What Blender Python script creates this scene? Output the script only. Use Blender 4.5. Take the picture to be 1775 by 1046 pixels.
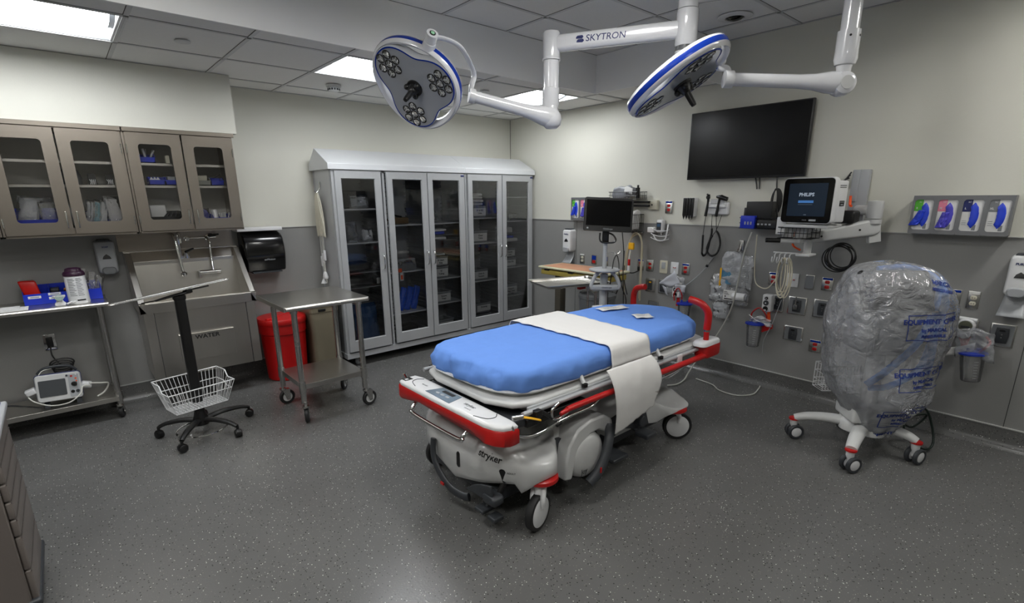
import bpy, bmesh, math, random
from mathutils import Vector, Matrix, noise
from mathutils.bvhtree import BVHTree
random.seed(7)
for o in list(bpy.data.objects): bpy.data.objects.remove(o)
S = bpy.context.scene
COL = S.collection
PI = math.pi

# ------------------------------------------------------------ camera, world, exposure
cam = bpy.data.cameras.new('camera'); camo = bpy.data.objects.new('camera', cam); COL.objects.link(camo)
cam.sensor_fit = 'HORIZONTAL'; cam.sensor_width = 36.0
cam.lens = 880.288/1775*36.0; cam.shift_y = 0.0302; cam.clip_start = 0.02
camo.matrix_world = Matrix(((0.75194615, 0.17487058, -0.63560779, 0.0),
                            (-0.65919047, 0.18965497, -0.72766676, 0.0),
                            (-0.00670133, 0.96615282, 0.25788334, 1.65),
                            (0, 0, 0, 1)))
S.camera = camo
world = bpy.data.worlds.new('world'); S.world = world; world.use_nodes = True
world.node_tree.nodes['Background'].inputs[0].default_value = (0.9, 0.95, 1.0, 1)
world.node_tree.nodes['Background'].inputs[1].default_value = 0.04
S.view_settings.view_transform = 'Standard'; S.view_settings.look = 'None'
S.view_settings.gamma = 1.0; S.view_settings.use_curve_mapping = False
S.view_settings.exposure = 0.0
LAMP_FAR = 36.0      # lens strength of the troffers in the low ceiling
LAMP_NEAR = 44.0     # lens strength of the troffers in the high ceiling

# room sizes (metres)
RX = 4.50; BY = 5.16; LX = -2.3; FY = -2.6; ZL = 2.58; ZH = 2.90; BKY = 3.38; BKX = 4.01; BKE = 2.41

# ------------------------------------------------------------ materials
def lin(h):
    h = h.lstrip('#'); c = [int(h[i:i+2], 16)/255 for i in (0, 2, 4)]
    return tuple(x/12.92 if x <= 0.04045 else ((x+0.055)/1.055)**2.4 for x in c) + (1.0,)
MATS = {}
def nt(name):
    m = bpy.data.materials.new(name); m.use_nodes = True; MATS[name] = m
    t = m.node_tree; b = t.nodes['Principled BSDF']; return m, t, b
def N(t, kind, **kw):
    n = t.nodes.new(kind)
    for k, v in kw.items():
        if k.startswith('i_'):
            key = k[2:]; key = int(key) if key.isdigit() else key.replace('_', ' ')
            n.inputs[key].default_value = v
        else: setattr(n, k, v)
    return n
def mat(name, col, rough=0.5, metal=0.0, var=0.06, scale=12.0, bump=0.0, bscale=None, spec=0.5, coat=0.0, stretch=None, rvar=0.0, emis=None, es=0.0, alpha=1.0):
    m, t, b = nt(name)
    L = t.links
    tc = N(t, 'ShaderNodeTexCoord'); mp = N(t, 'ShaderNodeMapping')
    if stretch: mp.inputs['Scale'].default_value = stretch
    L.new(tc.outputs['Object'], mp.inputs[0])
    no = N(t, 'ShaderNodeTexNoise', i_Scale=scale, i_Detail=4.0); L.new(mp.outputs[0], no.inputs['Vector'])
    c = lin(col) if isinstance(col, str) else col
    r = N(t, 'ShaderNodeMix', data_type='RGBA')
    r.inputs['A'].default_value = tuple(x*(1-var) for x in c[:3])+(1,)
    r.inputs['B'].default_value = tuple(min(1, x*(1+var)) for x in c[:3])+(1,)
    L.new(no.outputs['Fac'], r.inputs['Factor']); L.new(r.outputs['Result'], b.inputs['Base Color'])
    b.inputs['Roughness'].default_value = rough; b.inputs['Metallic'].default_value = metal
    b.inputs['Specular IOR Level'].default_value = spec
    if coat: b.inputs['Coat Weight'].default_value = coat; b.inputs['Coat Roughness'].default_value = 0.1
    if rvar:
        mr = N(t, 'ShaderNodeMapRange'); mr.inputs['To Min'].default_value = rough-rvar; mr.inputs['To Max'].default_value = rough+rvar
        L.new(no.outputs['Fac'], mr.inputs['Value']); L.new(mr.outputs[0], b.inputs['Roughness'])
    if bump:
        n2 = N(t, 'ShaderNodeTexNoise', i_Scale=bscale or scale*4, i_Detail=3.0); L.new(mp.outputs[0], n2.inputs['Vector'])
        bp = N(t, 'ShaderNodeBump', i_Strength=bump, i_Distance=0.01); L.new(n2.outputs['Fac'], bp.inputs['Height']); L.new(bp.outputs[0], b.inputs['Normal'])
    if emis: b.inputs['Emission Color'].default_value = lin(emis) if isinstance(emis, str) else emis; b.inputs['Emission Strength'].default_value = es
    return m
def filmmat(name, tint=(1, 1, 1), opac=0.2, gloss=0.25, rough=0.12, dcol=(.8, .82, .85), bump=0.0, bscale=20):
    """thin clear sheet: mostly see-through, some milky diffuse, fresnel reflection"""
    m, t, b = nt(name); L = t.links; t.nodes.remove(b); out = [n for n in t.nodes if n.type == 'OUTPUT_MATERIAL'][0]
    tr = N(t, 'ShaderNodeBsdfTransparent'); tr.inputs[0].default_value = (*tint, 1)
    di = N(t, 'ShaderNodeBsdfDiffuse'); di.inputs[0].default_value = (*dcol, 1)
    gl = N(t, 'ShaderNodeBsdfGlossy'); gl.inputs['Roughness'].default_value = rough
    fr = N(t, 'ShaderNodeFresnel', i_IOR=1.45)
    m1 = N(t, 'ShaderNodeMixShader'); m1.inputs[0].default_value = opac; L.new(tr.outputs[0], m1.inputs[1]); L.new(di.outputs[0], m1.inputs[2])
    ml = N(t, 'ShaderNodeMath', operation='MULTIPLY_ADD'); ml.inputs[1].default_value = 1.0; ml.inputs[2].default_value = gloss
    L.new(fr.outputs[0], ml.inputs[0])
    m2 = N(t, 'ShaderNodeMixShader'); L.new(ml.outputs[0], m2.inputs[0]); L.new(m1.outputs[0], m2.inputs[1]); L.new(gl.outputs[0], m2.inputs[2])
    L.new(m2.outputs[0], out.inputs[0])
    if bump:
        tc = N(t, 'ShaderNodeTexCoord'); n2 = N(t, 'ShaderNodeTexNoise', i_Scale=bscale, i_Detail=3.0, i_Distortion=1.5); L.new(tc.outputs['Object'], n2.inputs['Vector'])
        bp = N(t, 'ShaderNodeBump', i_Strength=bump, i_Distance=0.02); L.new(n2.outputs['Fac'], bp.inputs['Height'])
        L.new(bp.outputs[0], gl.inputs['Normal']); L.new(bp.outputs[0], di.inputs['Normal'])
    return m
STEEL = mat('brushed_stainless_steel', '#c2c1be', 0.27, 1.0, 0.04, 3.0, rvar=0.015)
STEELH = mat('stainless_steel_sheet', '#c4c1bb', 0.29, 1.0, 0.04, 2.0, stretch=(12, 1, 1), rvar=0.015)
CABST = mat('cabinet_stainless', '#968e84', 0.35, 1.0, 0.05, 1.6, rvar=0.03)
ALU = mat('anodised_aluminium', '#b6b8ba', 0.38, 0.35, 0.03, 5.0, stretch=(20, 1, 1))
ROOFM = mat('bright_aluminium', '#d2d4d6', 0.35, 0.1, 0.02, 5.0)
ALUIN = mat('dull_aluminium_inside', '#8f9193', 0.45, 0.6, 0.05, 5.0)
CHROME = mat('chrome', '#d8d8d8', 0.09, 1.0, 0.02)
BLACK = mat('black_plastic', '#101010', 0.38, 0, 0.1, 30)
BLACKG = mat('black_gloss_screen', '#050506', 0.08, 0, 0.0, spec=0.5)
TVM = mat('black_matt_screen', '#060607', 0.22, 0, 0.0, spec=0.35)
DGREY = mat('dark_grey_plastic', '#33363a', 0.45, 0, 0.08)
RUBBER = mat('black_rubber', '#1b1b1c', 0.6)
WHITE = mat('white_plastic', '#dadbdc', 0.3, 0, 0.02, coat=0.3)
OFFW = mat('off_white_plastic', '#c4c5c4', 0.4, 0, 0.03)
LGREY = mat('light_grey_plastic', '#a2a5a8', 0.4, 0, 0.03)
MGREY = mat('mid_grey_plastic', '#76797c', 0.45, 0, 0.04)
SHELL = mat('satin_grey_white_shell', '#c9cac9', 0.3, 0, 0.02, coat=0.4)
ENAMEL = mat('white_enamel', '#dcdde0', 0.16, 0, 0.01, coat=0.6)
RED = mat('red_plastic', '#b01513', 0.35, 0, 0.05)
REDB = mat('red_bin_plastic', '#b80c0c', 0.4, 0, 0.06)
REDT = mat('red_tube_rubber', '#a31414', 0.35)
BLUEB = mat('blue_bin_plastic', '#1530b4', 0.32, 0, 0.06)
BLUE = mat('royal_blue_stripe', '#0c2f8e', 0.25)
SHEET = mat('blue_fitted_sheet', '#6690da', 0.85, 0, 0.04, 3.0, bump=0.9, bscale=3.2, spec=0.2, stretch=(1.3, 3.2, 2))
LINEN = mat('white_linen', '#dedddb', 0.9, 0, 0.03, 8.0, bump=0.15, bscale=14, spec=0.15)
PAPER = mat('white_paper', '#dcdcda', 0.8)
INK = mat('black_ink', '#141414', 0.7)
INKB = mat('blue_ink', '#16307e', 0.6)
YEL = mat('yellow_plastic', '#e0a818', 0.4)
ORANGE = mat('orange_tag', '#f0561c', 0.6)
GREENM = mat('green_print', '#4fae2c', 0.5)
PINKM = mat('pink_print', '#dd7f96', 0.5)
NAVYM = mat('navy_print', '#101e5c', 0.5)
TEAL = mat('teal_plastic', '#1c7f8a', 0.4)
GLOVE = mat('blue_nitrile', '#2340c8', 0.42, 0, 0.15, 25)
GLOVEV = mat('violet_nitrile', '#4a44b8', 0.42, 0, 0.15, 25)
TAN = mat('beige_plastic', '#7d7562', 0.5, 0, 0.05)
TANL = mat('tan_print_laminate', '#c08a68', 0.4)
CREAM = mat('cream_laminate', '#c9c6a8', 0.4)
MUST = mat('mustard_enamel', '#a89648', 0.45)
PURP = mat('dark_purple_plastic', '#2c1228', 0.3)
IVORY = mat('ivory_plastic', '#cdc9b6', 0.4)
CORDW = mat('white_cord', '#c8c8c0', 0.5)
CORDK = mat('black_cord', '#0e0e0e', 0.45)
CORDG = mat('green_black_cord', '#0c1f18', 0.4)
DARKIN = mat('dark_inside', '#1a1a1a', 0.7)
TAUPE = mat('taupe_cart_enamel', '#6c6560', 0.4, 0, 0.04, 5)
GREYH = mat('glove_rack_grey', '#77787a', 0.45, 0.3, 0.03)
TUBEB = mat('sky_blue_hose', '#1c82e2', 0.35)
CLEARP = filmmat('clear_plastic', (1, 1, 1), 0.12, 0.08, 0.08)
BAGP = filmmat('crinkled_poly_bag', (.97, .98, 1), 0.26, 0.07, 0.17, (.80, .82, .86), 1.0, 13)
BAGC = filmmat('clear_poly_bag', (1, 1, 1), 0.16, 0.10, 0.14, (.8, .82, .85), 0.9, 30)
BAGW = filmmat('milky_poly_bag', (.97, .98, 1), 0.42, 0.05, 0.13, (.78, .8, .82), 1.0, 22)
GLASS = filmmat('cabinet_glass', (.9, .91, .92), 0.0, 0.0, 0.02)
GLASSU = filmmat('wall_cabinet_glass', (1, 1, 1), 0.0, 0.0, 0.02)
LENSM = mat('lamp_lens', '#ffffff', 0.5, 0, 0, emis=(0.95, 0.975, 1.0, 1), es=LAMP_FAR)
LENSC = mat('lamp_lens_long', '#ffffff', 0.5, 0, 0, emis=(0.95, 0.975, 1.0, 1), es=LAMP_FAR*.6)
LENSN = mat('lamp_lens_near', '#ffffff', 0.5, 0, 0, emis=(1.0, 0.985, 0.95, 1), es=LAMP_NEAR)

# ------------------------------------------------------------ mesh helpers
def rotz(a): return Matrix.Rotation(a, 4, 'Z')
def frame(p, d, up=(0, 0, 1)):
    d = Vector(d).normalized(); up = Vector(up)
    if abs(d.dot(up)) > 0.99: up = Vector((1, 0, 0))
    x = up.cross(d).normalized(); y = d.cross(x)
    m = Matrix((x, y, d)).transposed().to_4x4(); m.translation = Vector(p); return m
def smooth(pts, n=8, closed=False):
    P = [Vector(p) for p in pts]; out = []
    if len(P) < 3: return P
    cnt = len(P) if closed else len(P)-1
    for i in range(cnt):
        if closed: a, b, c, d = P[i-1], P[i], P[(i+1) % len(P)], P[(i+2) % len(P)]
        else: a, b, c, d = P[max(i-1, 0)], P[i], P[i+1], P[min(i+2, len(P)-1)]
        for k in range(n):
            t = k/n
            out.append(0.5*((2*b)+(c-a)*t+(2*a-5*b+4*c-d)*t*t+(3*b-a-3*c+d)*t**3))
    if not closed: out.append(P[-1])
    return out
class MB:
    def __init__(s): s.bm = bmesh.new(); s.xf = None
    def _mi(s, faces, mi):
        for f in faces: f.material_index = mi
    def v(s, p):
        p = Vector(p)
        return s.bm.verts.new(s.xf @ p if s.xf else p)
    def face(s, vs, mi=0):
        try: f = s.bm.faces.new(vs); f.material_index = mi; return f
        except ValueError: return None
    def box(s, a, b, mi=0, m=None, bev=0.0):
        """corners a,b"""
        a, b = Vector(a), Vector(b); c = (a+b)/2; d = Vector([abs(x) for x in (b-a)])
        tb = bmesh.new(); bmesh.ops.create_cube(tb, size=1.0)
        bmesh.ops.scale(tb, vec=d, verts=tb.verts)
        if bev: bmesh.ops.bevel(tb, geom=list(tb.edges), offset=min(bev, min(d)*0.45), segments=3, profile=0.5, affect='EDGES')
        bmesh.ops.translate(tb, vec=c, verts=tb.verts)
        s.add(tb, mi, m); return s
    def add(s, tb, mi=0, m=None):
        mp = {}
        for v in tb.verts:
            p = v.co if m is None else m @ v.co
            mp[v] = s.v(p)
        for f in tb.faces: s.face([mp[v] for v in f.verts], mi)
        tb.free()
    def cyl(s, p0, p1, r0, r1=None, seg=20, mi=0, cap=True):
        r1 = r0 if r1 is None else r1
        return s.tube([p0, p1], [r0, r1], seg, mi, cap)
    def tube(s, pts, r, seg=10, mi=0, cap=True, closed=False, flat=1.0, up=None):
        P = [Vector(p) for p in pts]; n = len(P)
        R = r if isinstance(r, (list, tuple)) else [r]*n
        if len(R) != n: R = [R[0]+(R[-1]-R[0])*i/(n-1) for i in range(n)]
        T = []
        for i in range(n):
            if closed: d = P[(i+1) % n]-P[i-1]
            elif i == 0: d = P[1]-P[0]
            elif i == n-1: d = P[-1]-P[-2]
            else: d = P[i+1]-P[i-1]
            T.append(d.normalized() if d.length > 1e-9 else Vector((0, 0, 1)))
        u = Vector(up) if up else (Vector((0, 0, 1)) if abs(T[0].z) < 0.9 else Vector((1, 0, 0)))
        x = u.cross(T[0]).normalized(); rings = []
        for i in range(n):
            x = (x - T[i]*x.dot(T[i]))
            x = x.normalized() if x.length > 1e-6 else Vector((1, 0, 0))
            y = T[i].cross(x)
            rings.append([s.v(P[i]+x*math.cos(2*PI*k/seg)*R[i]+y*math.sin(2*PI*k/seg)*R[i]*flat) for k in range(seg)])
        m = n if closed else n-1
        for i in range(m):
            a, b = rings[i], rings[(i+1) % n]
            for k in range(seg): s.face([a[k], a[(k+1) % seg], b[(k+1) % seg], b[k]], mi)
        if cap and not closed: s.face(rings[0][::-1], mi); s.face(rings[-1], mi)
        return s
    def lathe(s, prof, m=None, seg=28, mi=0, cap=True):
        """prof: list of (r,z); axis z of matrix m"""
        m = m or Matrix.Identity(4); rings = []
        for r, z in prof:
            if r < 1e-5: rings.append([s.v(m @ Vector((0, 0, z)))])
            else: rings.append([s.v(m @ Vector((r*math.cos(2*PI*k/seg), r*math.sin(2*PI*k/seg), z))) for k in range(seg)])
        for a, b in zip(rings[:-1], rings[1:]):
            for k in range(seg):
                k2 = (k+1) % seg
                if len(a) == 1 and len(b) == 1: continue
                if len(a) == 1: s.face([a[0], b[k2], b[k]], mi)
                elif len(b) == 1: s.face([a[k], a[k2], b[0]], mi)
                else: s.face([a[k], a[k2], b[k2], b[k]], mi)
        if cap:
            if len(rings[0]) > 1: s.face(rings[0][::-1], mi)
            if len(rings[-1]) > 1: s.face(rings[-1], mi)
        return s
    def loft(s, rings, mi=0, cap=(True, True), closed=True):
        R = [[s.v(p) for p in r] for r in rings]; n = len(R[0])
        for a, b in zip(R[:-1], R[1:]):
            for k in range(n if closed else n-1): s.face([a[k], a[(k+1) % n], b[(k+1) % n], b[k]], mi)
        if cap[0]: s.face(R[0][::-1], mi)
        if cap[1]: s.face(R[-1], mi)
        return s
    def prism(s, pts, z0, z1, mi=0, m=None, bev=0.0):
        """extrude a 2D outline (x,y) between z0,z1 then transform by m"""
        m = m or Matrix.Identity(4)
        if not bev:
            return s.loft([[m @ Vector((x, y, z0)) for x, y in pts], [m @ Vector((x, y, z1)) for x, y in pts]], mi)
        cx = sum(p[0] for p in pts)/len(pts); cy = sum(p[1] for p in pts)/len(pts)
        def ins(d):
            out = []
            for x, y in pts:
                q = Vector((cx-x, cy-y)); L = max(q.length, 1e-6); out.append((x+q.x/L*d, y+q.y/L*d))
            return out
        sg = 1 if z1 > z0 else -1; R = []
        for d, z in ((bev, z0), (bev*.3, z0+sg*bev*.3), (0, z0+sg*bev), (0, z1-sg*bev), (bev*.3, z1-sg*bev*.3), (bev, z1)):
            R.append([m @ Vector((x, y, z)) for x, y in ins(d)])
        return s.loft(R, mi)
    def grid(s, fn, nu, nv, mi=0):
        G = [[s.v(fn(i/nu, j/nv)) for j in range(nv+1)] for i in range(nu+1)]
        for i in range(nu):
            for j in range(nv): s.face([G[i][j], G[i+1][j], G[i+1][j+1], G[i][j+1]], mi)
        return s
    def sph(s, c, r, seg=16, mi=0, sc=(1, 1, 1)):
        tb = bmesh.new(); bmesh.ops.create_uvsphere(tb, u_segments=seg, v_segments=max(6, seg*2//3), radius=r)
        bmesh.ops.scale(tb, vec=sc, verts=tb.verts); bmesh.ops.translate(tb, vec=c, verts=tb.verts)
        s.add(tb, mi); return s
    def jitter(s, amp, scale, seed=0.0):
        for v in s.bm.verts:
            n = noise.noise_vector(v.co*scale+Vector((seed, seed*.7, seed*1.3)))
            v.co += n*amp
        return s
def rrect(w, h, r, n=4, cx=0, cy=0):
    pts = []
    for sx, sy, a0 in ((1, 1, 0), (-1, 1, 90), (-1, -1, 180), (1, -1, 270)):
        for k in range(n+1):
            a = math.radians(a0+90*k/n); pts.append((cx+sx*(w/2-r)+r*math.cos(a), cy+sy*(h/2-r)+r*math.sin(a)))
    return pts
def circ(r, n=24, cx=0, cy=0, a0=0): return [(cx+r*math.cos(a0+2*PI*k/n), cy+r*math.sin(a0+2*PI*k/n)) for k in range(n)]
def wm(o):
    m = Matrix.Identity(4)
    while o is not None: m = o.matrix_basis @ m; o = o.parent
    return m
def obj(name, mb, mats, parent=None, local=False, bevel=0.0, ang=38, flat=False, solid=0.0):
    """link ONE mesh object. Coordinates are world unless local=True"""
    bm = mb.bm
    bmesh.ops.remove_doubles(bm, verts=bm.verts, dist=1e-6)
    bmesh.ops.recalc_face_normals(bm, faces=bm.faces)
    me = bpy.data.meshes.new(name); bm.to_mesh(me); bm.free()
    if not flat:
        me.shade_smooth()
        try: me.set_sharp_from_angle(angle=math.radians(ang))
        except Exception: pass
    if not isinstance(mats, (list, tuple)): mats = [mats]
    for m in mats: me.materials.append(m)
    o = bpy.data.objects.new(name, me); COL.objects.link(o)
    if parent is not None:
        if not local: me.transform(wm(parent).inverted())
        o.parent = parent
    elif not local:
        vs = [v.co for v in me.vertices]
        c = Vector(((min(v.x for v in vs)+max(v.x for v in vs))/2, (min(v.y for v in vs)+max(v.y for v in vs))/2, min(v.z for v in vs)))
        me.transform(Matrix.Translation(-c)); o.location = c
    if bevel:
        bv = o.modifiers.new('bevel', 'BEVEL'); bv.width = bevel; bv.segments = 2; bv.limit_method = 'ANGLE'; bv.angle_limit = math.radians(40)
    if solid:
        sd = o.modifiers.new('solidify', 'SOLIDIFY'); sd.thickness = solid; sd.offset = 0
    return o
def thing(name, label, cat, loc=(0, 0, 0), rz=0.0, group=None, mtx=None):
    o = bpy.data.objects.new(name, None); COL.objects.link(o); o.empty_display_size = 0.1
    if mtx is not None: o.matrix_basis = mtx
    else: o.location = loc; o.rotation_euler = (0, 0, rz)
    o['label'] = label; o['category'] = cat
    if group: o['group'] = group
    return o
def tag(o, label, cat, group=None):
    o['label'] = label; o['category'] = cat
    if group: o['group'] = group
    return o
def struct(name, mb, mats, parent=None, **kw):
    o = obj(name, mb, mats, parent, **kw)
    if parent is None: o['kind'] = 'structure'
    return o
def copy_tree(o, parent=None):
    c = o.copy(); COL.objects.link(c); c.parent = parent
    for ch in [x for x in bpy.data.objects if x.parent == o]: copy_tree(ch, c)
    return c
def text_mb(txt, size, m, depth=0.001, align='CENTER', bold=0.0, xs=1.0, shear=0.0, mb=None, mi=0):
    """lettering as real mesh: baseline along x of m, up along y, thickness along z"""
    cu = bpy.data.curves.new('lettering', 'FONT'); cu.body = txt; cu.size = size; cu.extrude = depth/2
    cu.align_x = align; cu.align_y = 'CENTER'; cu.resolution_u = 3; cu.offset = bold; cu.shear = shear
    t = bpy.data.objects.new('lettering', cu); COL.objects.link(t)
    dg = bpy.context.evaluated_depsgraph_get(); me = bpy.data.meshes.new_from_object(t.evaluated_get(dg))
    bpy.data.objects.remove(t); bpy.data.curves.remove(cu)
    tb = bmesh.new(); tb.from_mesh(me); bpy.data.meshes.remove(me)
    mb = mb or MB(); mb.add(tb, mi, m @ Matrix.Scale(xs, 4, (1, 0, 0))); return mb
def plane_m(o, x, y):
    """matrix with origin o, x axis x, y axis y"""
    x = Vector(x).normalized(); y = Vector(y); y = (y-x*y.dot(x)).normalized(); z = x.cross(y)
    m = Matrix((x, y, z)).transposed().to_4x4(); m.translation = Vector(o); return m
def wallR(y, z, x=RX): return plane_m((x, y, z), (0, -1, 0), (0, 0, 1))   # faces -x
def wallB(x, z, y=BY): return plane_m((x, y, z), (1, 0, 0), (0, 0, 1))    # faces -y
def caster(parent, p, r=0.05, w=0.024, yaw=0.0, stem_top=0.15, fork=STEEL, tire=RUBBER, hub=OFFW, twin=False):
    """wheel with centre above floor point p; parts wheel and fork"""
    x, y = p; R = rotz(yaw); c = Vector((x, y, r))
    fx = R @ Vector((-0.45*r, 0, 0))
    f = MB(); st = Vector((x, y, 0))+fx
    f.cyl(st+Vector((0, 0, 2*r+.006)), st+Vector((0, 0, stem_top)), .011, seg=12)
    f.lathe([(.0, 2*r+.018), (.024, 2*r+.018), (.026, 2*r+.008), (.022, 2*r+.002), (0, 2*r+.002)], Matrix.Translation(st), 16)
    for sg in (-1, 1):
        a = [(-.6*r, 2*r+.004-r), (.35*r, 2*r+.004-r), (.30*r, -.3*r), (-.18*r, -.3*r)]
        off = w/2+.004
        m = Matrix.Translation(c) @ R @ Matrix.Rotation(PI/2, 4, 'X')
        f.prism([(q[0]-.0, q[1]) for q in a], sg*off-.0015, sg*off+.0015, m=m)
    f.box((-.6*r, -w/2-.005, 0), (.35*r, w/2+.005, .004), m=Matrix.Translation(c+Vector((0, 0, r+.002))) @ R)
    ax = R @ Vector((0, 1, 0))
    f.cyl(c-ax*(w/2+.01), c+ax*(w/2+.01), .006, seg=8)
    obj('caster_fork', f, fork, parent)
    wh = MB(); m = frame(c, ax)
    wh.lathe([(r*.62, -w/2*.8), (r*.9, -w/2), (r, -w*.28), (r, w*.28), (r*.9, w/2), (r*.62, w/2*.8)], m, 26, 0, cap=False)
    wh.lathe([(.0, -w*.3), (r*.2, -w*.45), (r*.3, -w*.3), (r*.5, -w*.25), (r*.63, -w*.4), (r*.63, w*.4), (r*.5, w*.25), (r*.3, w*.3), (r*.2, w*.45), (0, w*.3)], m, 22, 1)
    obj('caster_wheel', wh, [tire, hub], parent)
# ============================================================ THE ROOM
def floor_mat():
    m, t, b = nt('speckled_rubber_floor'); L = t.links
    tc = N(t, 'ShaderNodeTexCoord')
    no = N(t, 'ShaderNodeTexNoise', i_Scale=3.0, i_Detail=6.0); L.new(tc.outputs['Object'], no.inputs['Vector'])
    base = N(t, 'ShaderNodeMix', data_type='RGBA'); base.inputs['A'].default_value = lin('#5a5a59'); base.inputs['B'].default_value = lin('#646463')
    L.new(no.outputs['Fac'], base.inputs['Factor']); prev = base.outputs['Result']
    def speck(scale, thr, keep, col, prev, off):
        mp = N(t, 'ShaderNodeMapping'); mp.inputs['Location'].default_value = off; L.new(tc.outputs['Object'], mp.inputs[0])
        vo = N(t, 'ShaderNodeTexVoronoi', i_Scale=scale, feature='F1'); vo.inputs['Randomness'].default_value = 1.0; L.new(mp.outputs[0], vo.inputs['Vector'])
        lt = N(t, 'ShaderNodeMath', operation='LESS_THAN'); lt.inputs[1].default_value = thr; L.new(vo.outputs['Distance'], lt.inputs[0])
        sp = N(t, 'ShaderNodeSeparateColor'); L.new(vo.outputs['Color'], sp.inputs[0])
        gt = N(t, 'ShaderNodeMath', operation='LESS_THAN'); gt.inputs[1].default_value = keep; L.new(sp.outputs[0], gt.inputs[0])
        mu = N(t, 'ShaderNodeMath', operation='MULTIPLY'); L.new(lt.outputs[0], mu.inputs[0]); L.new(gt.outputs[0], mu.inputs[1])
        mx = N(t, 'ShaderNodeMix', data_type='RGBA'); L.new(mu.outputs[0], mx.inputs['Factor']); L.new(prev, mx.inputs['A']); mx.inputs['B'].default_value = lin(col)
        return mx.outputs['Result']
    prev = speck(82, .19, .16, '#cfcfc8', prev, (0, 0, 0))
    prev = speck(60, .12, .20, '#b4b4ad', prev, (3.1, 1.7, 0))
    prev = speck(95, .22, .28, '#77756f', prev, (7.1, 5.7, 0))
    prev = speck(80, .25, .25, '#333333', prev, (1.1, 9.7, 0))
    L.new(prev, b.inputs['Base Color'])
    b.inputs['Roughness'].default_value = 0.27; b.inputs['Specular IOR Level'].default_value = 0.45
    n2 = N(t, 'ShaderNodeTexNoise', i_Scale=120.0); L.new(tc.outputs['Object'], n2.inputs['Vector'])
    bp = N(t, 'ShaderNodeBump', i_Strength=0.12, i_Distance=0.004); L.new(n2.outputs['Fac'], bp.inputs['Height']); L.new(bp.outputs[0], b.inputs['Normal'])
    return m
FLOOR = floor_mat()
WALLM = mat('cream_wall_paint', '#d3d2c7', 0.55, 0, 0.02, 4, bump=0.06, bscale=160)
PANEL = mat('grey_wall_protection', '#8b8b89', 0.36, 0, 0.02, 3, bump=0.05, bscale=90)
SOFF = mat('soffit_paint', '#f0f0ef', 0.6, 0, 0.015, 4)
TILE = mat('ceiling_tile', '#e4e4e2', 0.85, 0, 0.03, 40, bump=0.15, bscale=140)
TILEB = mat('ceiling_tile_grid', '#c8c9c9', 0.5)
GAP = mat('tile_gap_shadow_line', '#3a3b3b', 0.9)

f = MB(); f.box((LX-.1, FY-.1, -.05), (RX+.1, BY+.1, 0)); struct('floor', f, FLOOR)
# walls: gray wainscot to 1.385, cream above, each wall one object with two materials and a thin cap
WZ = 1.385
def wall(name, a, b, z0, zt, out, th=0.1, wains=True):
    """vertical wall between xy points a and b; out = outward direction"""
    a, b, out = Vector((*a, 0)), Vector((*b, 0)), Vector((*out, 0)); m = MB()
    def sl(z0, z1, o0, o1, mi):
        m.loft([[a+out*o0+Vector((0, 0, z0)), b+out*o0+Vector((0, 0, z0)), b+out*o1+Vector((0, 0, z0)), a+out*o1+Vector((0, 0, z0))],
                [a+out*o0+Vector((0, 0, z1)), b+out*o0+Vector((0, 0, z1)), b+out*o1+Vector((0, 0, z1)), a+out*o1+Vector((0, 0, z1))]], mi)
    if wains: sl(z0, WZ, 0, th, 1); sl(WZ, zt, .004, th, 0)
    else: sl(z0, zt, 0, th, 0)
    return struct(name, m, [WALLM, PANEL], flat=True)
wall('wall_right', (RX, FY), (RX, BY), 0, ZH+.12, (1, 0))
wall('wall_back', (LX, BY), (RX, BY), 0, ZH+.12, (0, 1))
wall('wall_left', (LX, FY), (LX, BY), 0, ZH+.12, (-1, 0))
wall('wall_front', (LX, FY), (RX, FY), 0, ZH+.12, (0, -1))
# wall panel seams on the right wall, and the corner column at its near end
m = MB()
for y in (4.00, .186): m.box((RX-.0015, y-.002, .145), (RX+.002, y+.002, WZ-.002))
struct('trim_1', m, GAP, flat=True)
m = MB()
m.box((RX-.001, 2.9, WZ-.004), (RX-.009, -2.5, WZ+.002)); m.box((RX-.001, 4.0, WZ-.004), (RX-.009, BY, WZ+.002))
m.box((RX-.001, 2.9, WZ-.004), (RX-.009, 4.0, WZ+.002)); m.box((-2.2, BY-.001, WZ-.004), (RX, BY-.009, WZ+.002))
struct('trim_2', m, mat('wall_cap_strip', '#a9aaa8', .4), flat=True)
# flash coved base: floor sheet turned up the wall
def cove(name, a, b, inw):
    a, b, inw = Vector((*a, 0)), Vector((*b, 0)), Vector((*inw, 0)); pr = [(0, .142), (.010, .142), (.012, .06), (.018, .035), (.032, .014), (.055, .002), (.055, .0), (0, 0)]
    m = MB(); m.loft([[a+inw*d+Vector((0, 0, z)) for d, z in pr], [b+inw*d+Vector((0, 0, z)) for d, z in pr]])
    c = MB()
    return struct(name, m, FLOOR)
cove('baseboard_right', (RX, FY), (RX, BY), (-1, 0)); cove('baseboard_back', (LX, BY), (RX, BY), (0, -1))
cove('baseboard_left', (LX, FY), (LX, BY), (1, 0)); cove('baseboard_front', (LX, FY), (RX, FY), (0, 1))
m = MB(); m.box((RX-.013, FY, .142), (RX, BY, .149)); m.box((LX, BY-.013, .142), (RX, BY, .149)); struct('trim_3', m, mat('base_cap_strip', '#b4b5b3', .35), flat=True)

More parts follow.
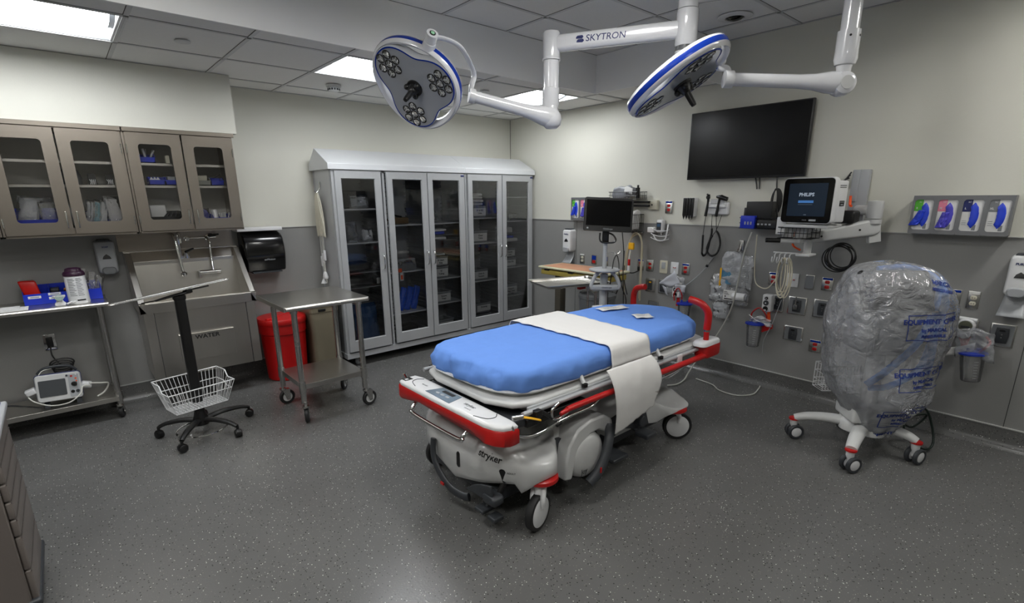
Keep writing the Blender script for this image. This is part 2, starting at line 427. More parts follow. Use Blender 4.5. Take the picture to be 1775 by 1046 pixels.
# ---- ceilings: lay-in panels with a T grid; panels sit in one mesh per level
def ceiling(name, z, xs, ys, inside, holes=()):
    m = MB(); m.bm.verts.index_update()
    for i in range(len(xs)-1):
        for j in range(len(ys)-1):
            cx, cy = (xs[i]+xs[i+1])/2, (ys[j]+ys[j+1])/2
            if not inside(cx, cy): continue
            if any(h[0] < cx < h[1] and h[2] < cy < h[3] for h in holes): continue
            m.box((xs[i]+.012, ys[j]+.012, z+.004), (xs[i+1]-.012, ys[j+1]-.012, z+.02), 0)
    for x in xs:
        for j in range(len(ys)-1):
            cy = (ys[j]+ys[j+1])/2
            if (inside(x-.05, cy) or inside(x+.05, cy)) and not any(h[0]+.05 < x < h[1]-.05 and h[2] < cy < h[3] for h in holes):
                m.box((x-(.012 if x > xs[0] else 0), ys[j], z), (x+.012, ys[j+1], z+.02), 1)
                if x > xs[0]: m.box((x-.015, ys[j], z+.003), (x-.012, ys[j+1], z+.02), 2)
    for y in ys:
        for i in range(len(xs)-1):
            cx = (xs[i]+xs[i+1])/2
            if (inside(cx, y-.05) or inside(cx, y+.05)) and not any(h[2]+.05 < y < h[3]-.05 and h[0] < cx < h[1] for h in holes):
                m.box((xs[i], y-(.012 if y > ys[0] else 0), z), (xs[i+1], y+.012, z+.02), 1)
                if y > ys[0]: m.box((xs[i], y-.0155, z+.003), (xs[i+1], y-.012, z+.02), 2)
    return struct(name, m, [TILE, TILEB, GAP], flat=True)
xsL = [LX]+[0.46+.6*k for k in range(-4, 7)]+[RX]
xsL = sorted(set(round(v, 3) for v in xsL+[BKX]))
ysL = sorted(set([BKE, 2.94, BKY, 3.59, 4.21, 4.83, BY]))
HOLES_L = [(-.74, .46, 3.59, 4.21), (1.66, 2.26, 3.59, 4.21), (3.46, 4.06, 3.59, 4.21)]
xsL = [v for v in xsL if abs(v-4.01) > .001]+[4.06]; xsL = sorted(set(xsL))
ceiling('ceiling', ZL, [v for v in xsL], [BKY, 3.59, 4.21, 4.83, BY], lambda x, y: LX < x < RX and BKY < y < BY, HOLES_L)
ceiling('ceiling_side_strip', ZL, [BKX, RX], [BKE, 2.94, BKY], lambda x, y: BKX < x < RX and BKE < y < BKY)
xsH = sorted([LX, RX]+[2.31+.6*k for k in range(-7, 4)]); ysH = [FY]+[BKE-.61+.61*k+.0-.61*7 for k in range(0, 9)]+[2.94, BKY]
ysH = sorted(set(round(v, 3) for v in ysH)); ysH = [v for v in ysH if v >= FY]
HN = [(2.91+.6, 4.11, ysH[4], ysH[5]), (.51, 1.11, ysH[4], ysH[5]), (-1.29, -.69, ysH[6], ysH[7]), (1.71, 2.31, ysH[7], ysH[8]), (-.09, .51, ysH[8], ysH[9])]  # last two are unseen lights added to brighten the bulkhead
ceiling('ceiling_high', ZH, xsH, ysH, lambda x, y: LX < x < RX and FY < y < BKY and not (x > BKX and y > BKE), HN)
# slab above everything so no light leaks
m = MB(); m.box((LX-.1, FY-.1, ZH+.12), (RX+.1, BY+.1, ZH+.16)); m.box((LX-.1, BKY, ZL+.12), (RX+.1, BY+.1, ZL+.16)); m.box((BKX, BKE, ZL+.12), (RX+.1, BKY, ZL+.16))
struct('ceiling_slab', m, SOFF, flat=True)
# bulkheads and the soffit over the wall cabinets
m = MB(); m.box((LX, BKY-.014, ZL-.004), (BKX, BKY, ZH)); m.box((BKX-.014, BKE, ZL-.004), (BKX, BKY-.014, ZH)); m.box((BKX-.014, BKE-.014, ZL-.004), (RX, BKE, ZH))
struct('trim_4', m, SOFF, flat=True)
m = MB(); m.box((LX, 4.714, 2.152), (1.205, BY, ZL)); struct('trim_5', m, WALLM, flat=True)

# ---- recessed troffers
def troffer(x0, x1, y0, y1, z, label, lens=LENSM, both=False):
    t = thing('ceiling_troffer', label, 'ceiling light', ((x0+x1)/2, (y0+y1)/2, z))
    m = MB(); i = .014; d = .085
    m.box((x0, y0, z-.001), (x1, y0+i, z+.012)); m.box((x0, y1-i, z-.001), (x1, y1, z+.012)); m.box((x0, y0, z-.001), (x0+i, y1, z+.012)); m.box((x1-i, y0, z-.001), (x1, y1, z+.012))
    obj('frame', m, TILEB, t, bevel=.001)
    m = MB(); h = .12; cy = (y0+y1)/2
    # sloped white reflectors rising to the lens box
    for a, b in ((y0+i, cy-h), (y1-i, cy+h)):
        m.grid(lambda u, v: (x0+i+(x1-x0-2*i)*u, a+(b-a)*v, z+.004+d*math.sin(v*PI/2)), 1, 8)
    for xe, xi in ((x0+i, x0+i+.012), (x1-i, x1-i-.012)):
        m.box((xe, y0+i, z+.003), (xi, y1-i, z+d+.02))
    m.box((x0, y0, z+d+.012), (x1, y1, z+d+.022))
    obj('reflector', m, mat('troffer_white', '#e2e4e6', .4) if 'troffer_white' not in MATS else MATS['troffer_white'], t)
    m = MB(); w = .15
    pr = [(cy-w*math.cos(a)*1.0, z+.075-.055*math.sin(a)) for a in [PI*k/12 for k in range(13)]]
    m.loft([[(x0+.05, y, zz) for y, zz in pr], [(x1-.05, y, zz) for y, zz in pr]])
    obj('lens', m, lens, t)
    m = MB(); 
    for xa, xb in ((x0+.02, x0+.05), (x1-.05, x1-.02)):
        m.loft([[(xa, cy+(y-cy)*1.03, zz-.002) for y, zz in pr], [(xb, cy+(y-cy)*1.03, zz-.002) for y, zz in pr]])
    obj('end_cap', m, LGREY, t)
troffer(-.74, .46, 3.59, 4.21, ZL, 'long recessed ceiling light over the wall cabinets at top left', LENSC)
troffer(1.66, 2.26, 3.59, 4.21, ZL, 'square recessed ceiling light behind the left surgical lamp head')
troffer(3.46, 4.06, 3.59, 4.21, ZL, 'square recessed ceiling light near the room corner, behind the surgical lamp pole')
for h_, lb in zip(HN, ('recessed light in the high ceiling near the right wall', 'recessed light in the high ceiling behind the viewer', 'recessed light in the high ceiling over the drawer cart', 'added unseen light in the high ceiling in front of the surgical lamp arms', 'added unseen light in the high ceiling in front of the left part of the bulkhead')):
    troffer(*h_, ZH, lb, LENSN)

# ---- ceiling fittings
t = thing('smoke_detector', 'round white smoke detector on the low ceiling', 'smoke detector', (1.97, 4.54, ZL))
m = MB(); m.lathe([(.0, 0), (.062, 0), (.062, -.014), (.055, -.022), (0, -.022)], Matrix.Translation((1.97, 4.54, ZL))); obj('base', m, OFFW, t)
m = MB(); m.lathe([(.046, -.022), (.05, -.030), (.046, -.045), (.034, -.052), (0, -.054)], Matrix.Translation((1.97, 4.54, ZL))); obj('cover', m, WHITE, t)
m = MB()
for k in range(14):
    a = 2*PI*k/14; m.box((.0465, -.006, -.044), (.0515, .006, -.030), m=Matrix.Translation((1.97, 4.54, ZL)) @ rotz(a))
obj('vent_slot', m, DGREY, t)
for (x, y, z, lb) in ((.765, 3.9, ZL, 'concealed sprinkler cap in the tile beside the long ceiling light'), (3.12, 3.93, ZL, 'concealed sprinkler cap in the tile right of the left surgical lamp')):
    m = MB(); m.lathe([(0, 0), (.042, 0), (.045, -.006), (.042, -.008), (0, -.0085)], Matrix.Translation((x, y, z)), 28); o = obj('sprinkler_cap', m, TILEB); tag(o, lb, 'sprinkler')
t = thing('ceiling_camera', 'round ceiling fitting with a dark domed opening in the high ceiling', 'ceiling camera', (3.94, 2.04, ZH))
m = MB(); m.lathe([(.115, .0), (.118, -.004), (.11, -.010), (.068, -.014), (.064, -.004), (.064, .0)], Matrix.Translation((3.94, 2.04, ZH)), 36, cap=False); obj('trim_ring', m, WHITE, t)
m = MB(); m.lathe([(.064, .0), (.062, -.010), (.045, -.022), (.02, -.028), (0, -.029)], Matrix.Translation((3.94, 2.04, ZH)), 28); obj('dome', m, BLACKG, t)
# ============================================================ BACK WALL
# ---- stainless wall cabinets
def wall_cabinet(x0, x1, z0, z1, doors, label):
    yf = 4.722; t = thing('wall_cabinet', label, 'wall cabinet', ((x0+x1)/2, BY, z0)); th = .018
    m = MB()
    m.box((x0, yf, z0), (x0+th, BY, z1)); m.box((x1-th, yf, z0), (x1, BY, z1)); m.box((x0, yf, z0), (x1, BY, z0+.055)); m.box((x0, yf, z1-th), (x1, BY, z1))
    m.box((x0-.0, yf-.006, z0), (x0+.012, yf, z1)); m.box((x1-.012, yf-.006, z0), (x1, yf, z1)); m.box((x0, yf-.006, z0), (x1, yf, z0+.012))
    obj('body', m, CABST, t, bevel=.001)
    m = MB(); m.box((x0+th, BY-.014, z0+th), (x1-th, BY-.002, z1-th)); obj('back_panel', m, mat('satin_grey_back', '#e6e5e0', .5, .0) if 'satin_grey_back' not in MATS else MATS['satin_grey_back'], t)
    m = MB(); m.box((x0-.004, yf-.022, z1), (x1+.012, BY, z1+.018)); m.box((x0-.004, yf-.022, z1-.012), (x1+.012, yf-.01, z1)); obj('top_rail', m, CABST, t, bevel=.002)
    for zs in (1.915, 1.755):
        m = MB(); m.box((x0+th, yf+.05, zs-.020), (x1-th, yf+.054, zs)); m.box((x0+th, yf+.05, zs-.003), (x1-th, BY-.012, zs)); obj('shelf', m, STEELH, t)
    for (a, b, hs) in doors:
        m = MB(); w = b-a; h = z1-z0-.034; cx = (a+b)/2; cz = (z0+z1)/2+.0
        ml, mr = (.085, .062) if hs == 'L' else (.062+.004, .085-.004)
        ml = mr = .072
        mt, mb_ = .076, .080
        out = rrect(w-.006, h, .003, 1); inn = rrect(w-ml-mr, h-mt-mb_, .022, 5, 0, (mb_-mt)/2)
        # frame as ring: outer loop resampled to the inner loop's count
        n = len(inn); oo = []
        for (px, py) in inn:
            dx, dy = px, py-(mb_-mt)/2; k = max(abs(dx)/((w-ml-mr)/2), abs(dy)/((h-mt-mb_)/2)); dx, dy = dx/k, dy/k
            oo.append((dx/((w-ml-mr)/2)*(w-.006)/2, dy/((h-mt-mb_)/2)*h/2))
        M_ = wallB(cx, cz, yf-.004)
        R = [[M_ @ Vector((x, y, 0)) for x, y in inn], [M_ @ Vector((x, y, .02)) for x, y in inn], [M_ @ Vector((x, y, .02)) for x, y in oo], [M_ @ Vector((x, y, 0)) for x, y in oo], [M_ @ Vector((x, y, 0)) for x, y in inn]]
        m.loft(R, cap=(False, False)); d = obj('door', m, CABST, t, ang=30)
        m = MB(); m.loft([[M_ @ Vector((x*1.02, (y-(mb_-mt)/2)*1.01+(mb_-mt)/2, .004)) for x, y in inn], [M_ @ Vector((x*1.02, (y-(mb_-mt)/2)*1.01+(mb_-mt)/2, .007)) for x, y in inn]]); obj('pane', m, GLASSU, d)
        sx = 1 if hs == 'L' else -1; hx = cx+sx*(w/2-.028)
        m = MB(); m.tube(smooth([(hx, yf-.026, z0+.06), (hx, yf-.048, z0+.064), (hx, yf-.052, z0+.072), (hx, yf-.052, z0+.158), (hx, yf-.048, z0+.166), (hx, yf-.026, z0+.17)], 3), .0042, 8); obj('handle', m, CHROME, d)
        hx = cx-sx*(w/2-.003)
        for hz in (z0+.10, z1-.13):
            m = MB(); m.cyl((hx, yf-.03, hz-.03), (hx, yf-.03, hz+.03), .004, seg=8); obj('hinge', m, CHROME, d)
    return t
wall_cabinet(-1.0, -.285, 1.405, 2.132, [(-.985, -.645, 'L'), (-.640, -.30, 'R')], 'stainless wall cabinet at the far left, mostly outside the picture')
wall_cabinet(-.28, .445, 1.405, 2.132, [(-.268, .082, 'L'), (.086, .435, 'R')], 'stainless wall cabinet with glass doors showing bagged supplies in blue bins, over the work table')
wall_cabinet(.449, 1.163, 1.405, 2.132, [(.461, .806, 'L'), (.810, 1.151, 'R')], 'stainless wall cabinet with small blue bins on its shelves, over the scrub sink')

# ---- things inside the wall cabinets
def bin_(name, label, x, y, z, w, d, h, matl, group=None, rz=0.0, lip=.6, tags=0, parent=None):
    """open stacking bin; front is -y with a lower cut lip"""
    m = MB(); th = .004
    M_ = Matrix.Translation((x, y, z)) @ rotz(rz)
    def B(a, b): m.box(a, b, m=M_)
    B((-w/2, -d/2, 0), (w/2, d/2, th)); B((-w/2, d/2-th, 0), (w/2, d/2, h))
    for sx in (-1, 1):
        xa, xb = (sx*w/2, sx*(w/2-th))
        pr = [(-d/2, 0), (d/2, 0), (d/2, h), (-d/2+.25*d, h), (-d/2, h*lip)]
        m.loft([[M_ @ Vector((xa, p[0], p[1])) for p in pr], [M_ @ Vector((xb, p[0], p[1])) for p in pr]])
    B((-w/2, -d/2, 0), (w/2, -d/2+th, h*lip)); B((-w/2-.003, -d/2-.004, h*lip-.006), (w/2+.003, -d/2, h*lip))
    if parent: return obj(name, m, matl, parent)
    if tags:
        t = thing(name, label, 'bin', (x, y, z), group=group); obj('body', m, matl, t)
        k = MB(); k.box((-w*.3, -d/2-.0055, h*lip*.25), (w*.3, -d/2-.0045, h*lip*.7), m=M_); obj('paper_label', k, PAPER, t); return t
    o = obj(name, m, matl); return tag(o, label, 'bin', group)
def pouch(label, x, y, z, w, h, matl=None, name='supply_bag', fill=None, th=.035, rz=0, lean=.15, seed=0, cat='bag', group=None, mats2=None, tilt=0):
    """puffy crumpled pouch standing at x,y,z"""
    M_ = Matrix.Translation((x, y, z)) @ rotz(rz) @ Matrix.Rotation(tilt, 4, 'Y') @ Matrix.Rotation(-lean, 4, 'X')
    def sh(sg, a=1.0):
        def fn(u, v):
            uu, vv = u*2-1, v*2-1
            e = max(0, 1-abs(uu)**3)*max(0, 1-abs(vv)**3)
            n = noise.noise(Vector((u*4+seed, v*5, sg)))
            wv = 1-.12*max(0, vv)*noise.noise(Vector((v*3, seed, 2)))
            return M_ @ Vector((uu*w/2*wv*a, sg*th/2*e**.5*(1+.6*n)*a, (v*h)*a+h*(1-a)/2+.004*n))
        return fn
    m = MB(); m.grid(sh(1), 10, 12); m.grid(sh(-1), 10, 12)
    t = thing(name, label, cat, (x, y, z), group=group)
    obj('wrapper', m, matl or BAGC, t)
    if fill:
        m = MB(); m.grid(sh(1, .8), 8, 8); m.grid(sh(-1, .8), 8, 8); obj('contents', m, fill, t)
    return t
zs0, zs1, zs2 = 1.461, 1.757, 1.917
bin_('storage_bin', 'large blue bin on the bottom shelf of the leftmost glass door', -.10, 4.87, zs0, .26, .17, .135, BLUEB, lip=.45)
pouch('clear bag with green tubing slumped in the left of the large blue bin', -.15, 4.86, zs0+.02, .13, .20, BAGC, seed=1, fill=LGREY, th=.06, tilt=.2)
pouch('upright clear pouch in the right of the large blue bin', -.035, 4.82, zs0+.01, .09, .17, BAGC, seed=2, th=.04)
pouch('grey crumpled bag behind the large blue bin', -.08, 5.02, zs0+.02, .16, .19, BAGC, seed=3, fill=MGREY, th=.06)
bin_('storage_bin', 'blue tray under a row of upright clear packs in a wall cabinet', .265, 4.87, zs0, .25, .16, .045, BLUEB, lip=.8)
for k, (x, fl, lb) in enumerate(((.17, LGREY, 'thin clear pack at the left end of the row of packs'), (.215, TEAL, 'clear pack with teal tubing in the row of packs'), (.255, OFFW, 'clear pack with white tubing in the middle of the row'), (.345, LINEN, 'wide clear pack with a white mask at the right end of the row'))):
    pouch(lb, x, 4.85, zs0+.006, .05 if k < 3 else .11, .19 if k < 3 else .21, BAGC, seed=5+k, fill=fl, th=.05, rz=.3, tilt=.25 if k < 3 else 0, group='clear packs in the wall cabinet')
for k, x in enumerate((.245, .345)):
    t = thing('clip_box', ('small black and white clip box, left one' if k == 0 else 'small black and white clip box, right one')+' on the middle shelf of the wall cabinet', 'box', (x, 4.9, zs1))
    m = MB(); m.box((x-.022, 4.87, zs1), (x+.022, 4.93, zs1+.075)); obj('box', m, BLACK, t, bevel=.001)
    m = MB()
    for q in range(4): m.tube(smooth([(x-.015+.01*q, 4.866, zs1+.002), (x-.01+.008*q, 4.860, zs1+.02), (x-.018+.011*q, 4.866, zs1+.035)], 3), .0022, 6)
    obj('clip', m, WHITE, t)
m = MB(); m.lathe([(0, 0), (.06, 0), (.065, .05), (.05, .10), (.02, .115), (0, .12)], Matrix.Translation((.13, 5.0, zs1))); tag(obj('grey_pouch', m, MGREY), 'grey domed pouch at the left of the middle shelf behind a cabinet door', 'bag')
def tubes_in(x, y, z, n, col, label, w=.08, L=.09, group=None):
    for k in range(n):
        a = random.uniform(-.5, .5); b = random.uniform(-.3, .3); c = Vector((x+random.uniform(-w/2, w/2), y+random.uniform(-.02, .02), z))
        m = MB(); m.cyl(c, c+Vector((math.sin(a), math.sin(b), 1)).normalized()*L, .008, seg=10)
        tag(obj('capped_tube', m, col), label, 'tube', group)
bin_('storage_bin', 'small blue bin of white tubes on the top shelf over the sink', .585, 4.86, zs2, .105, .13, .065, BLUEB)
tubes_in(.575, 4.86, zs2+.012, 6, WHITE, 'white capped tube in the small blue bin on the top shelf', group='white tubes in the top shelf bin')
m = MB(); m.box((.705, 4.80, zs2), (.73, 4.86, zs2+.055)); tag(obj('small_carton', m, IVORY, bevel=.001), 'small cream carton alone at the right of the top shelf over the sink', 'box')
bin_('storage_bin', 'blue bin with white packets, left of two on the middle shelf', .625, 4.86, zs1, .10, .13, .06, BLUEB)
bin_('storage_bin', 'blue bin, right of two behind the left door on the middle shelf', .725, 4.86, zs1, .085, .13, .06, BLUEB)
for k in range(3):
    m = MB(); m.prism([(-.03, 0), (.03, 0), (0, .05)], 0, .003, m=Matrix.Translation((.60+.022*k, 4.85+.01*k, zs1+.012)) @ Matrix.Rotation(1.3, 4, 'X')); tag(obj('paper_packet', m, PAPER), 'folded white packet in the left blue bin on the middle shelf', 'packet', 'packets in the middle shelf bin')
m = MB(); m.box((.70, 4.83, zs1+.02), (.75, 4.9, zs1+.063)); tag(obj('swab_pack', m, LGREY, bevel=.003), 'grey swab pack in the right blue bin on the middle shelf', 'packet')
bin_('storage_bin', 'wide black bin on the bottom shelf behind the left sink door', .64, 4.88, zs0, .22, .17, .10, BLACK)
m = MB(); m.box((.55, 4.84, zs0+.012), (.66, 4.92, zs0+.145), bev=.01); m.jitter(.006, 25); tag(obj('white_packet', m, OFFW), 'soft white packet standing in the wide black bin', 'packet')
for k in range(3):
    m = MB(); m.tube(smooth([(.62+.03*k, 4.83, zs0+.03), (.65+.03*k, 4.82, zs0+.07), (.68+.02*k, 4.85, zs0+.095)], 4), .008, 8); tag(obj('dark_instrument', m, DGREY), 'dark looped instrument in the wide black bin', 'instrument', 'instruments in the black bin')
bin_('storage_bin', 'grey bin of packets on the middle shelf behind the right sink door', .935, 4.86, zs1, .10, .13, .06, mat('grey_bin', '#8b8d84', .5))
m = MB(); m.box((.90, 4.83, zs1+.012), (.97, 4.89, zs1+.075), bev=.008); m.jitter(.006, 30); tag(obj('swab_pack', m, IVORY), 'cream swab pack in the grey bin', 'packet')
bin_('storage_bin', 'blue bin on the middle shelf behind the right sink door', 1.035, 4.86, zs1, .09, .13, .06, BLUEB)
m = MB(); m.tube(smooth([(1.0, 4.83, zs1+.06), (1.03, 4.83, zs1+.065), (1.07, 4.84, zs1+.09)], 4), .003, 6); tag(obj('steel_pick', m, STEEL), 'thin steel pick lying across the blue bin by the right cabinet edge', 'instrument')
bin_('storage_bin', 'blue bin of white sticks on the bottom shelf behind the right sink door', 1.025, 4.85, zs0, .125, .13, .07, BLUEB)
tubes_in(1.05, 4.83, zs0+.008, 7, PAPER, 'white stick standing in the bottom right blue bin', .05, .075, 'white sticks in the bottom bin')
m = MB(); m.cyl((.985, 4.815, zs0+.01), (.985, 4.835, zs0+.10), .025, seg=18); tag(obj('tape_tub', m, WHITE), 'round white tub in the left of the bottom right blue bin', 'tub')
pouch('small blue pouch at the left of the bottom right shelf', .93, 4.92, zs0, .08, .12, BAGC, seed=15, fill=GLOVEV, th=.05)

# ---- scrub sink
t = thing('scrub_sink', 'stainless steel scrub sink on the back wall with high sloping sides', 'sink', (.76, BY, .25))
x0, x1, yf = .352, 1.182, 4.70; zf, zb = .878, 1.235; yb = 5.13
def side_z(y): return zf+(zb-zf)*min(1, (y-yf)/(5.08-yf)) if y > yf else zf
# basin shell with sloping side walls
m = MB()
for xa, xb in ((x0, x0+.045), (x1-.045, x1)):
    pr = [(yf, .80), (yf, zf), (yf+.02, zf), (5.07, zb), (yb, zb), (yb, .80)]
    m.loft([[(xa, p[0], p[1]) for p in pr], [(xb, p[0], p[1]) for p in pr]])
m.box((x0, yf, .80), (x1, yf+.045, zf))
obj('rim', m, STEELH, t, bevel=.004)
m = MB()
i0, i1 = x0+.045, x1-.045
m.grid(lambda u, v: (i0+(i1-i0)*u, yf+.045+.05*v**2, zf-.01-.30*v), 1, 6)
m.grid(lambda u, v: (i0+(i1-i0)*u, yf+.095+(5.0-yf-.095)*v, .568-.01*math.sin(v*PI)), 6, 6)
m.grid(lambda u, v: (i0+(i1-i0)*u, 5.0+.06*v, .568+(1.155-.568)*v), 1, 6)
for xx in (i0+.001, i1-.001):
    pr = [(yf+.045, zf-.01), (yf+.095, .568), (5.0, .568), (5.06, 1.155)]
    m.loft([[(xx, p[0], p[1]) for p in pr], [(xx+.0005, p[0], p[1]) for p in pr]])
m.box((i0, 5.058, 1.10), (i1, 5.072, 1.16))
obj('basin', m, STEELH, t)
m = MB(); m.box((x0, 5.06, 1.15), (x1, BY-.004, 1.165)); m.grid(lambda u, v: (x0+.002+(x1-x0-.004)*u, 5.065+.06*v, 1.16+.075*v), 1, 2); m.box((x0, 5.125, 1.16), (x1, BY-.003, 1.245)); obj('back_ledge', m, STEELH, t, bevel=.002)
m = MB(); m.box((.33, BY-.008, 1.245), (1.163, BY-.002, 1.41)); obj('backsplash', m, CABST, t)
m = MB(); m.box((x0+.02, yf+.02, .262), (x1-.02, BY-.01, .80)); m.box((x0+.02, yf+.012, .262), (x0+.085, yf+.02, .80)); m.box((x1-.085, yf+.012, .262), (x1-.02, yf+.02, .80))
obj('apron', m, STEELH, t, bevel=.002)
m = MB()
for xx in (x0+.088, x1-.088):
    m = MB(); m.box((xx-.002, yf+.0185, .262), (xx+.002, yf+.0205, .80)); obj('seam', m, GAP, t)
pass
m = MB(); m.box((.572, yf+.006, .372), (.970, yf+.02, .598)); m.box((.572, yf-.004, .593), (.970, yf+.008, .598)); pn = obj('access_panel', m, STEELH, t, bevel=.002)
obj('lettering', text_mb('WATER', .046, wallB(.772, .560, yf+.0045), .001, bold=.0012, xs=1.12), INK, pn)
def faucet(pts, r, nm, lab=None):
    m = MB(); m.tube(smooth(pts, 8), r, 12); return m
m = MB(); fx, fy = .735, 5.085
m.tube(smooth([(fx, fy, 1.165), (fx, fy, 1.30), (fx, fy-.01, 1.36), (fx+.0, fy-.05, 1.385), (fx, fy-.09, 1.36), (fx, fy-.10, 1.30)], 8), .0105, 12)
m.cyl((fx, fy, 1.16), (fx, fy, 1.185), .022, seg=18)
obj('gooseneck_spout', m, CHROME, t)
m = MB(); m.tube(smooth([(.705, 5.02, 1.33), (.71, 5.0, 1.22), (.715, 4.985, 1.10), (.72, 4.98, 1.05)], 6), .012, 12); m.lathe([(0, 0), (.014, 0), (.024, .012), (.024, .03), (.012, .04), (0, .04)], Matrix.Translation((.72, 4.98, 1.028)), 16); m.tube(smooth([(.705, 5.02, 1.32), (.70, 5.05, 1.36), (.70, 5.13, 1.37)], 5), .012, 12)
obj('spray_faucet', m, CHROME, t)
m = MB(); m.cyl((.775, 5.09, 1.165), (.775, 5.09, 1.19), .026, seg=20); m.cyl((.775, 5.09, 1.19), (.775, 5.09, 1.21), .018, seg=20); vk = obj('valve', m, CHROME, t)
m = MB(); m.tube([(.775, 5.09, 1.215), (.83, 5.05, 1.245)], [.013, .008], 10); obj('lever', m, BLACK, vk)
m = MB()
m.tube([(.80, 5.14, 1.325), (1.03, 5.14, 1.33)], .008, 10)
for xx in (.81, .965): m.lathe([(0, 0), (.022, 0), (.022, .006), (.012, .012), (.012, .03), (0, .03)], frame((xx, BY-.008, 1.325), (0, -1, 0)), 16)
m.tube(smooth([(.945, 5.12, 1.33), (.955, 5.06, 1.30), (.95, 5.03, 1.15), (.945, 5.0, 1.06)], 6), .009, 12)
wf = obj('wall_faucet', m, CHROME, t)
m = MB(); m.tube([(.985, 5.13, 1.34), (1.05, 5.11, 1.352)], [.012, .007], 10); m.box((.975, 5.12, 1.335), (1.0, 5.145, 1.36), bev=.004); obj('wing_handle', m, BLACK, wf)
m = MB(); m.box((.83, 4.985, 1.0), (.85, 5.03, 1.06)); m.tube([(.84, 5.0, 1.045), (1.0, 5.0, 1.043)], .02, 14); obj('temperature_valve', m, STEEL, t, bevel=.002)
m = MB(); m.box((.72, 4.82, .585), (1.06, 4.98, .589)); m.box((.74, 4.98, .585), (1.05, 4.985, .72)); obj('inner_tray', m, STEELH, t)

# ---- soap dispenser and towel dispenser
def soap(o, M_, label, body, shield=False, text=True):
    """foam dispenser built facing +z of M_ (x right, y up), origin at its centre on the wall"""
    t = thing('soap_dispenser', label, 'soap dispenser', o)
    w, h, d = .13, .255, .095
    m = MB(); R = []
    for k in range(9):
        a = k/8; ins = .0+.5*w*.25*(a**3); R.append([M_ @ Vector((x, y, d*math.sin(a*PI/2)*.98+.002)) for x, y in rrect(w-2*ins, h-2*ins, .028-.01*a, 5)])
    m.loft(R); obj('cover', m, body, t, ang=60)
    m = MB(); m.loft([[M_ @ Vector((x, y, z)) for x, y in [(-w*.36, h/2-.004), (w*.36, h/2-.004), (w*.30, h/2+.010), (-w*.30, h/2+.010)]] for z in (.01, d*.8)]); obj('top_latch', m, DGREY, t, bevel=.003)
    m = MB(); tri = [(-.028, -.012), (.028, -.012), (.020, .010), (.0, .026), (-.020, .010)]
    m.prism(tri, d-.006, d+.004, m=M_, bev=.002); obj('sight_window', m, BLACK, t)
    m = MB(); m.loft([[M_ @ Vector((x, y-h*.40, z)) for x, y in rrect(w*.72*s_, .058*s_, .026*s_, 5)] for z, s_ in ((d*.55, 1), (d+.008, 1), (d+.016, .8))]); obj('push_bar', m, MGREY if body is not WHITE else LGREY, t)
    if text:
        obj('lettering', text_mb('PURELL', .020, M_ @ Matrix.Translation((-.0, h*.29, d+.0025)), .0008, bold=.0006), NAVYM, t)
    if shield:
        m = MB()
        def fn(u, v):
            vv = v; y = -h*.5+.01-.14*vv; z = .012+.085*(vv**2)
            return M_ @ Vector(((u-.5)*w*(.8+.25*vv), y, z-.01*abs(u-.5)))
        m.grid(fn, 6, 8); obj('drip_tray', m, LGREY, t, solid=.004)
        m = MB(); m.box((-w*.42, -h*.5-.13, .0), (w*.42, h*.4, .006), m=M_); obj('back_plate', m, LGREY, t, bevel=.002)
    return t
soap((.238, BY, 1.07), wallB(.243, 1.215, BY-.001), 'grey soap dispenser on the wall left of the scrub sink', LGREY, False, False)
t = bpy.data.objects['soap_dispenser']
obj('lettering', text_mb('SOAP', .016, wallB(.243, 1.295, BY-.099), .0008, bold=.0005), NAVYM, t)
t = thing('towel_dispenser', 'black paper towel dispenser on the wall right of the sink', 'towel dispenser', (1.375, BY, 1.0))
m = MB(); w, h, d = .34, .355, .21; M_ = wallB(1.375, 1.183, BY-.001)
pr = [(0, h/2), (.06, h/2+.002), (.13, h/2-.015), (.185, h/2-.06), (d, .0), (d, -.06), (.185, -h/2+.03), (.16, -h/2), (0, -h/2)]
pr = [(p.x, p.y) for p in smooth([(a, b, 0) for a, b in pr], 3)]
m.loft([[M_ @ Vector((x, b*s_, a*s_)) for a, b in pr] for x, s_ in ((-w/2, .93), (-w/2+.01, .99), (-w/2+.02, 1), (w/2-.02, 1), (w/2-.01, .99), (w/2, .93))]); obj('cover', m, mat('gloss_black_cover', '#0c0c0d', .16), t)
m = MB(); m.box((1.25, BY-.20, .995), (1.50, BY-.02, 1.008)); obj('slot', m, DGREY, t)
obj('lettering', text_mb('enMotion', .024, wallB(1.40, 1.115, BY-.213), .0008), LGREY, t)
m = MB(); m.lathe([(.008, 0), (.010, .002), (.006, .003), (0, .003)], frame((1.385, BY-.186, 1.265), (0, -1, 0.35)), 16); obj('badge', m, LGREY, t)
m = MB(); m.box((1.165, BY-.19, 1.370), (1.545, BY-.004, 1.402), bev=.006); tag(obj('wall_box', m, WHITE), 'white casing lying over the black towel dispenser', 'casing')
# outlet with black cover box under the work table
t = thing('wall_outlet', 'chrome outlet box with a black plug under the work table', 'outlet', (-.205, BY, .55))
m = MB(); m.box((-.24, BY-.008, .535), (-.165, BY, .66), bev=.003); obj('plate', m, CHROME, t)
m = MB(); m.box((-.222, BY-.03, .56), (-.183, BY-.008, .64), bev=.004); obj('plug', m, BLACK, t)

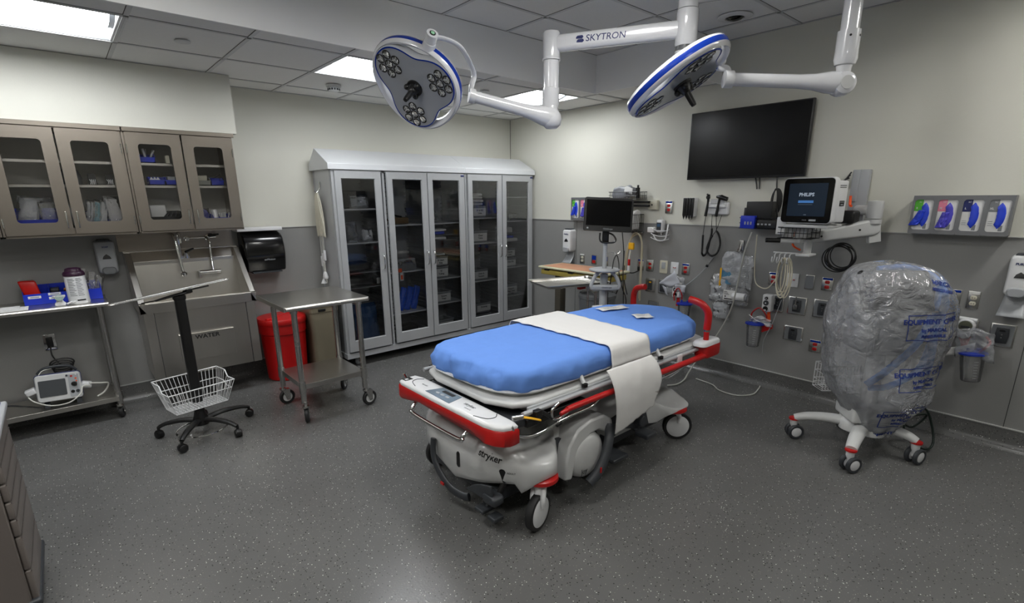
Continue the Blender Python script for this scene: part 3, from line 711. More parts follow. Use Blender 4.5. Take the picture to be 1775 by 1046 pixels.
# ---- tall cabinets
SHV = {}
def tall_cabinet(x0, x1, doors, label, shelves, ridge_x=None):
    yf, yb = 4.715, BY-.012; z0, z1 = .135, 1.905; th = .02
    t = thing('tall_cabinet', label, 'tall cabinet', ((x0+x1)/2, yb, 0))
    m = MB(); m.box((x0, yf, z0), (x0+th, yb, z1)); m.box((x1-th, yf, z0), (x1, yb, z1)); m.box((x0, yb-.012, z0), (x1, yb, z1)); m.box((x0-.01, yf-.02, z0-.04), (x1, yb, z0+.012)); m.box((x0, yf, z1-.02), (x1, yb, z1))
    for d in doors[1:]:
        if d[3]: m.box((d[0]-.03, yf, z0), (d[0]-.008, yb, z1))
    m.box((x0-.004, yf-.008, z0+.01), (x0+.022, yf, z1)); m.box((x1-.022, yf-.008, z0+.01), (x1, yf, z1))
    # ribs on the visible side
    for yy in (yf+.012, yf+.03, yb-.03, yb-.012): m.box((x0-.004, yy, z0+.01), (x0, yy+.008, z1))
    obj('body', m, ALU, t, bevel=.002)
    m = MB(); yr = 4.97; e = .018; ye = yf-.03
    pr = [(ye, z1), (ye, z1+.052), (yr, z1+.195), (yb, z1+.052), (yb, z1)]
    m.loft([[(x0-.035 if x0 < 2.5 else x0-.005, p[0], p[1]) for p in pr], [(x1+(.018 if x1 > 4 else .004), p[0], p[1]) for p in pr]]); obj('sloped_top', m, ROOFM, t, bevel=.002)
    # slotted racks on inner side walls: one part per rack side
    for (a, b, hs, brk) in doors:
        for xx, sg in ((b-.006, -1), (a+.006, 1)):
            if sg > 0 and a != doors[0][0] and not brk: continue
            m = MB(); k = z0+.06
            m.box((xx+sg*.0, yf+.055, z0+.03), (xx+sg*.003, yb-.03, z1-.05))
            while k < z1-.06:
                m.box((xx+sg*.003, yf+.05, k), (xx+sg*.026, yb-.03, k+.005)); m.box((xx+sg*.003, yf+.048, k-.006), (xx+sg*.026, yf+.053, k+.005)); k += .042
            obj('slotted_rack', m, ALUIN, t)
    for (xa, xb, zz) in shelves:
        m = MB(); m.box((xa, yf+.045, zz-.014), (xb, yb-.02, zz)); obj('shelf', m, ROOFM, t, bevel=.002)
    for (a, b, hs, brk) in doors:
        w = b-a; cx = (a+b)/2; za, zb_ = .165, 1.893; h = zb_-za; cz = (za+zb_)/2; M_ = wallB(cx, cz, yf-.008)
        fl, ft, fb = .068, .072, .11
        m = MB(); inn = [(-w/2+fl, -h/2+fb), (w/2-fl, -h/2+fb), (w/2-fl, h/2-ft), (-w/2+fl, h/2-ft)]; ou = [(-w/2+.003, -h/2), (w/2-.003, -h/2), (w/2-.003, h/2), (-w/2+.003, h/2)]
        R = [[M_ @ Vector((x, y, 0)) for x, y in inn], [M_ @ Vector((x, y, .010)) for x, y in inn], [M_ @ Vector((x+(.006 if x > 0 else -.006), y+(.006 if y > 0 else -.006), .024)) for x, y in inn], [M_ @ Vector((x, y, .024)) for x, y in ou], [M_ @ Vector((x, y, 0)) for x, y in ou], [M_ @ Vector((x, y, 0)) for x, y in inn]]
        m.loft(R, cap=(False, False)); d = obj('door', m, ALU, t, flat=True)
        m = MB(); m.loft([[M_ @ Vector((x*1.02, y*1.01, .006)) for x, y in inn], [M_ @ Vector((x*1.02, y*1.01, .009)) for x, y in inn]]); obj('pane', m, GLASS, d)
        m = MB(); hx = (b-.035) if hs == 'L' else (a+.035)
        m.tube(smooth([(hx, yf-.030, 1.105), (hx, yf-.058, 1.085), (hx, yf-.062, 1.03), (hx, yf-.058, .975), (hx, yf-.030, .955)], 5), .006, 10); obj('handle', m, CHROME, d)
    for (cx_, cy_) in ((x0+.13, yf+.06), (x1-.12, yf+.06), (x0+.13, yb-.07), (x1-.12, yb-.07)):
        caster(t, (cx_, cy_), .042, .024, .6, .10, STEEL, MGREY, LGREY)
    return t
tall_cabinet(1.945, 3.432, [(1.962, 2.425, 'L', False), (2.482, 2.942, 'L', True), (2.946, 3.41, 'R', False)],
  'wide aluminium supply cabinet with three glass doors and a sloped top',
  [(1.967, 2.45, 1.55), (1.967, 2.45, 1.227), (2.475, 2.93, 1.382), (2.475, 2.93, .90), (2.475, 2.93, .458), (2.97, 3.41, 1.382), (2.97, 3.41, .775), (2.97, 3.41, .495)])
m = MB(); t1 = bpy.data.objects['tall_cabinet']
m.box((3.37, 4.676, 1.865), (3.405, 4.684, 1.88)); obj('badge', m, NAVYM, t1)
tall_cabinet(3.442, 4.462, [(3.462, 3.952, 'L', False), (3.956, 4.44, 'R', False)],
  'narrower aluminium supply cabinet with two glass doors, next to the room corner',
  [(3.465, 3.93, 1.419), (3.465, 3.93, 1.132), (3.465, 3.93, .690), (3.97, 4.44, 1.653), (3.97, 4.44, 1.37), (3.97, 4.44, .808), (3.97, 4.44, .45)])
t2 = [o for o in bpy.data.objects if o.name.startswith('tall_cabinet') and o is not t1][0]
m = MB(); m.box((4.40, 4.676, 1.865), (4.435, 4.684, 1.88)); obj('badge', m, NAVYM, t2)

# ---- contents of the tall cabinets
def tote(x, y, z, w, h, lines, label, group=None, d=.22):
    """clear-grey plastic tote with a printed paper label on its front"""
    t = thing('storage_tote', label, 'storage bin', (x, y, z), group=group)
    m = MB(); k = .92
    lo = rrect(w*k, d*k, .012, 3, x, y); hi = rrect(w, d, .012, 3, x, y); li = rrect(w-.008, d-.008, .010, 3, x, y); lb = rrect(w*k-.008, d*k-.008, .01, 3, x, y)
    m.loft([[(a, b, z) for a, b in lo], [(a, b, z+h) for a, b in hi], [(a, b, z+h) for a, b in li], [(a, b, z+.004) for a, b in lb]]); obj('tub', m, mat('tote_grey', '#7f8285', .35) if 'tote_grey' not in MATS else MATS['tote_grey'], t)
    m = MB(); m.loft([[(a, b, z+h) for a, b in rrect(w+.012, d+.012, .014, 3, x, y)], [(a, b, z+h+.006) for a, b in rrect(w+.012, d+.012, .014, 3, x, y)], [(a, b, z+h+.006) for a, b in li], [(a, b, z+h) for a, b in li]], cap=(False, False)); obj('rim', m, LGREY, t)
    m = MB(); M_ = plane_m((x+.0, y-d/2-.004, z+h*.5), (1, 0, 0), (0, -.04, 1)); m.box((-w*.44, -h*.33, 0), (w*.44, h*.36, .001), m=M_); lb = obj('paper_label', m, PAPER, t)
    tm = MB()
    for i, s_ in enumerate(lines): text_mb(s_, .027, M_ @ Matrix.Translation((0, h*.15-.03*i, .0018)), .0006, bold=.0006, mb=tm)
    obj('lettering', tm, INK, lb)
    m = MB(); m.box((x-w*.4, y-d*.4, z+.006), (x+w*.4, y+d*.4, z+h*.7), bev=.01); m.jitter(.012, 18, x); obj('contents', m, DGREY, t)
    return t
Y = 4.875
tote(3.12, Y, .789+.125, .20, .10, ['IV Start', 'Kits'], 'grey tote labelled Start Kits, upper of two on a shelf of the wide cabinet')
tote(3.12, Y, .777, .20, .125, ['IV', 'Tubing'], 'grey tote labelled Tubing, lower of two on a shelf of the wide cabinet')
tote(3.14, Y, .497, .21, .12, ['Suture', 'Trays'], 'grey tote with a two-line label on the lowest shelf of the wide cabinet')
tote(3.15, Y, .162, .24, .13, ['Sterile Gloves,', 'Gowns, Towels'], 'grey tote on the floor of the wide cabinet')
tote(3.68, Y, 1.421, .20, .125, ['IV & IRR', 'Lines'], 'grey tote under folded cloths on the top shelf of the narrow cabinet')
tote(3.68, Y, 1.134, .22, .13, ['Chest', 'Tubes'], 'grey tote alone on the second shelf of the narrow cabinet')
tote(3.68, Y, .692, .22, .125, ['Drain &', 'Vacuum'], 'grey tote alone on the third shelf of the narrow cabinet')
tote(3.71, Y, .162+.135, .23, .11, ['Dressing'], 'grey tote labelled Dressing, upper of two on the cabinet floor')
tote(3.71, Y, .162, .23, .11, ['Wound Care'], 'grey tote labelled Wound Care, lower of two on the cabinet floor')
tote(4.13, Y, .810+.12, .19, .10, ['Trauma', 'Lines'], 'small grey tote, upper of two behind the rightmost glass door')
tote(4.14, Y, .810, .20, .10, ['Foley Kit'], 'small grey tote, lower of two behind the rightmost glass door')
tote(4.15, Y, .452, .22, .13, ['Pressure', 'Bags, Lines', '& Tubes'], 'grey tote with a three-line label on the bottom shelf of the rightmost door')
def folded(x, y, z, w, h, label, matl=LINEN, d=.2, seed=0, name='folded_pack', group=None):
    m = MB(); m.box((x-w/2, y-d/2, z), (x+w/2, y+d/2, z+h), bev=min(.012, h*.4)); bmesh.ops.subdivide_edges(m.bm, edges=list(m.bm.edges), cuts=2, use_grid_fill=True); m.jitter(.008, 14, seed); return tag(obj(name, m, matl), label, 'folded pack', group)
for k in range(4): folded(3.66+.01*(k % 2), 4.9, 1.557+.035*k, .20-.01*k, .03, ['lowest', 'second', 'third', 'topmost'][k]+' folded white cloth in the stack at the top of the narrow cabinet', LINEN, seed=k)
folded(3.12, 4.9, 1.022, .17, .02, 'flat blue-edged pack lying over the totes in the wide cabinet', OFFW, seed=7)
folded(3.12, 4.89, 1.20, .21, .03, 'white crinkled pack, lower of two between shelves of the wide cabinet', LINEN, seed=8)
for zz, w_ in ((1.19, 'lower'), (1.245, 'upper')): m = MB(); m.box((2.99, 4.80, zz), (3.38, 5.0, zz+.006)); tag(obj('slide_shelf', m, ALUIN), w_+' slide-in shelf holding white packs in the wide cabinet', 'shelf')
folded(3.11, 4.89, 1.255, .20, .035, 'blue wrapped pack under a white cloth in the wide cabinet', GLOVE, seed=9)
folded(3.12, 4.87, 1.295, .19, .02, 'white cloth on top of the blue wrapped pack', LINEN, seed=10)
pouch('flat clear peel pack leaning against the side of the wide cabinet', 3.09, 4.86, 1.386, .15, .22, BAGC, seed=11, fill=LINEN, th=.03, tilt=-.35)
pouch('blue edged peel pack leaning beside the clear one', 3.16, 4.90, 1.386, .12, .19, BAGC, seed=12, fill=TEAL, th=.025, tilt=-.4)
for k in range(3):
    x = 2.635+.082*k
    pouch(['left', 'middle', 'right'][k]+' bright blue wrapped tube pack leaning on the fourth shelf of the wide cabinet', x, 4.86, .462, .075, .26, mat('blue_wrap', '#1b52c8', .35) if 'blue_wrap' not in MATS else MATS['blue_wrap'], name='blue_pack', seed=20+k, th=.05, tilt=.35, cat='pack')
t = thing('instrument_case', 'small dark metal instrument case with a handle on a cabinet shelf', 'case', (2.70, 4.86, .902))
m = MB(); m.box((2.60, 4.78, .902), (2.82, 4.95, .985), bev=.008); obj('lower_case', m, MGREY, t)
m = MB(); m.box((2.605, 4.785, .99), (2.815, 4.945, 1.03), bev=.008); obj('lid', m, LGREY, t)
m = MB(); m.tube(smooth([(2.665, 4.775, .985), (2.67, 4.76, 1.005), (2.71, 4.757, 1.012), (2.75, 4.76, 1.005), (2.755, 4.775, .985)], 5), .005, 8); obj('handle', m, STEEL, t)
for xx in (2.63, 2.79):
    m = MB(); m.box((xx-.015, 4.772, .965), (xx+.015, 4.78, 1.005), bev=.002); obj('latch', m, STEEL, t)
t = thing('hanging_tag', 'orange and white tag hanging from the shelf under the instrument case', 'tag', (2.60, 4.75, .90))
m = MB(); m.box((2.585, 4.75, .895), (2.625, 4.752, .935)); obj('orange_label', m, ORANGE, t)
m = MB(); m.box((2.60, 4.75, .805), (2.64, 4.752, .89)); obj('white_label', m, PAPER, t)
m = MB(); m.box((2.608, 4.7485, .82), (2.632, 4.75, .865)); obj('print', m, ORANGE, t)
pouch('crumpled clear bag on the top shelf of the leftmost tall door', 2.26, 4.86, 1.552, .20, .13, BAGC, seed=31, fill=LGREY, th=.12)
m = MB(); m.box((2.10, 4.90, 1.552), (2.36, 5.05, 1.72), bev=.01); tag(obj('dark_case', m, DARKIN), 'black case behind the crumpled bag on the top shelf', 'case')
pouch('dark bagged device on the second shelf of the leftmost tall door', 2.15, 4.86, 1.229, .15, .20, BAGC, seed=32, fill=BLACK, th=.12)
pouch('white crinkled foil bag on the second shelf of the leftmost tall door', 2.32, 4.84, 1.229, .13, .13, BAGP, seed=33, fill=LINEN, th=.08)
m = MB(); m.cyl((2.10, 4.79, 1.245), (2.17, 4.77, 1.237), .010, seg=12); tag(obj('penlight', m, LGREY), 'small grey penlight lying before the bagged device', 'penlight')
for z, w, lb in ((.95, .26, 'dark folded pack, upper of the stack behind the leftmost tall door'), (.80, .28, 'dark folded pack, lower of the stack behind the leftmost tall door')):
    folded(2.19, 4.93, z, w, .07, lb, DARKIN, seed=z*9)
for zz, w_ in ((.775, 'lower'), (.925, 'upper')): m = MB(); m.box((1.985, 4.78, zz), (2.42, 5.1, zz+.008)); tag(obj('slide_shelf', m, ALUIN), w_+' slide-in shelf behind the leftmost tall door', 'shelf')
m = MB(); m.box((2.36, 4.80, .80), (2.395, 4.803, .86)); tag(obj('small_card', m, PAPER), 'small white card on the rack behind the leftmost tall door', 'card')
pouch('large dark blue drape pack on the floor of the leftmost tall door', 2.27, 4.90, .165, .26, .42, mat('dark_blue_wrap', '#123a66', .6), name='drape_pack', seed=40, th=.16, cat='pack')
m = MB(); m.box((2.62, 4.85, 1.386), (2.80, 5.0, 1.45), bev=.01); tag(obj('wooden_tray', m, mat('brown_tray', '#6b5230', .6)), 'low brown tray on the upper shelf behind the second tall door', 'tray')
m = MB(); m.tube(smooth([(2.60, 4.9, 1.50), (2.66, 4.88, 1.47), (2.74, 4.9, 1.455)], 4), .01, 8); tag(obj('dark_scope', m, BLACK), 'dark curved scope resting on the brown tray', 'instrument')
m = MB(); m.box((2.61, 4.86, .165), (2.85, 5.03, .28), bev=.01); o = obj('dark_case', m, BLACK); tag(o, 'black case on the floor behind the second tall door', 'case')
for k in range(3):
    m = MB(); M_ = Matrix.Translation((4.08+.035*k, 4.87, 1.372)) @ Matrix.Rotation(-.25, 4, 'Y'); m.box((-.004, -.08, 0), (.004, .08, .17), m=M_, bev=.002)
    tag(obj('peel_pack', m, [LINEN, PAPER, LGREY][k]), ['left', 'middle', 'right'][k]+' white peel pack leaning on the second shelf of the rightmost door', 'pack')
pouch('clear crumpled bag beside the leaning peel packs', 4.26, 4.86, 1.372, .14, .08, BAGC, seed=51, th=.08)
for zz, w_ in ((1.215, 'upper'), (1.115, 'lower')): m = MB(); m.box((3.99, 4.78, zz), (4.41, 5.1, zz+.006)); tag(obj('slide_shelf', m, ALUIN), w_+' slide-in shelf behind the rightmost glass door', 'shelf')
folded(4.12, 4.9, 1.223, .19, .07, 'open white carton on a slide shelf behind the rightmost door', OFFW, seed=60)
folded(4.13, 4.88, 1.163, .18, .03, 'blue wrapped towel under the white carton', GLOVE, seed=61)
folded(4.15, 4.87, 1.123, .24, .035, 'white crinkled pad under the blue towel', LINEN, seed=62)
folded(4.0, 4.9, 1.655, .03, .12, 'narrow white box at the edge of the top right shelf', OFFW, seed=63)
# cable bundle hung on the side of the wide cabinet
t = thing('monitor_lead_bundle', 'bundle of cream monitor leads hanging on the side of the wide cabinet', 'cable bundle', (1.90, 4.95, 1.73))
m = MB(); m.tube(smooth([(1.94, 4.99, 1.80), (1.935, 4.99, 1.74), (1.90, 4.99, 1.70), (1.885, 4.99, 1.72)], 5), .006, 8); obj('wall_hook', m, STEEL, t)
m = MB()
for k in range(7):
    dy = -.075+.025*k
    m.tube(smooth([(1.90, 4.985+dy*.3, 1.70), (1.905+.004*(k % 2), 4.98+dy*.8, 1.60), (1.91, 4.975+dy, 1.45), (1.905, 4.97+dy*1.1, 1.32+.02*(k % 3)), (1.91, 4.975+dy*1.2+.01, 1.30), (1.90, 4.98+dy, 1.45), (1.895, 4.985+dy*.4, 1.68)], 6), .0065, 8)
obj('cable', m, mat('cream_cable', '#c9c5b4', .5), t)
for k, dy in enumerate((-.03, .0, .04)):
    m = MB(); zb_ = (.93, .90, .84)[2-k]
    m.tube(smooth([(1.905, 4.975+dy, 1.32), (1.91, 4.99+dy, 1.15), (1.905, 4.98+dy*.5, 1.0), (1.908, 4.975+dy*.6, zb_)], 6), .004, 6)
    l = obj('lead_wire', m, CORDW, t)
    m = MB(); m.box((1.895, 4.965+dy, 1.06-.03*k), (1.915, 4.995+dy, 1.16-.03*k), bev=.004); obj('connector', m, WHITE, l)
m = MB(); m.lathe([(0, -.06), (.018, -.05), (.024, -.03), (.014, .0), (.006, .02), (0, .02)], Matrix.Translation((1.905, 4.965, .93)), 14); m.lathe([(0, -.06), (.018, -.05), (.024, -.03), (.014, .0), (.006, .02), (0, .02)], Matrix.Translation((1.905, 4.99, .93)), 14); obj('probe_bulb', m, WHITE, t)
m = MB(); m.lathe([(.03, -.05), (.028, -.045), (.008, 0), (.006, .02), (0, .02)], Matrix.Translation((1.90, 5.02, .88)), 14); obj('probe_cone', m, WHITE, t)
# ============================================================ STRETCHER
YC = 2.085
st = thing('stretcher', 'wheeled hospital stretcher with red and white foot bumper and red side rail', 'stretcher', (2.3, YC, 0))
# base shroud, lofted from a plan outline with a lobe over every caster
half = [(1.385, .0), (1.39, .12), (1.40, .24), (1.44, .34), (1.50, .43), (1.57, .475), (1.64, .490), (1.70, .478), (1.745, .44), (1.79, .385), (1.86, .350), (2.0, .34), (2.3, .335), (2.6, .335), (2.72, .36), (2.79, .41), (2.86, .45), (2.94, .465), (3.02, .45), (3.07, .40), (3.10, .28), (3.11, .12), (3.11, .0)]
hp = smooth([(a, b, 0) for a, b in half], 3)
plan = [(p.x, p.y) for p in hp]+[(p.x, -p.y) for p in hp[-2:0:-1]]
def lobe(x, h):
    return max(0, 1-((x-1.64)/.16)**2) * (1 if h > .36 else 0) if x < 2.3 else max(0, 1-((x-2.94)/.18)**2)*(1 if h > .34 else 0)
def topz(x): return .525 if x < 1.9 else (.525-(x-1.9)*.12 if x < 3 else .393)
R = []
for s_, kz in ((.97, 0.0), (1.0, .10), (1.0, .45), (.975, .62), (.92, .74), (.80, .84), (.62, .92), (.40, .975), (.15, 1.0)):
    ring = []
    for (x, h) in plan:
        ah = abs(h); lb = lobe(x, ah)
        zb = .195+.075*lb
        if x < 1.5: zb = .17+.09*min(1, ah/.36)
        zt = topz(x)-.02-(.10*lb if kz < 1 else 0)
        xx = x+(2.0-x)*(1-s_)*(.85 if x < 2.0 else .35)
        hh = h*s_
        if ah > .36 and kz > .45: hh = h*(s_ if s_ > .9 else s_*.97)
        ring.append((xx, YC+hh, zb+(zt-zb)*kz))
    R.append(ring)
m = MB(); m.loft(R); tb_ = m.bm.copy(); bmesh.ops.triangulate(tb_, faces=tb_.faces); SB = BVHTree.FromBMesh(tb_); tb_.free()
shr = obj('base_shroud', m, SHELL, st, ang=50)
def press(mb, d, off=.0015):
    d = Vector(d).normalized()
    for v_ in mb.bm.verts:
        h_ = SB.ray_cast(v_.co-d*.4, d)
        if h_[0] is not None: v_.co = h_[0]-d*off
    return mb
# raised spine between the lift columns
m = MB(); m.loft([[(x, YC+y, z) for x, y in rrect(1.0*k, .40*k, .10*k, 5, 1.98, 0)] for z, k in ((.44, 1.0), (.50, .97), (.535, .85), (.55, .6))]); obj('shroud_spine', m, SHELL, st, ang=60)
# dark sole plates and chassis
m = MB(); m.box((1.45, YC-.30, .12), (3.06, YC+.30, .20), bev=.02); obj('chassis', m, DGREY, st)
for sg in (-1, 1):
    m = MB(); m.prism([(1.76, .20), (1.90, .165), (1.92, .36), (1.80, .40)], 0, .03, m=Matrix(((1, 0, 0, 0), (0, 0, 1, YC+sg*.352-.015), (0, 1, 0, 0), (0, 0, 0, 1)))); obj('side_skirt', m, DGREY, st)
m = MB(); m.prism([(-.13, -.06), (.10, -.045), (.085, .045), (.0, .02), (-.06, -.01)], 0, .012, m=plane_m((1.388, 1.83, .225), (0, -1, 0), (0, 0, 1))); obj('toe_kick', m, DGREY, st, bevel=.003)
# lettering on the shroud
obj('lettering', press(text_mb('stryker', .048, plane_m((1.30, 1.785, .405), (.12, -.99, -.08), (0, 0, 1)), .0, bold=.001), (1, .18, -.1)), INK, shr)
obj('lettering', press(text_mb('ADULT', .014, plane_m((1.40, 1.66, .335), (.5, -.86, 0), (0, 0, 1)), .0), (1, .5, -.1)), INK, shr)
# fifth wheel cover on the near side
m = MB(); M_ = Matrix(((1, 0, 0, 0), (0, 0, -1, 0), (0, 1, 0, 0), (0, 0, 0, 1)))
def xz(y): return Matrix(((1, 0, 0, 0), (0, 0, 1, y), (0, 1, 0, 0), (0, 0, 0, 1)))
arch = [(1.80, .175), (1.86, .16), (1.885, .25), (1.93, .34), (2.0, .385), (2.07, .39), (2.13, .36), (2.17, .30), (2.21, .34), (2.19, .42), (2.12, .465), (2.0, .47), (1.90, .44), (1.83, .36)]
m.prism(arch, 1.64, 1.80, m=xz(0)); obj('wheel_arch', m, SHELL, st, bevel=.012)
m = MB(); mc = frame((1.99, 1.70, .262), (0, -1, 0)); m.lathe([(0, .085), (.05, .083), (.10, .072), (.128, .05), (.138, .02), (.138, -.02)], mc, 40); obj('wheel_cover', m, OFFW, st, ang=60)
m = MB(); m.lathe([(.139, .012), (.150, .01), (.150, -.03), (.139, -.03)], mc, 36); obj('tyre', m, RUBBER, st)
m = MB(); m.tube(smooth([(2.16, 1.635, .395), (2.115, 1.60, .345), (2.07, 1.585, .26), (2.01, 1.585, .175), (1.955, 1.60, .125)], 6), [.026, .026, .024, .025, .028], 12, flat=.7); pd = obj('side_pedal', m, DGREY, st)
m = MB(); m.box((1.998, 1.556, .185), (2.006, 1.562, .215), m=None); obj('red_mark', m, RED, pd)
tx = MB(); text_mb('Joy', .04, plane_m((1.925, 1.612, .20), (1, 0, 0), (0, 0, 1)), .001, bold=.0005, mb=tx); obj('lettering', tx, DGREY, st)
# foot-end pedals
m = MB(); m.tube(smooth([(1.375, 2.25, .345), (1.36, 2.235, .26), (1.355, 2.18, .185), (1.365, 2.09, .115), (1.385, 2.0, .095), (1.40, 1.96, .10)], 6), [.022, .028, .030, .032, .036, .026], 12, flat=.55); lv = obj('foot_pedal', m, DGREY, st)
m = MB(); m.box((1.333, 2.105, .128), (1.34, 2.135, .142)); obj('red_mark', m, RED, lv)
m = MB(); m.loft([[(1.40+x, 1.755+y, z) for x, y in rrect(.075*k, .10*k, .02*k, 4)] for z, k in ((.170, .85), (.178, 1.0), (.205, 1.0), (.214, .88))]); bp = obj('foot_pedal', m, DGREY, st, ang=60)
m = MB(); m.tube([(1.43, 1.755, .185), (1.50, 1.75, .30)], .016, 10); m.tube([(1.43, 1.79, .18), (1.44, 1.80, .11)], .014, 10); obj('pedal_arm', m, BLACK, bp)
m = MB(); m.box((1.365, 1.80, .085), (1.46, 1.87, .105), bev=.006); m.box((1.385, 1.73, .06), (1.45, 1.79, .085), bev=.006); m.tube([(1.42, 1.83, .1), (1.48, 1.83, .19)], .012, 8); obj('foot_pedal', m, DGREY, st)
for (y, z, h) in ((1.735, .285, .12), (2.03, .30, .09)):
    m = MB(); pl_ = plane_m((1.2, y, z), (0, -1, 0), (0, 0, 1)); m.loft([[pl_ @ Vector((a*k, b*k, 0)) for a, b in rrect(.030, h, .0149, 6)] for k in (1, .75, .4, .05)], cap=(False, True)); obj('pedal_slot', press(m, (1, 0, 0)), BLACK, shr)
# head-side step pedals
m = MB(); m.box((2.20, 1.62, .13), (2.34, 1.76, .155), bev=.008); m.tube([(2.27, 1.75, .145), (2.30, 1.80, .24)], .016, 8); obj('foot_pedal', m, DGREY, st)
m = MB(); m.box((2.50, 1.60, .19), (2.60, 1.70, .225), bev=.01); m.tube([(2.54, 1.69, .21), (2.52, 1.78, .25)], .018, 8); obj('foot_pedal', m, DGREY, st)
m = MB(); m.prism([(2.20, .20), (2.24, .33), (2.46, .36), (2.62, .32), (2.66, .22), (2.50, .24), (2.36, .28)], 1.70, 1.76, m=xz(0)); m.cyl((2.53, 1.655, .29), (2.53, 1.72, .29), .035, seg=18); obj('pedal_housing', m, DGREY, st, bevel=.004)
# casters
def big_wheel(x, y, yaw, capx, capy, zc):
    ax = Vector((math.cos(yaw), math.sin(yaw), 0)); c = Vector((x, y, .10)); fm = frame(c, ax)
    m = MB(); m.lathe([(.082, -.020), (.096, -.019), (.10, -.012), (.10, .012), (.096, .019), (.082, .020)], fm, 40); w = obj('caster_wheel', m, RUBBER, st)
    m = MB(); m.lathe([(0, -.027), (.04, -.026), (.072, -.0225), (.086, -.017), (.086, .017), (.072, .0225), (.04, .026), (0, .027)], fm, 36); obj('wheel_disc', m, WHITE, w)
    m = MB(); m.lathe([(.0, zc+.014), (.078, zc+.012), (.092, zc+.004), (.094, zc-.012), (.08, zc-.024), (0, zc-.026)], Matrix.Translation((capx, capy, 0)), 28); cp = obj('caster_collar', m, RED, st)
    m = MB(); m.tube([Vector((capx, capy, zc)), Vector((x, y, .19))], [.035, .018], 12)
    for sg in (-1, 1): m.tube(smooth([Vector((capx, capy, zc-.012))+ax*sg*.022, c+ax*sg*.030+Vector((0, 0, .085)), c+ax*sg*.031+Vector((0, 0, .03))], 4), [.018, .012], 10)
    obj('caster_fork', m, WHITE, cp)
big_wheel(1.585, 1.625, math.radians(285), 1.645, 1.668, .262)
big_wheel(3.01, 1.70, math.radians(228), 2.935, 1.70, .262)
big_wheel(1.58, 2.50, math.radians(260), 1.64, 2.50, .262)
big_wheel(3.0, 2.48, math.radians(280), 2.94, 2.50, .262)
# lift columns with bellows
for x in (1.85, 2.75):
    m = MB(); pr = []
    for k in range(9): pr += [(.105, .46+.022*k), (.118, .471+.022*k)]
    m.lathe(pr, Matrix.Translation((x, YC, 0)), 24); obj('lift_column', m, DGREY, st)
# litter frame
m = MB()
ol = [(1.44, 1.86), (1.50, 1.72), (1.60, 1.665), (3.16, 1.665), (3.32, 1.74), (3.38, 1.9), (3.38, 2.28), (3.30, 2.42), (3.16, 2.50), (1.60, 2.50), (1.48, 2.44), (1.44, 2.3)]
def olc(x, y, d): 
    q = Vector((2.4-x, YC-y, 0)); q = Vector((max(-d, min(d, q.x*9)), max(-d, min(d, q.y*9)), 0)); return (x+q.x, y+q.y)
m.loft([[(*olc(x, y, d), z) for x, y in ol] for d, z in ((.03, .645), (.005, .652), (0, .668), (.006, .682), (.03, .687))]); obj('litter_deck', m, OFFW, st, bevel=.006)
m = MB(); m.loft([[(*olc(x, y, d), z) for x, y in ol] for d, z in ((.06, .687), (.055, .702), (.07, .708))]); obj('mattress_tray', m, SHELL, st)
m = MB(); m.box((1.6, 1.70, .60), (3.2, 1.76, .645)); m.box((1.6, 2.41, .60), (3.2, 2.47, .645)); m.box((1.6, 1.76, .60), (1.68, 2.41, .64)); m.box((3.1, 1.76, .60), (3.18, 2.41, .64)); obj('litter_frame', m, MGREY, st, bevel=.003)
for (x, y) in ((1.80, 1.74), (2.30, 1.745), (2.72, 1.745), (3.02, 1.745)):
    m = MB(); m.box((x-.05, y-.033, .7085), (x+.05, y+.028, .7092)); obj('sticker', m, MGREY, st)
    m = MB(); m.prism([(-.02, -.008), (.012, -.01), (.02, .004), (-.004, .012)], 0, .0006, m=Matrix.Translation((x, y-.003, .7093))); obj('warning_mark', m, YEL, st)
for x in (1.95, 2.66):
    m = MB(); m.tube([(x+.01, 1.70, .74), (x, 1.655, .69)], [.013, .012], 10); m.cyl((x, 1.65, .675), (x, 1.65, .692), .017, seg=14, mi=1); obj('side_post', m, [OFFW, BLACK], st)
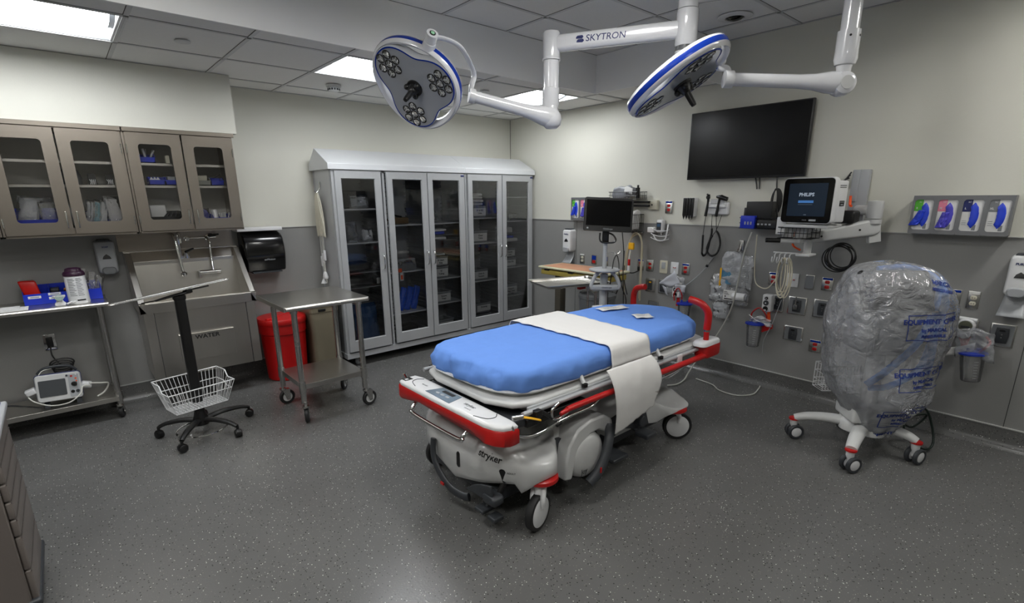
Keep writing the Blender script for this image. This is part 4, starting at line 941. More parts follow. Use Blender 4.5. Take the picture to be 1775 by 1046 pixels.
# side rails (near and far)
for sg, nm in ((-1, 'near'), (1, 'far')):
    yr = YC+sg*.485
    m = MB(); m.tube([(1.50, YC+sg*.44, .650), (3.18, YC+sg*.44, .650)], .013, 10); m.box((1.55, YC+sg*.42-.008, .625), (3.15, YC+sg*.42+.008, .668), bev=.004); obj('frame_rail', m, ALU, st)
    m = MB(); m.tube(smooth([(1.715, yr, .605), (1.76, yr, .612), (1.9, yr, .618), (3.0, yr, .612), (3.10, yr, .612)], 6), [.010, .016, .021, .022, .022], 14); rr = obj('side_rail', m, RED, st)
    for pts_, r_ in (([(1.39, yr, .64), (1.42, yr, .59), (1.50, yr, .555), (1.60, yr, .553), (1.70, yr, .568), (1.80, yr, .575), (1.95, yr, .580), (2.02, yr, .610)], .008),
                   ([(1.70, yr, .668), (1.655, yr, .645), (1.66, yr, .60), (1.70, yr, .585), (1.77, yr, .60)], .007),
                   ([(2.44, yr, .60), (2.47, yr, .578), (2.60, yr, .574), (2.74, yr, .580), (2.90, yr, .600), (2.93, yr, .62)], .008),
                   ([(2.60, yr, .61), (2.64, yr, .575), (2.70, yr, .56), (2.84, yr, .585), (2.88, yr, .605)], .006)):
        m = MB(); m.tube(smooth(pts_, 6), r_, 10); obj('rail_loop', m, CHROME, rr)
    m = MB(); m.cyl((1.685, yr, .556), (1.715, yr, .562), .013, seg=12); m.box((1.555, yr-.03*sg-.02, .62), (1.60, yr-.03*sg+.02, .66), bev=.005); m.tube([(1.60, YC+sg*.44, .65), (1.66, yr, .60)], .010, 8); obj('rail_clamp', m, BLACK, rr)
    m = MB(); m.box((2.83, YC+sg*.45-.006, .595), (2.885, YC+sg*.45+.006, .665), bev=.004); obj('rail_bracket', m, WHITE, rr)
    m = MB()
    for q in range(4): m.tube([(1.56+.10*q, YC+sg*.40, .60), (1.62+.10*q, YC+sg*.40, .565)], .010, 8)
    m.box((1.55, YC+sg*.40-.02, .555), (1.98, YC+sg*.40+.02, .60), bev=.006); obj('latch_mechanism', m, BLACK, rr)
m = MB(); m.tube(smooth([(1.475, 1.62, .655), (1.51, 1.60, .645), (1.565, 1.59, .622)], 4), [.010, .013, .008], 10, flat=.6); obj('release_handle', m, YEL, st)
m = MB(); m.tube([(1.43, 1.64, .655), (1.48, 1.62, .655)], .012, 10); obj('release_lever', m, STEEL, st)
# foot bumper
fp = [(1.300, 2.46), (1.300, 2.10), (1.305, 1.70), (1.318, 1.645), (1.345, 1.605), (1.385, 1.590), (1.43, 1.590), (1.44, 1.62), (1.445, 2.0), (1.445, 2.44), (1.43, 2.50), (1.34, 2.50), (1.31, 2.49)]
m = MB()
lows = [(x, y, .545+(.0 if (y < 1.80 or y > 2.36) else .03)) for x, y in fp]
fps = []
n_ = len(fp)
for i in range(n_):
    a, b = fp[i], fp[(i+1) % n_]
    for k in range(4): fps.append((a[0]+(b[0]-a[0])*k/4, a[1]+(b[1]-a[1])*k/4))
def lz(y): return .540+.032*max(0, min(1, (y-1.78)/.02))*max(0, min(1, (2.38-y)/.02))
cx_, cy_ = 1.375, 2.05
def ins(x, y, d): return (x+(cx_-x)/max(abs(cx_-x), .03)*min(abs(cx_-x), d), y+(cy_-y)/max(abs(cy_-y), .03)*min(abs(cy_-y), d))
m.loft([[(*ins(x, y, .010), lz(y)) for x, y in fps], [(x, y, lz(y)+.010) for x, y in fps], [(x, y, .614) for x, y in fps], [(*ins(x, y, .006), .624) for x, y in fps]]); bm_ = obj('foot_bumper', m, RED, st, ang=50)
m = MB(); m.loft([[(*ins(x, y, d), z) for x, y in fps] for d, z in ((.006, .622), (.004, .634), (.010, .643), (.020, .647))]); tp = obj('bumper_top', m, WHITE, bm_, ang=60)
M_ = plane_m((1.372, 2.105, .6475), (0, -1, 0), (1, 0, 0))
m = MB(); m.prism([(-.125, -.045), (.105, -.05), (.085, .045), (-.095, .05)], 0, .002, m=M_, bev=.0008); pn = obj('control_panel', m, mat('panel_grey_blue', '#6f7f8c', .35), tp)
m = MB(); m.prism(rrect(.10, .024, .003, 3, .0, .022), .0018, .003, m=M_); obj('display', m, BLACK, pn)
m = MB()
for k in range(3): m.prism(rrect(.028, .014, .004, 3, -.055+.045*k, -.012), .0018, .003, m=M_)
obj('button', m, LGREY, pn)
tx = MB(); text_mb('stryker', .030, M_ @ Matrix.Translation((.20, .012, .0006)), .0006, bold=.0004, mb=tx); text_mb('S C A L E', .012, M_ @ Matrix.Translation((.22, -.020, .0006)), .0006, mb=tx); text_mb('BED ALERT', .011, M_ @ Matrix.Translation((-.20, .0, .0006)), .0006, mb=tx); obj('lettering', tx, MGREY, tp)
for sg, yy in ((1, 2.33), (-1, 1.80)):
    m = MB(); m.tube(smooth([(1.325, yy, .6475), (1.35, yy+sg*.07, .6478), (1.39, yy+sg*.085, .6478), (1.42, yy+sg*.06, .6475)], 6), .0022, 6); obj('pinstripe', m, DGREY, tp)
m = MB(); m.box((1.325, 2.435, .6465), (1.375, 2.48, .6485), bev=.001); sq = obj('badge', m, BLACK, tp)
m = MB(); m.box((1.333, 2.445, .6484), (1.352, 2.462, .6492)); obj('badge_mark', m, WHITE, sq)
m = MB(); m.tube(smooth([(1.34, 2.345, .55), (1.305, 2.34, .52), (1.295, 2.30, .495), (1.295, 1.90, .500), (1.305, 1.865, .52), (1.34, 1.86, .55)], 6), .011, 12); obj('pull_bar', m, CHROME, bm_)
m = MB(); m.box((1.44, 1.68, .56), (1.62, 2.42, .61), bev=.01); obj('bumper_mount', m, DGREY, st)
# head end corners and push handles
for sg, (hx, hy) in ((-1, (3.20, 1.615)), (1, (3.54, 2.45))):
    m = MB(); ou = rrect(.20, .10, .03, 4, hx-.01, hy+.01*sg*-1); m.loft([[(x, y, z) for x, y in [(hx-.01+(a-hx+.01)*k, hy+(b-hy)*k) for a, b in ou]] for z, k in ((.595, .9), (.605, 1), (.675, 1), (.682, .97))]); cr = obj('head_bumper', m, RED, st)
    m = MB(); m.loft([[(hx-.03+(a-hx+.01)*k, hy+.01*-sg+(b-hy)*k, z) for a, b in rrect(.24, .10, .04, 5, hx-.01, hy)] for z, k in ((.680, 1.0), (.698, .98), (.71, .88), (.714, .7))]); obj('bumper_cap', m, WHITE, cr, ang=60)
    zt = .955 if sg < 0 else .925
    m = MB(); m.tube([(hx-.06, hy, .70), (hx-.06, hy, .77)], .018, 14); hh_ = obj('handle_stub', m, RED, st)
    m = MB(); m.tube([(hx-.06, hy, .765), (hx-.06, hy, .79)], .017, 14); obj('handle_sleeve', m, STEEL, hh_)
    m = MB(); m.tube(smooth([(hx-.06, hy, .785), (hx-.06, hy, zt-.065), (hx-.075, hy-sg*.03, zt-.01), (hx-.085, hy-sg*.075, zt+.012), (hx-.09, hy-sg*.125, zt+.022)], 7), .024, 16); obj('push_handle', m, RED, st)
m = MB(); m.tube([(3.27, 1.70, .64), (3.36, 2.38, .64)], .018, 10); obj('head_rail', m, MGREY, st)
# mattress inside the sheet
mo = [(1.465, 1.95), (1.50, 1.80), (1.60, 1.70), (1.75, 1.685), (3.08, 1.685), (3.20, 1.73), (3.38, 1.97), (3.42, 2.07), (3.38, 2.25), (3.22, 2.43), (3.10, 2.48), (1.70, 2.49), (1.56, 2.47), (1.48, 2.40), (1.455, 2.28)]
for _ in range(2):
    mo = [q for i in range(len(mo)) for q in ((mo[i][0]*.75+mo[(i+1) % len(mo)][0]*.25, mo[i][1]*.75+mo[(i+1) % len(mo)][1]*.25), (mo[i][0]*.25+mo[(i+1) % len(mo)][0]*.75, mo[i][1]*.25+mo[(i+1) % len(mo)][1]*.75))]
MC = (2.4, 2.085)
def moff(x, y, d):
    q = Vector((MC[0]-x, (MC[1]-y))); L = q.length; n = len(mo)
    return (x+q.x/L*d if L > 1e-6 else x, y+q.y/L*d if L > 1e-6 else y)
# true inward offsets from outline normals
nrm = []
for i in range(len(mo)):
    a, b = mo[i-1], mo[(i+1) % len(mo)]; tx_ = Vector((b[0]-a[0], b[1]-a[1])).normalized(); nrm.append(Vector((-tx_.y, tx_.x)))
if (Vector(MC)-Vector(mo[0])).dot(nrm[0]) < 0: nrm = [-v for v in nrm]
def mring(d, z): return [(mo[i][0]+nrm[i].x*d, mo[i][1]+nrm[i].y*d, z) for i in range(len(mo))]
m = MB(); m.loft([mring(.05, .712), mring(.045, .73), mring(.045, .79), mring(.06, .805)]); obj('mattress', m, DGREY, st)
m = MB(); m.loft([mring(.004, .709), mring(-.004, .714), mring(-.004, .720), mring(.004, .725)]); obj('mattress_piping', m, WHITE, st)
# the fitted blue sheet
m = MB(); RR = [mring(.012, .718), mring(-.006, .722), mring(-.012, .74), mring(-.012, .775), mring(-.008, .800), mring(.004, .818), mring(.018, .828)]
for k, z in ((.965, .834), (.93, .836), (.85, .837), (.7, .838), (.5, .839), (.3, .840), (.1, .840)):
    RR.append([(MC[0]+(x-MC[0])*k, MC[1]+(y-MC[1])*k, z) for x, y, _ in mring(.018, 0)])
m.loft(RR, cap=(False, True))
bmesh.ops.subdivide_edges(m.bm, edges=[e for e in m.bm.edges if e.calc_length() > .05], cuts=3, use_grid_fill=True)
bmesh.ops.subdivide_edges(m.bm, edges=[e for e in m.bm.edges if e.calc_length() > .035], cuts=2, use_grid_fill=True)
for v in m.bm.verts:
    x, y, z = v.co
    edge = 1 if z < .825 else max(0, 1-(z-.825)/.012)
    foot = max(0, 1-(x-1.40)/.55)
    wr = noise.noise(Vector((x*5.5+y*2.5, y*16-x*6, z*5)))*.5+noise.noise(Vector((x*18, y*9, z*22)))*.35
    fold = abs(noise.noise(Vector((x*3.2-y*7, y*3+x*5, z*14+3))))
    a = .022*edge*(.45+1.3*foot)+.005+.010*foot
    n_ = Vector((x-MC[0], (y-MC[1])*2.5, 0)).normalized()
    v.co += n_*(wr-fold*.6)*a*edge + Vector((0, 0, 1))*(wr*.6-fold*.3)*a*(.3 if edge > .5 else 1.0)
    if z < .725: v.co.z += noise.noise(Vector((x*6, y*6, 1)))*.010
sheet = obj('fitted_sheet', m, SHEET, ang=180); tag(sheet, 'light blue fitted sheet stretched over the stretcher mattress', 'sheet')
# white draw sheet across it, hanging down the near side
m = MB()
path = [(2.56, .745), (2.545, .80), (2.515, .838), (2.46, .8475), (2.30, .8485), (2.085, .849), (1.90, .8485), (1.76, .847), (1.705, .843), (1.675, .828), (1.662, .80), (1.656, .765), (1.650, .735), (1.655, .722)]
pp = smooth([(0, a, b) for a, b in path], 4)
def draw(u, v):
    i = v*(len(pp)-1); k = int(min(i, len(pp)-2)); f_ = i-k; p = pp[k].lerp(pp[k+1], f_)
    t_ = max(0, (2.5-p.y)/.85); xl = 2.185+.0*t_; xr = 2.625-.075*t_
    if p.z < .80 and p.y < 1.7: xl -= .0; 
    x = xl+(xr-xl)*u
    w = noise.noise(Vector((x*6, p.y*9, p.z*6)))*.0035+noise.noise(Vector((x*22, p.y*4, 1)))*.002
    e = (.006*math.sin(p.y*60)+.004*math.sin(p.y*23)) if u > .98 or u < .02 else 0
    return Vector((x+e, p.y-(w if p.y < 1.68 else 0), p.z+(w+.001 if p.y >= 1.66 else 0)))
m.grid(draw, 26, 90)
ds = thing('draw_sheet', 'white draw sheet laid across the blue sheet and hanging down its near side', 'sheet', (2.3, 1.66, .37))
obj('cloth', m, LINEN, ds, solid=.004, ang=180)
m = MB()
def hang(u, v):
    zt = .742; zb = .368+.075*u**1.4+.018*noise.noise(Vector((u*7, 2, 1)))*(v > .9)
    z = zt+(zb-zt)*v
    xl = 2.085+.045*v; xr = 2.505-.01*v+.035*math.sin(PI*min(1, v*1.2))-(.012*max(0, v-.75)*4)
    if u > .9 and v > .62: z += .02*noise.noise(Vector((u*20, v*20, 0)))
    x = xl+(xr-xl)*u
    y = 1.572-.016*math.sin(v*PI)+.045*(1-v)**6+noise.noise(Vector((x*7, z*3, 4)))*.012*v+noise.noise(Vector((x*16, z*12, 4)))*.004
    return Vector((x, y, z))
m.grid(hang, 26, 34); obj('hanging_end', m, LINEN, ds, solid=.004, ang=180)
# papers on the sheet
for (c, a, w, h, lb) in (((2.98, 2.28, .846), -.28, .24, .10, 'white printed slip lying near the far head corner of the blue sheet'), ((2.93, 1.98, .8455), -.62, .125, .115, 'square handwritten note lying near the head end of the blue sheet')):
    t = thing('paper_slip', lb, 'paper', c, a)
    m = MB(); m.grid(lambda u, v: Vector(((u-.5)*w, (v-.5)*h, .003+.004*math.sin(u*5+v*3)**2)), 10, 8); obj('sheet_of_paper', m, PAPER, t, local=True, solid=.0006)
    m = MB()
    for q in range(5): m.box((-w*.36, h*(.28-.13*q), .0085), (w*(.1+.25*((q*7) % 3)/3), h*(.28-.13*q)+.0018, .009))
    obj('writing', m, MGREY, t, local=True)
# ============================================================ FLOOR ITEMS, LEFT SIDE
# ---- work table at the left with its shelf
t = thing('work_table', 'long stainless work table with a lower shelf at the left, against the back wall', 'table', (-.6, BY, 0))
m = MB(); x0, x1, y0, y1, z = -1.45, .182, 4.728, 5.135, .922
m.box((x0, y0, z-.004), (x1, y1, z)); m.tube([(x0, y0+.012, z-.016), (x1, y0+.012, z-.016)], .016, 14); m.box((x1-.012, y0+.01, z-.035), (x1, y1, z)); obj('tabletop', m, STEELH, t, bevel=.002)
m = MB(); m.box((x0, y0+.02, .182), (x1-.06, y1-.02, .186)); m.box((x0, y0+.015, .150), (x1-.06, y0+.02, .186)); m.box((x0, y1-.025, .15), (x1-.06, y1-.02, .186)); obj('lower_shelf', m, STEELH, t, bevel=.001)
for (x, y) in ((.125, 4.79), (.125, 5.07), (-1.38, 4.79), (-1.38, 5.07)):
    m = MB(); m.tube([(x, y, .12), (x, y, .90)], .0205, 16); m.cyl((x, y, .145), (x, y, .215), .0255, seg=16); lg = obj('leg', m, STEEL, t)
    caster(lg, (x, y+.012), .047, .026, 1.3, .14, STEEL, RUBBER, DGREY)
# tray of supplies on it
tz = .923
def B2(label, x, w, h, name='supply_bin'):
    return bin_(name, label, x, 5.03, tz, w, .16, h, BLUEB, lip=.62)
t = thing('supply_tray', 'long bright blue supply tray on the work table with labelled sections', 'tray', (-.05, 5.02, tz))
m = MB(); x0, x1 = -.275, .165
m.box((x0, 4.945, tz), (x1, 5.11, tz+.005)); m.box((x0, 5.105, tz), (x1, 5.11, tz+.125))
for x in (x0, -.135, .005, .10, x1-.004):
    m.loft([[(xx, p[0], p[1]) for p in ((4.945, tz), (5.11, tz), (5.11, tz+.125), (5.02, tz+.115), (4.945, tz+.08))] for xx in (x, x+.004)])
m.box((x0, 4.940, tz), (x1, 4.945, tz+.078)); obj('tray_body', m, BLUEB, t, bevel=.001)
for k, (x, z) in enumerate(((-.215, .055), (-.105, .068), (-.105, .040), (.03, .068), (.03, .045))):
    m = MB(); m.box((x-.035, 4.9385, tz+z-.009), (x+.035, 4.94, tz+z+.009)); o = obj('section_label', m, PAPER, t)
    m = MB(); m.box((x-.024, 4.938, tz+z-.002), (x+.024, 4.9385, tz+z+.002)); obj('print', m, INKB, o)
m = MB(); m.box((-.255, 4.965, tz+.006), (-.165, 5.06, tz+.17), bev=.012, m=None)
for v in m.bm.verts: v.co.x -= (v.co.z-tz)*.18
m.jitter(.008, 20); tag(obj('red_pouch', m, mat('red_gloss_wrap', '#b8140f', .25)), 'glossy red pouch at the left end of the blue supply tray', 'pouch')
m = MB(); m.box((-.125, 4.97, tz+.006), (-.075, 5.08, tz+.10), bev=.006); tag(obj('black_case', m, BLACK), 'black case upright beside the red pouch in the supply tray', 'case')
cc = [mat('cap_pink', '#c84a9a', .4), mat('cap_orange', '#e89020', .4), mat('cap_green', '#9fd8a0', .4), mat('cap_blue', '#3f8fd0', .4), TEAL, mat('cap_violet', '#7a4ab0', .4), mat('cap_dkgreen', '#1f6a4a', .4)]
nm_ = ['pink', 'orange', 'pale green', 'light blue', 'teal', 'violet', 'dark green']
for k in range(12):
    c = k % 7; x = -.055+.012*k; y = 4.965+.02*((k*5) % 4); z_ = tz+.045+.012*((k*3) % 4); a = -.6+.25*((k*3) % 5)
    d = Vector((math.sin(a)*.6, -.75, .45)).normalized(); p = Vector((x, y+.03, z_))
    w = thing('blood_tube', nm_[c]+' capped sample tube lying in the supply tray', 'tube', p, group=nm_[c]+' capped tubes')
    m = MB(); m.cyl(p, p-d*.06, .0065, seg=10); obj('tube', m, CLEARP, w)
    m = MB(); m.lathe([(0, 0), (.009, 0), (.009, .016), (.006, .02), (0, .02)], frame(p, d), 12); obj('cap', m, cc[c], w)
for k in range(3): pouch(('left', 'middle', 'right')[k]+' crinkled clear syringe wrapper rising from the right of the supply tray', .075+.03*k, 5.02, tz+.01, .05, .22-.03*k, BAGC, seed=70+k, th=.05, fill=None, tilt=.15*k, name='clear_wrapper')
# wipes canister
t = thing('wipes_canister', 'tall white wipes canister with a dark purple lid on the work table', 'canister', (.024, 4.835, tz))
m = MB(); M_ = Matrix.Translation((.024, 4.835, tz)); m.lathe([(0, 0), (.060, .0), (.062, .006), (.0615, .10), (.060, .205), (0, .205)], M_, 36); obj('body', m, WHITE, t)
m = MB(); m.lathe([(.0635, .200), (.064, .215), (.058, .228), (.050, .232), (.046, .250), (.03, .256), (0, .257)], M_, 36); obj('lid', m, PURP, t)
m = MB()
for k in range(-7, 8): 
    pass
def curved(r, a0, a1, z0, z1, mb, n=14, c=(.024, 4.835, tz)): 
    mb.grid(lambda u, v: (c[0]+r*math.cos(a0+(a1-a0)*u), c[1]+r*math.sin(a0+(a1-a0)*u), c[2]+z0+(z1-z0)*v), n, 1)
for a0, a1 in ((-2.35, -1.65), (-1.55, -.95)):
    for q in range(11): curved(.0624, a0, a1-.1*((q*7) % 3), .06+.012*q, .064+.012*q, m, 8)
obj('small_print', m, MGREY, t)
m = MB(); curved(.0628, -1.75, -.95, .022, .032, m); obj('bar_print', m, INK, t)
# pulse sensor, cuff and papers
t = thing('skin_marker_scanner', 'small white hourglass shaped handheld scanner with a green face on the work table', 'scanner', (-.083, 4.80, tz))
m = MB(); m.loft([[(-.083+x, 4.80+y, tz+.001+z) for x, y in rrect(w, .05*w/.07, .012, 4)] for z, w in ((0, .06), (.015, .062), (.028, .040), (.04, .036), (.055, .06), (.064, .07), (.07, .07))]); obj('body', m, WHITE, t, ang=60)
m = MB(); m.prism(circ(.024, 20), .0, .002, m=plane_m((-.083, 4.772, tz+.058), (1, 0, 0), (0, .5, .8))); obj('green_face', m, mat('dark_green_face', '#1d4a35', .3), t)
m = MB()
for k in range(2): m.tube(smooth([(-.045+.02*k, 4.79, tz+.008), (-.02+.02*k, 4.78, tz+.02), (0.0+.02*k-.02, 4.80, tz+.012), (-.03+.02*k, 4.81, tz+.008)], 6, closed=True), .007, 8, closed=True)
tag(obj('white_loop', m, WHITE), 'coiled white strap in front of the wipes canister', 'strap')
m = MB(); m.box((-.52, 4.75, tz), (-.255, 4.92, tz+.002), m=None); o = obj('printed_paper', m, PAPER); tag(o, 'white printed sheet lying flat at the left of the work table', 'paper')
m = MB(); m.box((-.40, 4.80, tz+.003), (-.30, 4.95, tz+.005)); o = obj('printed_paper', m, PAPER); tag(o, 'second printed sheet partly on top of the first on the work table', 'paper')
# defibrillator on the lower shelf
zd = .187; t = thing('defibrillator', 'grey and white defibrillator monitor on the lower shelf of the work table', 'defibrillator', (-.20, 4.86, zd))
Md = Matrix.Translation((-.205, 4.80, zd+.04)) @ Matrix.Rotation(math.radians(3), 4, 'Y') @ Matrix.Rotation(-.16, 4, 'X')
m = MB(); M2 = Md @ Matrix(((1, 0, 0, 0), (0, 0, 1, 0), (0, 1, 0, 0), (0, 0, 0, 1)))
m.loft([[M2 @ Vector((x*k, .1+(y)*k, d)) for x, y in rrect(.255, .195, .022, 5)] for d, k in ((0, .95), (.01, 1), (.045, 1), (.05, .985))]); obj('front_housing', m, OFFW, t, ang=50)
m = MB(); m.loft([[M2 @ Vector((x*k, .1+(y)*k, d)) for x, y in rrect(.262, .202, .024, 5)] for d, k in ((.046, 1), (.07, 1.0), (.08, .97))]); obj('blue_band', m, NAVYM, t)
m = MB(); m.loft([[M2 @ Vector((x*k, .1+(y)*k, d)) for x, y in rrect(.25, .19, .02, 5)] for d, k in ((.078, 1), (.16, 1.0), (.17, .95))]); obj('rear_housing', m, LGREY, t)
F = Md @ plane_m((0, 0, .1), (1, 0, 0), (0, 0, 1))
m = MB(); m.prism(rrect(.150, .120, .006, 3, -.035, 0), -.0005, .003, m=F); obj('screen', m, mat('grey_lcd', '#4a4d4f', .25), t)
m = MB(); m.prism(rrect(.060, .165, .006, 3, .085, 0), 0, .0015, m=F); obj('key_panel', m, LGREY, t)
m = MB(); m.lathe([(.0, .014), (.012, .014), (.016, .008), (.018, 0)], F @ Matrix.Translation((.085, .01, 0)), 20); m.box((-.004, -.018, .01), (.004, .018, .018), m=F @ Matrix.Translation((.085, .01, 0)) @ rotz(.9)); obj('dial', m, BLACK, t)
for (x, y, r, mm) in ((.072, -.045, .012, BLACK), (.100, -.045, .012, DGREY), (.075, .07, .007, RED), (.098, .05, .006, ORANGE), (.10, .03, .005, ORANGE), (.05, .078, .007, DGREY), (.10, .078, .005, WHITE)):
    m = MB(); m.lathe([(0, .004), (r*.8, .004), (r, 0)], F @ Matrix.Translation((x, y, .001)), 16); obj('button', m, mm, t)
m = MB(); m.tube(smooth([Md @ Vector((-.11, .09, .205)), Md @ Vector((-.06, .08, .245)), Md @ Vector((.06, .08, .245)), Md @ Vector((.11, .09, .205))], 6), .010, 10); obj('carry_handle', m, DGREY, t)
for sx in (-1, 1):
    m = MB(); c = Md @ Vector((sx*.155, .03, .09)); m.box((-.03, -.03, -.02), (.03, .03, .02), bev=.008, m=Matrix.Translation(c) @ Matrix.Rotation(.3*sx, 4, 'Y')); pdl = obj('paddle_connector', m, WHITE, t)
m = MB(); m.box((-.30, 4.80, zd+.0), (-.27, 4.90, zd+.03)); m.box((-.12, 4.80, zd), (-.09, 4.90, zd+.03)); obj('foot', m, DGREY, t)
m = MB(); m.tube(smooth([(-.37, 4.78, .30), (-.34, 4.74, .27), (-.26, 4.725, .225), (-.16, 4.72, .225), (-.09, 4.74, .27), (-.07, 4.78, .31), (-.03, 4.80, .30)], 7), .0045, 8); m.tube(smooth([(-.03, 4.80, .32), (.03, 4.82, .30), (.08, 4.84, .28), (.05, 4.85, .22), (-.0, 4.82, .20)], 6), .006, 8); m.tube(smooth([(-.32, 4.84, .38), (-.28, 4.90, .44), (-.22, 4.92, .45)], 5), .003, 6)
obj('patient_cable', m, CORDW, t)
m = MB()
for k in range(4): m.tube(smooth([(-.16+.075*math.cos(a)*(.7+.08*k), 4.98+.03*k, .415+.035*math.sin(a)+.009*k) for a in [2*PI*q/10 for q in range(10)]], 3, closed=True), .0055, 8, closed=True)
m.tube(smooth([(-.203, 5.13, .57), (-.205, 5.10, .50), (-.17, 5.04, .44)], 5), .0045, 8)
tag(obj('coiled_power_cord', m, CORDK), 'coiled black power cord behind the defibrillator', 'cord')
m = MB(); m.tube(smooth([(-.55, 4.80, .25), (-.48, 4.77, .27), (-.40, 4.78, .24), (-.32, 4.80, .20)], 6), .006, 8); tag(obj('black_cable', m, CORDK), 'black cable trailing left along the lower shelf of the work table', 'cable')

# ---- drawer cart at the left edge
t = thing('drawer_cart', 'taupe medical drawer cart cut off by the left edge of the picture', 'drawer cart', (-.62, 2.74, 0))
x0, x1, y0, y1 = -.95, -.335, 2.50, 2.98
m = MB(); m.box((x0, y0, .12), (x1, y1, .785)); obj('body', m, TAUPE, t, bevel=.004)
m = MB(); m.box((x0-.01, y0-.012, .785), (x1+.035, y1+.012, .812), bev=.008); tp_ = obj('worktop', m, LGREY, t)
m = MB(); m.box((x0+.01, y0+.006, .8122), (x1+.018, y1-.006, .8135)); obj('blue_mat', m, NAVYM, tp_)
zz = .775
for k, h in enumerate((.075, .075, .075, .075, .075, .15, .14)):
    m = MB(); m.box((x1, y0+.012, zz-h+.004), (x1+.022, y1-.012, zz), bev=.007); d = obj('drawer', m, TAUPE, t)
    m = MB(); m.box((x1+.0195, y0+.0125, zz-.004), (x1+.0225, y1-.0125, zz+.000)); obj('drawer_gap_line', m, mat('dark_taupe', '#4a4542', .4) if 'dark_taupe' not in MATS else MATS['dark_taupe'], d)  # dark-coloured strip standing in for the shaded gap between drawers
    zz -= h
m = MB(); m.box((x0, y0-.008, .09), (x1+.03, y1+.008, .125), bev=.012); obj('bumper_base', m, DGREY, t)
for (x, y) in ((x1-.07, y0+.06), (x1-.07, y1-.08), (x0+.07, y0+.06), (x0+.07, y1-.08)): caster(t, (x, y), .055, .03, .4, .12, DGREY, RUBBER, DGREY)

# ---- roll stand with wire basket
sx, sy = .532, 4.03
t = thing('roll_stand', 'black roll stand on five casters with a white wire basket and a long tray arm', 'roll stand', (sx, sy, 0))
m = MB()
m.lathe([(0, .075), (.05, .08), (.055, .11), (.04, .15), (.034, .18), (0, .18)], Matrix.Translation((sx, sy, 0)), 20)
tips = []
for k, (tx_, ty_) in enumerate(((.285, 4.16), (.370, 3.80), (.712, 3.80), (.872, 4.13), (.60, 4.36))):
    d = Vector((tx_-sx, ty_-sy, 0)); tips.append((tx_, ty_))
    arm = [Vector((sx, sy, .115))+d*.12, Vector((sx, sy, .12))+d*.45, Vector((sx, sy, .105))+d*.8, Vector((sx, sy, .082))+d*.99]
    m.tube(smooth(arm, 5), [.026, .022, .018, .016], 12, flat=.75)
bs = obj('star_base', m, BLACK, t)
for k, (a, b) in enumerate(tips):
    c = MB(); c.cyl((a, b, .04), (a, b, .085), .009, seg=10); ax = Vector((math.cos(k*1.3+.5), math.sin(k*1.3+.5), 0)); ctr = Vector((a, b, .029))
    for sg in (-1, 1): c.lathe([(0, -.009), (.022, -.010), (.028, -.006), (.028, .006), (.022, .010), (0, .009)], frame(ctr+ax*.013*sg, ax), 18)
    c.lathe([(.030, -.012), (.031, 0), (.030, .012), (.018, .012), (.018, -.012)], frame(ctr+Vector((0, 0, .004)), ax), 18)
    obj('caster', c, BLACK, t)
m = MB(); m.tube([(sx+.16*math.cos(2*PI*k/40), sy+.16*math.sin(2*PI*k/40), .045) for k in range(40)], .0055, 8, closed=True); obj('foot_ring', m, CHROME, t)
m = MB(); m.loft([[(sx+x, sy+y, z) for x, y in rrect(.062, .062, .014, 4)] for z in (.17, 1.0)]); m.box((sx-.012, sy-.012, .15), (sx+.012, sy+.012, .2)); obj('column', m, BLACK, t)
# head and clamp
m = MB(); m.loft([[(sx+x*k, sy+y*k, z) for x, y in rrect(.075, .07, .02, 4)] for z, k in ((.985, .8), (1.0, 1), (1.02, 1))]); m.tube(smooth([(sx-.14, sy-.06, 1.012), (sx-.05, sy-.02, 1.024), (sx+.07, sy+.03, 1.035)], 5), [.010, .024, .020], 12, flat=.6, up=(0, 0, 1)); m.tube([(sx+.03, sy+.01, 1.045), (sx+.20, sy+.10, 1.052)], .006, 8); m.tube([(sx-.22, sy-.10, 1.012), (sx-.08, sy-.04, 1.015)], .004, 6); m.box((sx+.045, sy+.0, 1.03), (sx+.085, sy+.05, 1.06), bev=.006); obj('tilt_head', m, BLACK, t)
m = MB(); pA, pB = Vector((.16, 3.80, 1.045)), Vector((.865, 4.22, 1.072)); dd = (pB-pA).normalized(); nn = Vector((-dd.y, dd.x, 0))
for o_, w_ in ((-.02, .0045), (.02, .0045)): m.tube([pA+nn*o_, pB+nn*o_], w_, 8)
m.tube(smooth([pB-nn*.02, pB+dd*.02, pB+nn*.02], 5), .0045, 8); m.tube(smooth([pA-nn*.02, pA-dd*.02, pA+nn*.02], 5), .0045, 8)
a = MB(); a.loft([[pA+nn*-.018+Vector((0, 0, -.003)), pB+nn*-.018+Vector((0, 0, -.003)), pB+nn*.018+Vector((0, 0, -.003)), pA+nn*.018+Vector((0, 0, -.003))], [pA+nn*-.018+Vector((0, 0, .001)), pB+nn*-.018+Vector((0, 0, .001)), pB+nn*.018+Vector((0, 0, .001)), pA+nn*.018+Vector((0, 0, .001))]]); obj('tray_bar', a, STEEL, t)
obj('tray_frame', m, STEEL, t)
